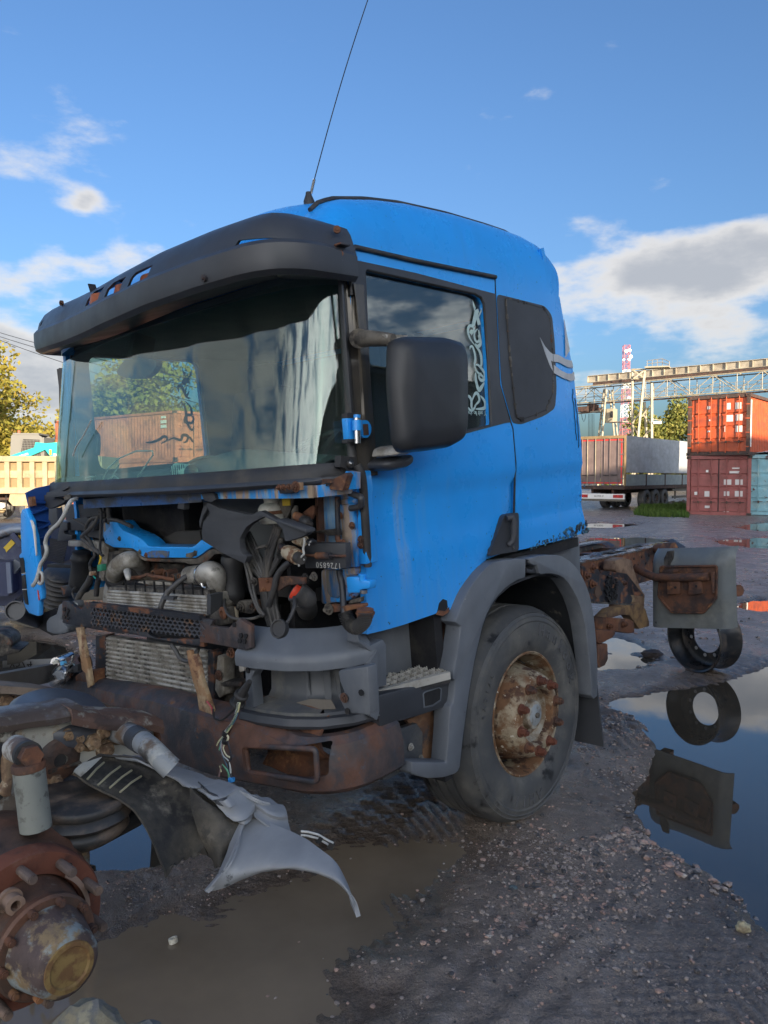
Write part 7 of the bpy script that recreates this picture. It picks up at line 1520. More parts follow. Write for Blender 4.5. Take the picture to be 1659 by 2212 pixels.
def rib(p,q):
    n=24; seg=[]; 
    for i in range(n+1):
        t=i/n; x=p[0]+(q[0]-p[0])*t; y=p[1]+(q[1]-p[1])*t
        if pip(x,y,tp2): seg.append(Vector((x,y,zt)))
    if len(seg)>1:
        b.beam(seg[0]-Vector((0,0,.004)),seg[-1]-Vector((0,0,.004)),.008,.022)
        d=seg[-1]-seg[0]; m=max(2,int(d.length/.014))
        for i in range(m): b.box(seg[0]+d*((i+.5)/m)+Vector((0,0,.009)),(.004,.004,.006))
for i in range(-2,12):
    xx=x0+(x1-x0)*i/9; rib((xx,y0),(xx+.06,y1)); 
for j in range(6):
    yy=y0+(y1-y0)*(j+.4)/5.5; rib((x0,yy),(x1,yy))
b.build('step_tread',M['tread'],TR,0)
b=B(); P=[Hz(*zS(*q),zt) for q in((140,1050),(380,985),(612,926))]; b.beam(P[0],P[1],.018,.03); b.beam(P[1],P[2],.018,.03); b.build('step_nosing',M['tread'],TR,0)
sb=_ps('step_box',[(145,1058),(390,998),(650,950),(648,1050),(640,1110),(610,1130),(400,1200),(160,1268),(150,1160)],-.01,.16,M['black'],None,.010,zS)
_ps('step_slot',[(448,1050),(460,1040),(545,1012),(556,1020),(552,1085),(505,1118),(455,1130)],-.0125,.004,M['dark'],sb,0,zS)
_ps('slot_rim',[(440,1045),(458,1030),(548,1004),(566,1014),(560,1095),(508,1130),(446,1142)],-.0115,.004,M['grey'],sb,.002,zS)
_ps('sill_plate',[(170,1330),(250,1290),(400,1240),(440,1300),(438,1490),(400,1505),(250,1590),(180,1620)],.05,.03,worn('dented_dark_sill',(.06,.066,.075),.5,0,[dict(c=(.17,.08,.045),s=8,t=.61,w=.05),dict(c=(.12,.115,.105),s=5,t=.57,w=.1)],bump=(8,.4,.02)),None,.004,zS)
_ps('rusty_sill_plate',[(330,1220),(600,1120),(612,1130),(600,1360),(580,1465),(440,1470),(430,1300),(380,1270)],.07,.02,worn('orange_rust_sill',(.22,.12,.065),.85,0,[dict(c=(.12,.06,.035),s=9,t=.5,w=.08),dict(c=(.05,.05,.055),s=6,t=.6,w=.05)],bump=(40,.5,.006)),None,0,zS)
for q in((360,1395),(425,1470),(280,1528),(200,1518),(535,1445),(645,1285)): p=S(*zS(*q),.045); b=B(); b.bolt(p,(0,-1,0),.011,.008); b.build('bolt',M['alu'],TR,30)
# front axle, engine and gearbox underneath
B().cyl((1.46,.35,.50),(1.46,WID-.35,.50),.07,12).build('front_axle',M['grime'],TR,40)
B().box((1.25,WID/2,.80),(1.3,.75,.75),None,.06).build('engine_block',M['dark'],TR,30); B().box((2.3,WID/2,.75),(1.0,.5,.5),None,.08).build('gearbox',M['dark'],TR,30)
b=B(); b.box((.75,.52,.95),(.30,.5,.35),None,.03); b.build('corner_support',M['dark'],TR,30)
# ----- chassis behind the cab
def zr(x): return .905-.055*(x-3.68)
M['railtop']=worn('wet_flaking_rail_top',(.09,.07,.06),.28,.1,[dict(c=(.20,.21,.22),s=9,t=.56,w=.06,r=.2),dict(c=RU,s=12,t=.58,w=.06,r=.7)],bump=(40,.5,.008))
for y in(.78,WID-.78):
    s=1 if y<1 else -1; b=B(); p,q=Vector((.9,y,zr(.9)-.14)),Vector((5.25,y,zr(5.25)-.14)); b.beam(p,q,.012,.27); b.beam(p+Vector((0,s*.04,-.13)),q+Vector((0,s*.04,-.13)),.09,.012); b.build('frame_rail',M['rust'],TR,0)
    B().beam(p+Vector((0,s*.035,.14)),q+Vector((0,s*.035,.14)),.10,.012).build('rail_top_flange',M['railtop'],TR,0)
b=B()
for k in range(26): b.cyl((3.3+.075*k,.773,zr(3.3+.075*k)-.06-.06*(k%2)),(3.3+.075*k,.770,zr(3.3+.075*k)-.06-.06*(k%2)),.011,8)
b.build('rail_hole',M['dark'],TR,0)
for x in(2.7,3.6,4.6,5.2): B().beam((x,.8,zr(x)-.1),(x,WID-.8,zr(x)-.1),.12,.10).build('cross_member',M['rust'],TR,0)
for y in (.95,1.4): B().beam((3.5,y,zr(3.5)-.03),(5.1,y+.06,zr(5.1)-.02),.09,.05).build('loose_air_tank_rail',M['grime'],TR,0)
g=random.Random(12); b=B()
for i in range(26):
    x=3.2+1.9*g.random(); y=.80+g.uniform(-.02,.10); b.box((x,y,zr(x)+.012),(g.uniform(.05,.22),g.uniform(.02,.07),.004),Matrix.Rotation(g.uniform(-.25,.25),3,'Y')@Matrix.Rotation(g.uniform(-.5,.5),3,'Z'))
b.build('rust_flakes',M['railtop'],TR,0); bpy.data.objects[b'rust_flakes'.decode()]['kind']='stuff'
def pt(px,X,z=zR): return [F(*z(*q),X) for q in px]
for px,X in(([(1230,205),(1380,190),(1580,320),(1570,332),(1380,215)],5.1),([(0,290),(210,240),(340,235),(465,300),(330,262),(200,275),(30,312)],4.1)): B().prism(pt(px,X),(.12,0,0)).build('bent_plate',M['rustblack'],TR,0)
B().cyl(F(*zR(1200,320),4.75),F(*zR(1440,315),4.65),.04,16).build('bar_end',M['rust'],TR,40)
B().cyl(F(*zR(1340,305),4.66),F(*zR(1475,305),4.63),.05,6).build('bar_nut',M['rust'],TR,30)
# battery tray plates (dark, with cut-off corners)
tr_=_ps('battery_tray_plate',[(35,590),(80,590),(150,695),(600,760),(832,1085),(822,1140),(780,1182),(190,1142),(60,830)],.30,.008,M['rustblack'],None,0,zR)
_ps('battery_tray_plate',[(190,545),(235,545),(350,715),(320,650),(745,708),(995,1030),(990,1060),(830,1040),(300,1000)],.52,.008,M['rustblack'],None,0,zR)
P=[S(*zR(*q),.30) for q in((190,1150),(790,1185),(835,1100))]; b=B(); b.beam(P[0]+Vector((0,.1,0)),P[1]+Vector((0,.1,0)),.24,.012,(0,0,1)); b.beam(P[1]+Vector((0,.12,0)),P[2]+Vector((0,.12,0)),.22,.010,(1,0,0)); b.build('battery_tray_floor',M['grime'],TR,0)
p=S(*zR(295,985),.296); b=B(); b.cyl(p,p+Vector((0,.003,0)),.042,20); b.build('round_hole',worn('hole_shows_rust',(.10,.06,.04),.8),tr_,0)
b=B(); q=S(*zR(510,930),.29); gg=random.Random(3)
for i in range(60): a=gg.random()*6.28; r=.085*math.sqrt(gg.random()); b.box(q+Vector((math.cos(a)*r,0,math.sin(a)*r*1.1)),(.02,.012,.012),Matrix.Rotation(a,3,'Y'))
o=b.build('oily_dirt',M['dark'],tr_,0); o['kind']='stuff'
for q in((105,735),(200,865),(685,845),(200,605)): B().bolt(S(*zR(*q),.295 if q!=(685,845) else .50),(0,-1,0),.02,.02).build('bolt',M['rust'],TR,30)
_ps('spring_hanger',[(570,500),(700,455),(830,500),(850,600),(900,760),(960,920),(1030,1040),(1020,1250),(900,1264),(640,1264),(700,800),(560,650)],.62,.10,worn('pale_rust_hanger',(.22,.14,.09),.85,.0,[dict(c=(.12,.07,.045),s=8,t=.5,w=.09),dict(c=(.3,.22,.13),s=7,t=.6,w=.08)],bump=(30,.5,.008)),None,.012,zR)
# lower suspension parts under the tray
for nm,px,y,th in(('spring_bracket',[(340,880),(420,800),(540,770),(640,750),(690,800),(720,900),(720,940),(640,960),(600,900),(560,850),(500,850),(430,870)],.60,.08),('leaf_spring',[(290,860),(560,880),(600,900),(604,990),(560,996),(300,960)],.45,.08),('spring_plate',[(300,965),(450,970),(452,1000),(430,1030),(330,1080),(305,1060)],.35,.10),('shock_absorber',[(315,1080),(390,1075),(395,1200),(370,1250),(330,1270),(310,1250)],.35,.08)):
    _ps(nm,px,y,th,M['rust'] if nm!='spring_bracket' else worn('ochre_rust',(.24,.15,.07),.8,0,[dict(c=(.1,.06,.04),s=8,t=.52,w=.1)],bump=(30,.4,.006)),None,.010,zQ)
for q in((400,940),(515,920)): B().bolt(S(*zQ(*q),.44),(0,-1,0),.018,.02).build('bolt',M['rust'],TR,30)
# rear mudguard standing across the chassis, with its rusted bracket
XM=4.25; P=[F(*zQ(*q),XM) for q in((735,345),(1365,330),(1385,960),(735,945))]
g=[]
for i in range(23):
    s=i/22; col=[]
    for j in range(15):
        t=j/14; p=P[0].lerp(P[1],s).lerp(P[3].lerp(P[2],s),t); d=.0
        d+=.10*max(0,1-t/.16)**2                     # rolls back at the top
        d+=.07*max(0,(s-.90)/.10)**2 + .06*max(0,(.05-s)/.05)
        d+=-.014*math.exp(-((s-.20)/.022)**2)*(t<.25)-.014*math.exp(-((s-.26)/.015)**2)*(t<.25)-.014*math.exp(-((s-.72)/.012)**2)*(t<.25)-.014*math.exp(-((s-.82)/.012)**2)*(t<.25)
        col.append(p+Vector((d,0,0)))
    g.append(col)
rmg=B().sheet(g,.012).build('rear_mudguard',worn('grey_green_mudguard',(.125,.14,.145),.5,0,[dict(c=(.16,.165,.15),s=3,t=.55,w=.15),dict(c=(.2,.2,.18),s=30,t=.7,w=.03)]),TR,50)
B().cyl(F(*zQ(1340,655),XM+.15),F(*zQ(1432,655),XM+.1),.045,18).build('bar_end',M['rust'],TR,40)
brk=rnd([(p.y,p.z) for p in [F(*zQ(*q),XM-.03) for q in((812,465),(1255,458),(1252,710),(1150,828),(900,826),(795,700))]],.012,3)
M['bracketrust']=worn('brown_bracket_rust',(.135,.062,.036),.85,.1,[dict(c=(.055,.036,.032),s=9,t=.52,w=.08),dict(c=(.22,.10,.045),s=13,t=.62,w=.05),dict(c=(.10,.115,.12),s=6,t=.7,w=.03,r=.4)],bump=((30,.6,.01),(100,.3,.003)))
bk=B().prism([Vector((XM-.035,a,c_)) for a,c_ in brk],(.02,0,0)).build('rusted_bracket',M['bracketrust'],TR,30); b=B(); b.tube([Vector((XM-.04,a,c_)) for a,c_ in brk],.010,6,closed=True); b.build('bracket_rim',M['bracketrust'],bk,60)
b=B(); b.tube([F(*zQ(*q),x) for q,x in(((580,470),XM+.2),((600,475),XM+.12),((690,520),XM-.02),((770,552),XM-.06),((830,550),XM-.065),((1000,553),XM-.065),((1190,545),XM-.065))],.032,14); b.build('support_tube',M['bracketrust'],TR,50)
b=B(); b.tube([F(*zQ(575,470),XM+.22),F(*zQ(592,473),XM+.14)],.048,16); b.build('tube_collar',M['rust'],TR,40)
for px,th in(([(870,575),(960,565),(975,590),(972,675),(870,685)],.03),([(1040,570),(1140,565),(1150,670),(1035,690)],.03),([(845,500),(900,480),(960,490),(940,515),(860,520)],.02),([(1060,500),(1160,490),(1140,515),(1050,520)],.02),([(1215,510),(1240,500),(1240,670),(1222,680)],.03)):
    o=B().prism([F(*zQ(*q),XM-.045) for q in px],(-th,0,0)).build('clamp_plate',M['bracketrust'],bk,0); bevel(o,.006)
for q in((925,630),(1090,620),(940,912),(1105,915),(1275,925),(778,908)): p=F(*zQ(*q),XM-.005 if q[1]>800 else XM-.08); B().cyl(p,p-Vector((.004,0,0)),.010,10).build('screw_hole',M['dark'],rmg,0)
b=B(); b.prism([F(*zQ(*q),XM-.03) for q in((835,400),(860,345),(905,340),(900,400),(880,455),(835,450))],(.03,0,0)); b.build('strap',M['grime'],rmg,0)
# ----- loose steel wheel rim standing on the ground behind
def loose_rim():
    base=G(1507,1447,.0); t=empty('wheel_rim',(base.x,base.y,0)); tag(t,'bare black steel wheel rim standing on edge in the mud beside the puddle','wheel rim')
    az=R(64.); ax=Vector((math.sin(az),math.cos(az),.05)).normalized(); r=.288; c=Vector((0,0,r-.01))-ax*.05
    B().lathe([(r,.0),(r+.006,-.006),(r-.004,-.014),(r-.018,-.004),(r-.026,.03),(r-.034,.09),(r-.038,.15),(r-.026,.20),(r-.012,.238),(r-.002,.246),(r+.006,.240),(r+.002,.228),(r-.008,.2),(r-.022,.15),(r-.022,.09),(r-.012,.03),(r,.0)],c,ax,72).build('barrel',M['rimdark'],t,40)
    d=B().lathe([(r-.036,.13),(r-.05,.142),(.20,.150),(.142,.150),(.142,.160),(.20,.160),(r-.045,.152),(r-.036,.14)],c,ax,60).build('disc',M['rimdark'],t,40)
    _,a_,b_=frame(ax)
    for i in range(10):
        an=i*.628+.2; p=c+(a_*math.cos(an)+b_*math.sin(an))*.1675+ax*.148; B().cyl(p,p+ax*.0145,.016,12).build('stud_hole',plain('pale_stud_hole',(.35,.35,.36),.3),d,0)
loose_rim()
# ================================================================ second, stripped chassis in the foreground
UX=Vector((.667,.745,0)).normalized(); UY=Vector((-UX.y,UX.x,0)); HP=A(61,2010,1.95)   # centre of the hub flange
CM=Matrix(((UX.x,UY.x,0,HP.x),(UX.y,UY.y,0,HP.y),(0,0,1,0),(0,0,0,1))); CI=CM.inverted()
CH=empty('bare_chassis',mat=CM); tag(CH,'stripped rusty chassis end with a bare wheel hub and torn mudguard in the foreground','chassis')
CC=CI@CAM; _C3=CI.to_3x3(); hz=HP.z
def Sy(u,v,y):
    r=_C3@ray(u,v); return CC+r*((y-CC.y)/r.y)
def Dp(u,v,d): return CI@A(u,v,d)
za=zm(0,2600,2.0738); zb=zm(0,3200,2.0738); zc=zm(0,2640,3.318); zd=zm(280,2900,1.4812)
def cplate(name,z,pts,y,th,mat,bev=0.,warp=0.,par=None):
    b=B().prism([Sy(*z(*q),y) for q in pts],(0,th,0))
    if warp: b.warp(warp,9.,.7)
    o=b.build(name,mat,par or CH,30)
    if bev: bevel(o,bev)
    return o
ax=Vector((0,-1,0)); c0=Vector((0,0,hz))
B().lathe([(.0,-.30),(.20,-.30),(.222,-.29),(.226,-.22),(.226,-.13),(.220,-.10),(.205,-.08),(.202,-.05),(.196,-.03),(.190,-.02)],c0,ax,64).build('brake_drum',M['hubrust'],CH,40)
B().lathe([(.205,-.05),(.203,-.006),(.197,.004),(.142,.004),(.138,-.01)],c0,ax,64).build('hub_flange',M['redrust'],CH,40)
B().lathe([(.138,-.01),(.136,.01),(.132,.03),(.128,.06),(.124,.085),(.128,.09),(.128,.105),(.122,.112),(.104,.112)],c0,ax,56).build('hub_body',M['hubrust'],CH,40)
cp=B().lathe([(.104,.110),(.100,.125),(.090,.17),(.083,.20),(.080,.214),(.070,.224),(.062,.226)],c0,ax,48).build('hub_cap',M['yellowrust'],CH,40)
B().lathe([(.063,.224),(.061,.230),(.050,.231),(.046,.226),(0,.226)],c0,ax,40).build('hub_cap_end',worn('ochre_rust_cap',(.27,.175,.06),.75,0,[dict(c=(.17,.09,.035),s=26,t=.5,w=.07)],bump=(60,.5,.004)),CH,40)
for i in range(10):
    a=i*math.pi/5+.42; d=Vector((math.cos(a),0,math.sin(a))); p=c0+d*.170+ax*.002; b=B(); b.cyl(p,p+ax*.075,.0125,14); b.cyl(p+ax*.075,p+ax*.079,.010,14); 
    for k in range(9): b.lathe([(.0125,0),(.0136,.002),(.0125,.004)],p+ax*(.018+.006*k),ax,12)
    b.build('wheel_stud',worn('brown_stud',(.13,.095,.08),.6,.2,[dict(c=(.25,.17,.12),s=20,t=.58,w=.1)]) if i==0 else bpy.data.materials['brown_stud'],CH,40)
    a+=.25; d=Vector((math.cos(a),0,math.sin(a))); p=c0+d*.113+ax*.110; b=B(); b.cyl(p,p+ax*.022,.0105,12); b.cyl(p+ax*.022,p+ax*.027,.007,10); b.build('cap_stud',M['rust'],CH,40)
    a+=.2; d=Vector((math.cos(a),0,math.sin(a)))
    if i%3==0: p=c0+d*.172+ax*.003; B().cyl(p,p+ax*.0025,.008,10).build('screw_hole',M['dark'],CH,0)
b=B(); b.lathe([(.16,.0),(.16,.02),(.145,.03)],c0,ax,24,ang=.9,a0=2.2); b.build('retaining_clip',worn('pale_brown_clip',(.26,.17,.12),.7),CH,40)
p=Sy(*zb(100,735),-.06); b=B(); b.lathe([(.012,-.02),(.024,-.018),(.024,.02),(.013,.022),(.012,.0)],p,ax,20); b.lathe([(.024,-.02),(.031,-.02),(.031,-.008),(.024,-.008)],p,ax,20); b.build('loose_nut',bpy.data.materials['pale_brown_clip'],CH,40)
B().cyl(c0+Vector((0,.3,0)),c0+Vector((0,1.4,0)),.085,16).build('axle_beam',M['hubrust'],CH,40)
cplate('axle_bracket',zb,[(480,200),(745,195),(750,420),(720,520),(560,470)],.30,.12,M['yellowrust'],.012,.004)
# near frame rail
yr=.45
rail=cplate('frame_rail',za,[(-500,520),(0,500),(170,470),(420,440),(600,400),(800,430),(1150,450),(1230,480),(1290,540),(1310,640),(1280,740),(1200,770),(900,790),(700,860),(640,1000),(380,1150),(150,1230),(0,1290),(-500,1330)],yr,.014,M['concrete'],0,.003)
cplate('rail_end_lip',za,[(1140,445),(1235,465),(1300,530),(1322,640),(1290,745),(1270,740),(1300,640),(1280,550),(1220,490),(1140,470)],yr-.035,.04,M['rust'],.005)
b=B(); P=[Sy(*za(*q),yr) for q in((-500,505),(0,490),(170,462),(420,432),(560,400),(620,395))]
g=[[p+Vector((0,yy,zz)) for yy,zz in((-.045,-.022),(-.05,-.006),(-.04,.006),(.03,.012),(.08,.012))] for p in P]; B().sheet(g[::-1],.010).build('rail_top_flange',worn('worn_brown_flange',(.10,.075,.062),.5,.1,[dict(c=(.2,.21,.23),s=6,t=.56,w=.1,r=.35),dict(c=(.24,.22,.18),s=13,t=.63,w=.04)],bump=(40,.5,.006)),CH,50)
P=[Sy(*za(*q),yr) for q in((500,400),(640,425),(800,445),(1000,450),(1150,452),(1240,480))]
g=[[p+Vector((0,yy,zz)) for yy,zz in((-.065,-.036),(-.07,-.016),(-.06,.0),(.0,.006),(.06,.006))] for p in P]; B().sheet(g[::-1],.010).warp(.004,14.).build('rail_end_cover',worn('peeling_brown_cover',(.13,.075,.055),.65,.1,[dict(c=(.3,.28,.23),s=8,t=.54,w=.04),dict(c=(.06,.04,.035),s=9,t=.6,w=.06)],bump=(40,.5,.006)),CH,50)
# bolts on the rail
M['lump']=worn('crusty_ochre_bolt',(.27,.18,.105),.85,0,[dict(c=(.13,.08,.05),s=22,t=.5,w=.1),dict(c=(.42,.34,.24),s=30,t=.62,w=.06)],bump=((50,.6,.006),))
for (x,y,r) in((820,570,.024),(850,720,.024),(540,610,.016),(630,630,.016),(630,700,.016),(730,650,.028),(440,970,.020),(595,985,.020),(480,1020,.020),(80,860,.026),(300,0,0)):
    if r==0: continue
    p=Sy(*za(x,y),yr); b=B(); b.cyl(p,p+ax*.010,r*1.35,14); b.cyl(p+ax*.01,p+ax*(.01+r*.8),r,6); b.cyl(p+ax*(.01+r*.8),p+ax*(.012+r*1.5),r*.5,10); b.warp(.003,40.,x).build('rail_bolt',M['lump'],CH,40)
p=Sy(*za(480,815),yr); b=B(); b.lathe([(.022,-.012),(.060,-.012),(.072,-.002),(.074,.0)],p,Vector((0,1,0)),28); b.warp(.005,25.).build('rust_boss',M['hubrust'],CH,50); B().cyl(p+ax*.004,p+ax*.008,.022,16).build('boss_hole',M['dark'],CH,0)
cplate('lower_rail_plate',za,[(360,1090),(540,1010),(640,960),(840,1090),(830,1110),(390,1240)],yr-.05,.06,M['blackmatte'],.006)
cplate('rail_ledge',za,[(400,900),(660,825),(670,840),(400,930)],yr-.02,.02,M['grime'])
# shock absorber and its upper eye
p=Dp(*zc(372,1250),2.06); q=Dp(*zc(470,2060),2.06); b=B(); b.cyl(p,q,.0415,28); b.build('shock_absorber',M['gal'],CH,40); d=(p-q).normalized(); b=B(); b.lathe([(0,.012),(.040,.012),(.044,.006),(.044,-.008),(.040,-.012)],p,d,28); b.build('shock_cap',M['rust'],CH,40)
p=Dp(*zc(200,1010),2.16); q=Dp(*zc(400,1120),2.05); dd=(q-p).normalized(); b=B(); b.cyl(p,p.lerp(q,.75),.036,24); b.build('shock_eye',worn('white_flaked_bush',(.45,.44,.40),.6,0,[dict(c=(.12,.08,.06),s=11,t=.55,w=.06)]),CH,40); b=B(); b.cyl(p.lerp(q,.72),p.lerp(q,.88),.037,24); b.build('rubber_bush',M['rubber'],CH,40); b=B(); b.cyl(p.lerp(q,.88),p.lerp(q,1.12),.030,6); b.build('eye_bolt',M['rust'],CH,30)
cplate('shock_mount',zc,[(60,1180),(100,1050),(230,1020),(280,1150),(230,1230),(180,1240),(170,1500),(160,1650),(60,1660),(20,1600),(80,1480),(60,1330)],yr-.06,.06,M['lump'],.012,.004)
cplate('mount_plate',zc,[(0,960),(130,970),(110,1180),(60,1200),(70,1450),(60,1640),(0,1700)],yr-.03,.03,M['rustblack'])
# folded air bag below the rail
a=Dp(*za(610,1110),2.28); c=Dp(*za(610,1440),2.28); h=(a-c).length
b=B(); b.lathe([(.0,h),(.145,h),(.150,h*.93),(.150,h*.82),(.142,h*.74),(.155,h*.66),(.162,h*.56),(.150,h*.45),(.138,h*.42),(.150,h*.36),(.155,h*.24),(.14,h*.10),(.12,0),(0,0)],c,Vector((.04,0,1)),40); b.warp(.010,7.,2.).build('air_bag',worn('folded_black_rubber',(.032,.031,.03),.5,0,[dict(c=(.17,.12,.085),s=(5,5,8),t=.54,w=.1,r=.7)],bump=(25,.3,.006)),CH,60)
b=B(); p=Dp(*za(840,1290),2.45); b.cyl(p-Vector((.02,0,.03)),p+Vector((.10,-.05,-.005)),.055,18,.035); b.build('rubber_buffer',M['rubber'],CH,50)
cplate('buffer_plate',za,[(820,1100),(960,1090),(940,1180),(850,1230)],yr+.05,.05,M['dark'])
# anti-roll tube leaving the rail
Pp=[Dp(*za(*q),d) for q,d in(((960,570),2.62),((1040,600),2.57),((1130,640),2.5),((1230,720),2.42),((1340,830),2.36),((1400,885),2.36))]
b=B(); b.tube(Pp,[.042,.039,.036,.036,.035,.035],22); b.build('grey_tube',worn('flaking_grey_tube',(.25,.265,.275),.6,.1,[dict(c=(.40,.40,.37),s=9,t=.54,w=.05),dict(c=(.16,.11,.075),s=8,t=.55,w=.06),dict(c=(.07,.065,.06),s=6,t=.6,w=.05)],bump=(40,.3,.004)),CH,50)
b=B(); b.tube([Pp[1].lerp(Pp[2],.7),Pp[2].lerp(Pp[3],.35)],.040,22); b.build('tube_band',M['blackmatte'],CH,50); b=B(); b.cyl(Dp(*za(940,560),2.66),Dp(*za(985,580),2.62),.055,20,.046); b.build('tube_flange',M['lump'],CH,50)
# far rail, cross members
yf=1.22
cplate('frame_rail',za,[(-700,200),(0,250),(300,290),(500,330),(520,520),(0,520),(-700,520)],yf,.014,worn('brown_far_rail',(.15,.12,.09),.8,.1,[dict(c=(.24,.2,.13),s=7,t=.54,w=.07),dict(c=(.07,.045,.035),s=9,t=.56,w=.06)],bump=(30,.4,.006)))
P=[Sy(*za(*q),yf) for q in((-600,150),(0,195),(250,215),(500,262),(700,320),(900,385),(1130,450))]
g=[[p+Vector((0,yy,zz)) for yy,zz in((-.09,-.022),(-.09,.0),(.02,.004))] for p in P]; B().sheet(g[::-1],.008).build('rail_top_flange',worn('pale_scraped_edge',(.21,.16,.12),.6,.1,[dict(c=(.1,.07,.055),s=6,t=.5,w=.1)]),CH,50)
for (x,y) in((45,330),(130,320),(310,320),(140,395),(250,380),(230,450)): p=Sy(*za(x,y),yf-.005); b=B(); b.cyl(p,p+ax*.03,.026,6); b.warp(.003,30.,x).build('rail_bolt',M['lump'],CH,40)
B().tube([Sy(*za(*q),yf-.08) for q in((200,280),(195,340),(185,400),(150,455),(110,490))],.010,7).build('brake_pipe',worn('dusty_pipe',(.24,.21,.17),.7),CH,60)
b=B(); c=Dp(*za(480,480),2.62); b.lathe([(0,.05),(.14,.05),(.165,.03),(.17,.0),(.165,-.03),(.15,-.05)],c,Vector((.1,-.25,1)),40); b.build('air_bag_top',worn('blue_grey_rubber',(.07,.075,.09),.4),CH,50)
B().box(CI@Vector((HP.x-.75,HP.y+1.1,.62)),(.12,.75,.16)).build('cross_member',M['hubrust'],CH,0)
b=B(); b.beam(A(-60,1487,3.3),A(112,1452,4.1),.06,.09); o=b.build('steel_channel',worn('grey_brown_channel',(.12,.11,.10),.7),None,0); tag(o,'long grey steel channel lying behind the foreground chassis at the left edge','steel beam')
# torn mudguard: dark inner skin
def loft(name,left,right,n,m,mat,bulge=0.,th=.006,seed=0.,wr=0.,z=zd,rag=0.,ridges=None):
    def rs(pts,k):
        P=[Dp(*z(*p[:2]),p[2]) for p in pts]; L=[0.]
        for i in range(1,len(P)): L.append(L[-1]+(P[i]-P[i-1]).length)
        out=[]
        for i in range(k):
            d=L[-1]*i/(k-1); j=0
            while j<len(P)-2 and d>L[j+1]: j+=1
            out.append(P[j].lerp(P[j+1],(d-L[j])/(L[j+1]-L[j])))
        return [out[max(i-1,0)]*.25+out[i]*.5+out[min(i+1,k-1)]*.25 for i in range(k)]
    Lc,Rc=rs(left,n),rs(right,n); away=(_C3@(Vector((-.25,1,-.1)).normalized())); g=[]
    for i in range(n):
        row=[]
        for j in range(m):
            t=j/(m-1); p=Lc[i].lerp(Rc[i],t)+away*bulge*math.sin(math.pi*t)
            if ridges: p=p-away*ridges(i/(n-1),t)
            if wr: p=p+away*wr*mnoise.noise(p*7+Vector((seed,0,0)))
            if rag and i==n-1: p=p+Vector((0,0,rag*mnoise.noise(p*40)))
            row.append(p)
        g.append(row)
    return B().sheet(g,th).build(name,mat,CH,60)
M['innerguard']=worn('dirty_black_mudguard',(.022,.021,.02),.75,0,[dict(c=(.085,.073,.055),s=5,t=.54,w=.12),dict(c=(.24,.21,.165),s=(3.2,3.2,5),t=.63,w=.06),dict(c=(.05,.045,.038),s=26,t=.55,w=.08)],bump=((45,.4,.005),(120,.3,.003)))
loft('mudguard_inner',[(15,205,2.28),(80,260,2.27),(190,320,2.26),(275,360,2.25),(370,430,2.24),(440,530,2.22),(490,630,2.20),(520,710,2.19),(560,795,2.18)],[(185,112,2.40),(330,122,2.43),(480,178,2.43),(690,290,2.40),(840,400,2.38),(990,512,2.34),(945,600,2.30),(905,690,2.28),(885,740,2.27)],40,22,M['innerguard'],.085,.006,1.,.012,rag=.05)
loft('mudguard_flap',[(690,290,2.37),(700,420,2.34),(740,560,2.31),(800,690,2.29),(830,735,2.28)],[(860,415,2.36),(990,512,2.33),(950,600,2.29),(915,680,2.28),(895,738,2.27)],24,12,M['innerguard'],-.03,.006,5.,.01,rag=.03)
for k,(a,c_) in enumerate((((95,250),(215,135)),((155,285),(320,155)),((225,300),(385,180)),((285,325),(440,215)))): B().tube([Dp(*zd(*a),2.255),Dp(*zd((a[0]*.55+c_[0]*.45),(a[1]*.5+c_[1]*.5)-4),2.30),Dp(*zd(a[0]*.2+c_[0]*.8,a[1]*.15+c_[1]*.85),2.37)],.0035,5).build('moulded_rib',worn('pale_rib_edge',(.30,.27,.17),.6) if k==0 else bpy.data.materials['pale_rib_edge'],CH,50)
loft('mudguard_tab',[(12,210,2.26),(20,190,2.27),(70,150,2.3)],[(45,240,2.27),(110,190,2.3),(180,120,2.38)],8,5,M['concrete'],0,.005)
# torn mudguard: light grey outer skin and ribbed top edge
M['greytorn']=worn('torn_grey_plastic',(.24,.25,.265),.5,0,[dict(c=(.34,.345,.35),s=3,t=.55,w=.15,a=.6),dict(c=(.085,.09,.095),s=8,t=.64,w=.02,r=.25)],bump=(60,.1,.002))
loft('mudguard_outer',[(780,908,2.16),(830,900,2.17),(900,880,2.18),(980,840,2.19),(1100,795,2.18),(1250,770,2.15),(1400,785,2.11),(1500,815,2.08),(1560,850,2.06),(1620,910,2.04),(1645,987,2.03)],[(990,512,2.33),(1020,495,2.36),(1060,480,2.37),(1150,498,2.33),(1290,556,2.27),(1380,600,2.2),(1440,645,2.15),(1520,705,2.09),(1560,750,2.06),(1620,870,2.03),(1645,983,2.02)],46,22,M['greytorn'],-.075,.006,2.,.004)
loft('mudguard_outer_end',[(780,908,2.16),(860,815,2.2),(915,690,2.26),(945,590,2.30),(990,512,2.33)],[(790,905,2.155),(880,830,2.16),(940,740,2.18),(980,640,2.24),(1010,510,2.33)],20,6,M['greytorn'],-.01,.006,2.,.002)
loft('mudguard_top_edge',[(240,110,2.44),(380,128,2.43),(480,178,2.42),(690,290,2.39),(820,350,2.36),(860,420,2.34),(990,515,2.32)],[(300,100,2.50),(470,135,2.52),(640,180,2.52),(880,255,2.48),(985,285,2.44),(1080,365,2.41),(1058,480,2.36)],36,9,M['greytorn'],-.03,.006,3.,.008,ridges=lambda a,t:.022*(abs(((a*5.5)%1)-.5)*2>.55)*(a>.45))
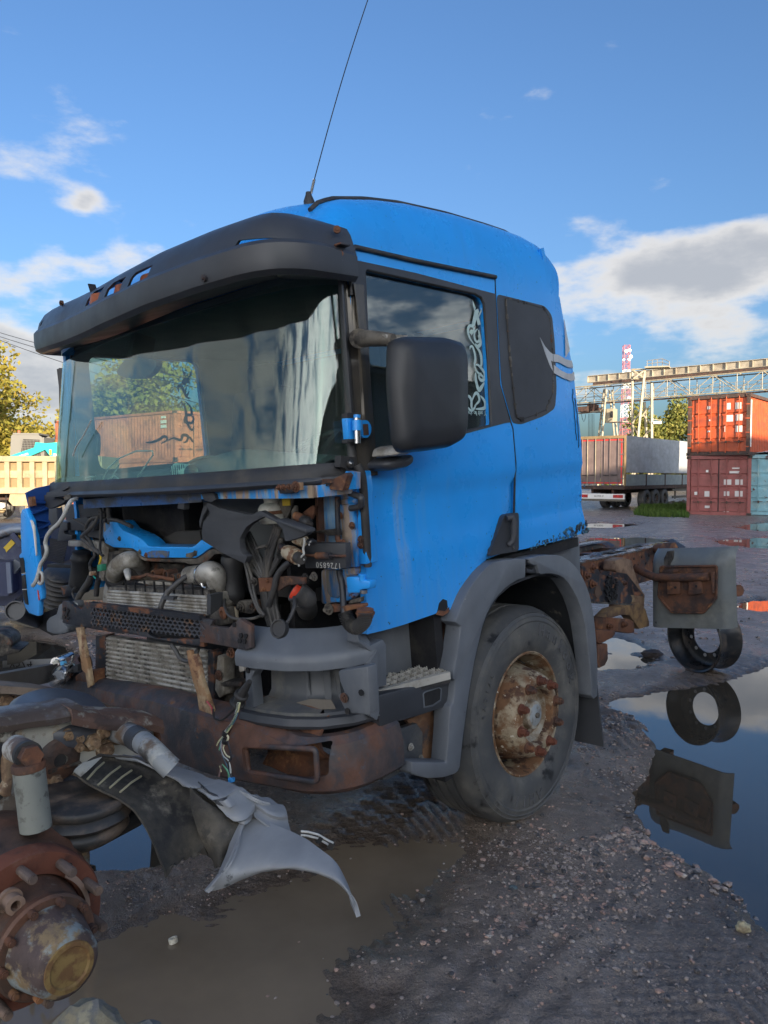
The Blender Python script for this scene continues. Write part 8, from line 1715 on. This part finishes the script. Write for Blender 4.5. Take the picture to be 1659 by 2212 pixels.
loft('mudguard_corner',[(900,268,2.47),(985,310,2.43),(1060,380,2.40),(1065,455,2.36)],[(1080,335,2.46),(1180,372,2.45),(1250,410,2.42),(1278,548,2.36)],20,10,M['greytorn'],-.05,.006,4.,.006,ridges=lambda a,t:.014*math.sin(a*20))
loft('torn_shred',[(735,265,2.40),(800,330,2.37),(850,395,2.35)],[(835,330,2.38),(905,345,2.36),(930,400,2.34)],10,6,M['blackmatte'],-.02,.004,8.,.02)
loft('torn_shred',[(860,380,2.33),(900,420,2.31)],[(925,345,2.34),(960,400,2.32)],6,5,M['greytorn'],-.02,.004,9.,.02)
for pl in ([(895,865),(900,825),(930,815),(960,830),(1000,790),(1030,770),(1085,780),(1090,795),(985,838)],[(1110,785),(1110,755),(1145,745),(1175,730),(1180,775)],[(1205,772),(1210,745),(1265,730),(1268,768)]):
    pass
b=B(); P=[Dp(*zd(*q),2.24) for q in((1340,575),(1385,580),(1440,595),(1500,630),(1530,645))]; b.tube(P,.0035,6); b.tube([p+Vector((0,0,.012)) for p in P],.0035,6); b.build('wire_pair',M['cable'],CH,50)
b=B(); b.beam(P[2],P[2].lerp(P[3],.35),.012,.02); b.beam(P[3],P[4],.012,.018); b.build('wire_sleeve',M['rubber'],CH,0)
# ================================================================ small things at the left edge and on the ground
def skip_truck():
    # low vehicle behind the truck's corner: only its rear bumper, plate, lamp and flap show
    o=A(48,1300,8.3); t=empty('flatbed_vehicle',(o.x,o.y,0),R(12)); tag(t,'low flatbed vehicle at the left edge, its rear number plate half hidden','vehicle')
    I=Matrix.Rotation(-R(12),3,'Z'); L_=lambda u,v,d:I@(A(u,v,d)-Vector((o.x,o.y,0)))
    bm_=B(); bm_.box((.75,.15,.42),(2.3,.16,.26),None,.03); bp_=bm_.build('rear_bumper',M['greyflap'],t,30)
    c=L_(52,1302,8.24); pl=B().box(Vector((c.x,.055,c.z)),(.52,.012,.115),None,.004).build('number_plate',plain('plate_white',(.66,.68,.70),.45),t,0)
    text('plate_text','y574',.12,M['dark'],pl,Matrix.Translation((c.x-.07,.046,c.z))@Matrix.Rotation(math.pi/2,4,'X'),.002)
    c=L_(25,1274,8.2); B().box(Vector((c.x,.06,c.z)),(.22,.04,.07),None,.008).build('tail_lamp',M['lampred'],t,30)
    P=[L_(u,v,8.1) for u,v in((4,1312),(30,1314),(67,1332),(68,1366),(16,1352),(5,1332))]; B().prism([Vector((p.x,-.02,p.z)) for p in P],(0,.015,0)).build('mud_flap',M['greyflap'],t,0)
    B().box((.75,1.9,.62),(2.2,3.4,.12)).build('bed',M['conF'],t,0)
    for y in(1.2,3.): 
        for x in(-.15,1.7): bg_wheel('wheel',t,(x,y,.40),(1,0,0),.40,.25,M['grime'])
    # navy skip standing in front of it
    q=empty('skip',A(10,1290,7.7)*1.,R(8)); q.location.z=0; tag(q,'navy blue steel skip with yellow arrow stickers at the left edge','skip'); o2=q.location.copy(); I2=Matrix.Rotation(-R(8),3,'Z'); K=lambda u,v,d:I2@(A(u,v,d)-o2)
    d=7.9; pts=[(-120,1148),(0,1148),(23,1140),(80,1140),(80,1260),(64,1268),(25,1300),(20,1310),(-120,1310)]
    P=[K(u,v,d) for u,v in pts]; w=B().prism([Vector((p.x,.25,p.z)) for p in P],(0,1.5,0)).build('body',M['bluebin'],q,0)
    pr=[K(u,v,d) for u,v in((-60,1172),(24,1144),(80,1141))]; b=B(); b.tube([Vector((p.x,.22,p.z)) for p in pr],.05,8); b.build('rim',worn('scuffed_skip_rim',(.20,.23,.28),.4,.2,[dict(c=(.2,.15,.12),s=8,t=.55,w=.1)]),q,50)
    p0,p1=K(27,1152,d),K(46,1180,d); B().beam(Vector((p0.x,.2,p0.z)),Vector((p1.x,.2,p1.z)),.05,.05).build('side_rib',M['bluebin'],q,0)
    p0,p1=K(14,1250,d),K(44,1212,d); B().beam(Vector((p0.x,.18,p0.z)),Vector((p1.x,.18,p1.z)),.10,.09).build('lower_rail',worn('grey_skip_rail',(.16,.17,.19),.5),q,0)
    for px in ([(5,1184),(22,1166),(30,1174),(11,1194),(9,1187)],[(25,1157),(46,1156),(46,1172),(37,1172)]):
        s=B().prism([Vector((K(u,v,d).x,.244,K(u,v,d).z)) for u,v in px],(0,-.004,0)).build('arrow_sticker',M['yellow'],q,0)
    P=[K(u,v,7.6) for u,v in((-60,1214),(11,1217),(15,1284),(8,1291),(-60,1292))]; y=P[1].y; B().prism([Vector((p.x,.0,p.z)) for p in P],(0,.25,0)).build('front_box',M['bluebin'],q,0); b=B(); b.beam(Vector((P[1].x,-.01,P[1].z)),Vector((P[2].x,-.01,P[2].z)),.04,.04); b.build('box_edge',worn('scuffed_box_edge',(.12,.14,.2),.5),q,0)
skip_truck()
# rusty brown casting at the left edge
P=[A(u,v,5.2) for u,v in((-40,1366),(2,1368),(20,1378),(26,1392),(22,1400),(45,1404),(40,1410),(0,1420),(-40,1424))]
o=B().prism(P,(-.05,.25,0)).build('scrap_casting',M['grime'],None,0); o.location=(0,0,0); bevel(o,.02); tag(o,'muddy brown scrap casting lying at the left edge','scrap metal')
b=B()
pr=G(374,2036,WATER); b.lathe([(.010,-.009),(.016,-.009),(.0165,.009),(.0105,.009),(.010,-.009)],pr+Vector((0,0,.008)),(-.25,.15,1),20); o=b.build('plastic_ring',M['white'],None,40); tag(o,'small white plastic ring half sunk in the dark puddle','ring')
def chunk(name,u,v,r,mat,label,cat,seed,flat=.8,group=None):
    V,Fc=stone(1.,seed); p=G(u,v); p.z=float(ground_h(np.array([p.x]),np.array([p.y]))[0]); bm=bmesh.new(); bmesh.ops.create_icosphere(bm,subdivisions=3,radius=1.)
    for w in bm.verts: n_=w.co.normalized(); k=1+.32*mnoise.noise(n_*1.6+Vector((seed,0,0)))+.12*mnoise.noise(n_*5+Vector((0,seed,0))); w.co=Vector((n_.x*k,n_.y*k*.8,n_.z*k*flat))*r
    bm.verts.index_update(); o=mk(name,[w.co.copy() for w in bm.verts],[tuple(w.index for w in f.verts) for f in bm.faces],mat,None,25); bm.free(); o.location=p+Vector((0,0,r*flat*.4)); tag(o,label,cat,group); return o
ms=worn('brown_pebble',(.22,.16,.14),.5,0,[dict(c=(.3,.22,.2),s=20,t=.55,w=.1)],bump=(40,.3,.004))
chunk('stone',1482,1787,.026,ms,'brown stone lying alone in the edge of the right puddle','stone',1,.55); chunk('stone',1352,1795,.020,ms,'reddish brown stone at the wet edge left of the puddle','stone',2); chunk('stone',1398,1785,.017,ms,'dark stone of the small heap by the puddle edge','stone',3)
chunk('foam_lump',1605,2003,.026,worn('yellowish_foam',(.42,.37,.24),.9,0,[dict(c=(.2,.16,.1),s=25,t=.52,w=.08)],bump=(60,.8,.008)),'small yellowish torn foam lump on the wet gravel at right','lump',4)
chunk('slate_chip',1108,1918,.018,worn('blue_slate',(.10,.14,.15),.5),'flat blue-grey slate chip on the gravel','stone',6,.4)
chunk('mud_clod',1410,1410,.09,worn('dark_mud_clod',(.07,.055,.05),.8,bump=(30,.6,.02)),'dark clod of mud on the wet ground left of the steel rim','clod',7,.45)
mr_=worn('pale_boulder',(.22,.19,.125),.85,0,[dict(c=(.13,.13,.125),s=9,t=.5,w=.06),dict(c=(.28,.25,.17),s=14,t=.6,w=.05)],bump=((25,.6,.01),(90,.4,.003)))
for (u,v,d,r,s,l) in((190,2215,1.55,.075,11,'pale yellowish concrete lump under the bare hub'),(300,2262,1.52,.070,12,'grey concrete lump right of the pale one under the hub')):
    o=chunk('concrete_lump',u,v,r,mr_,l,'rubble',s,.9); p=A(u,v,d); o.location=Vector((p.x,p.y,p.z-.02))
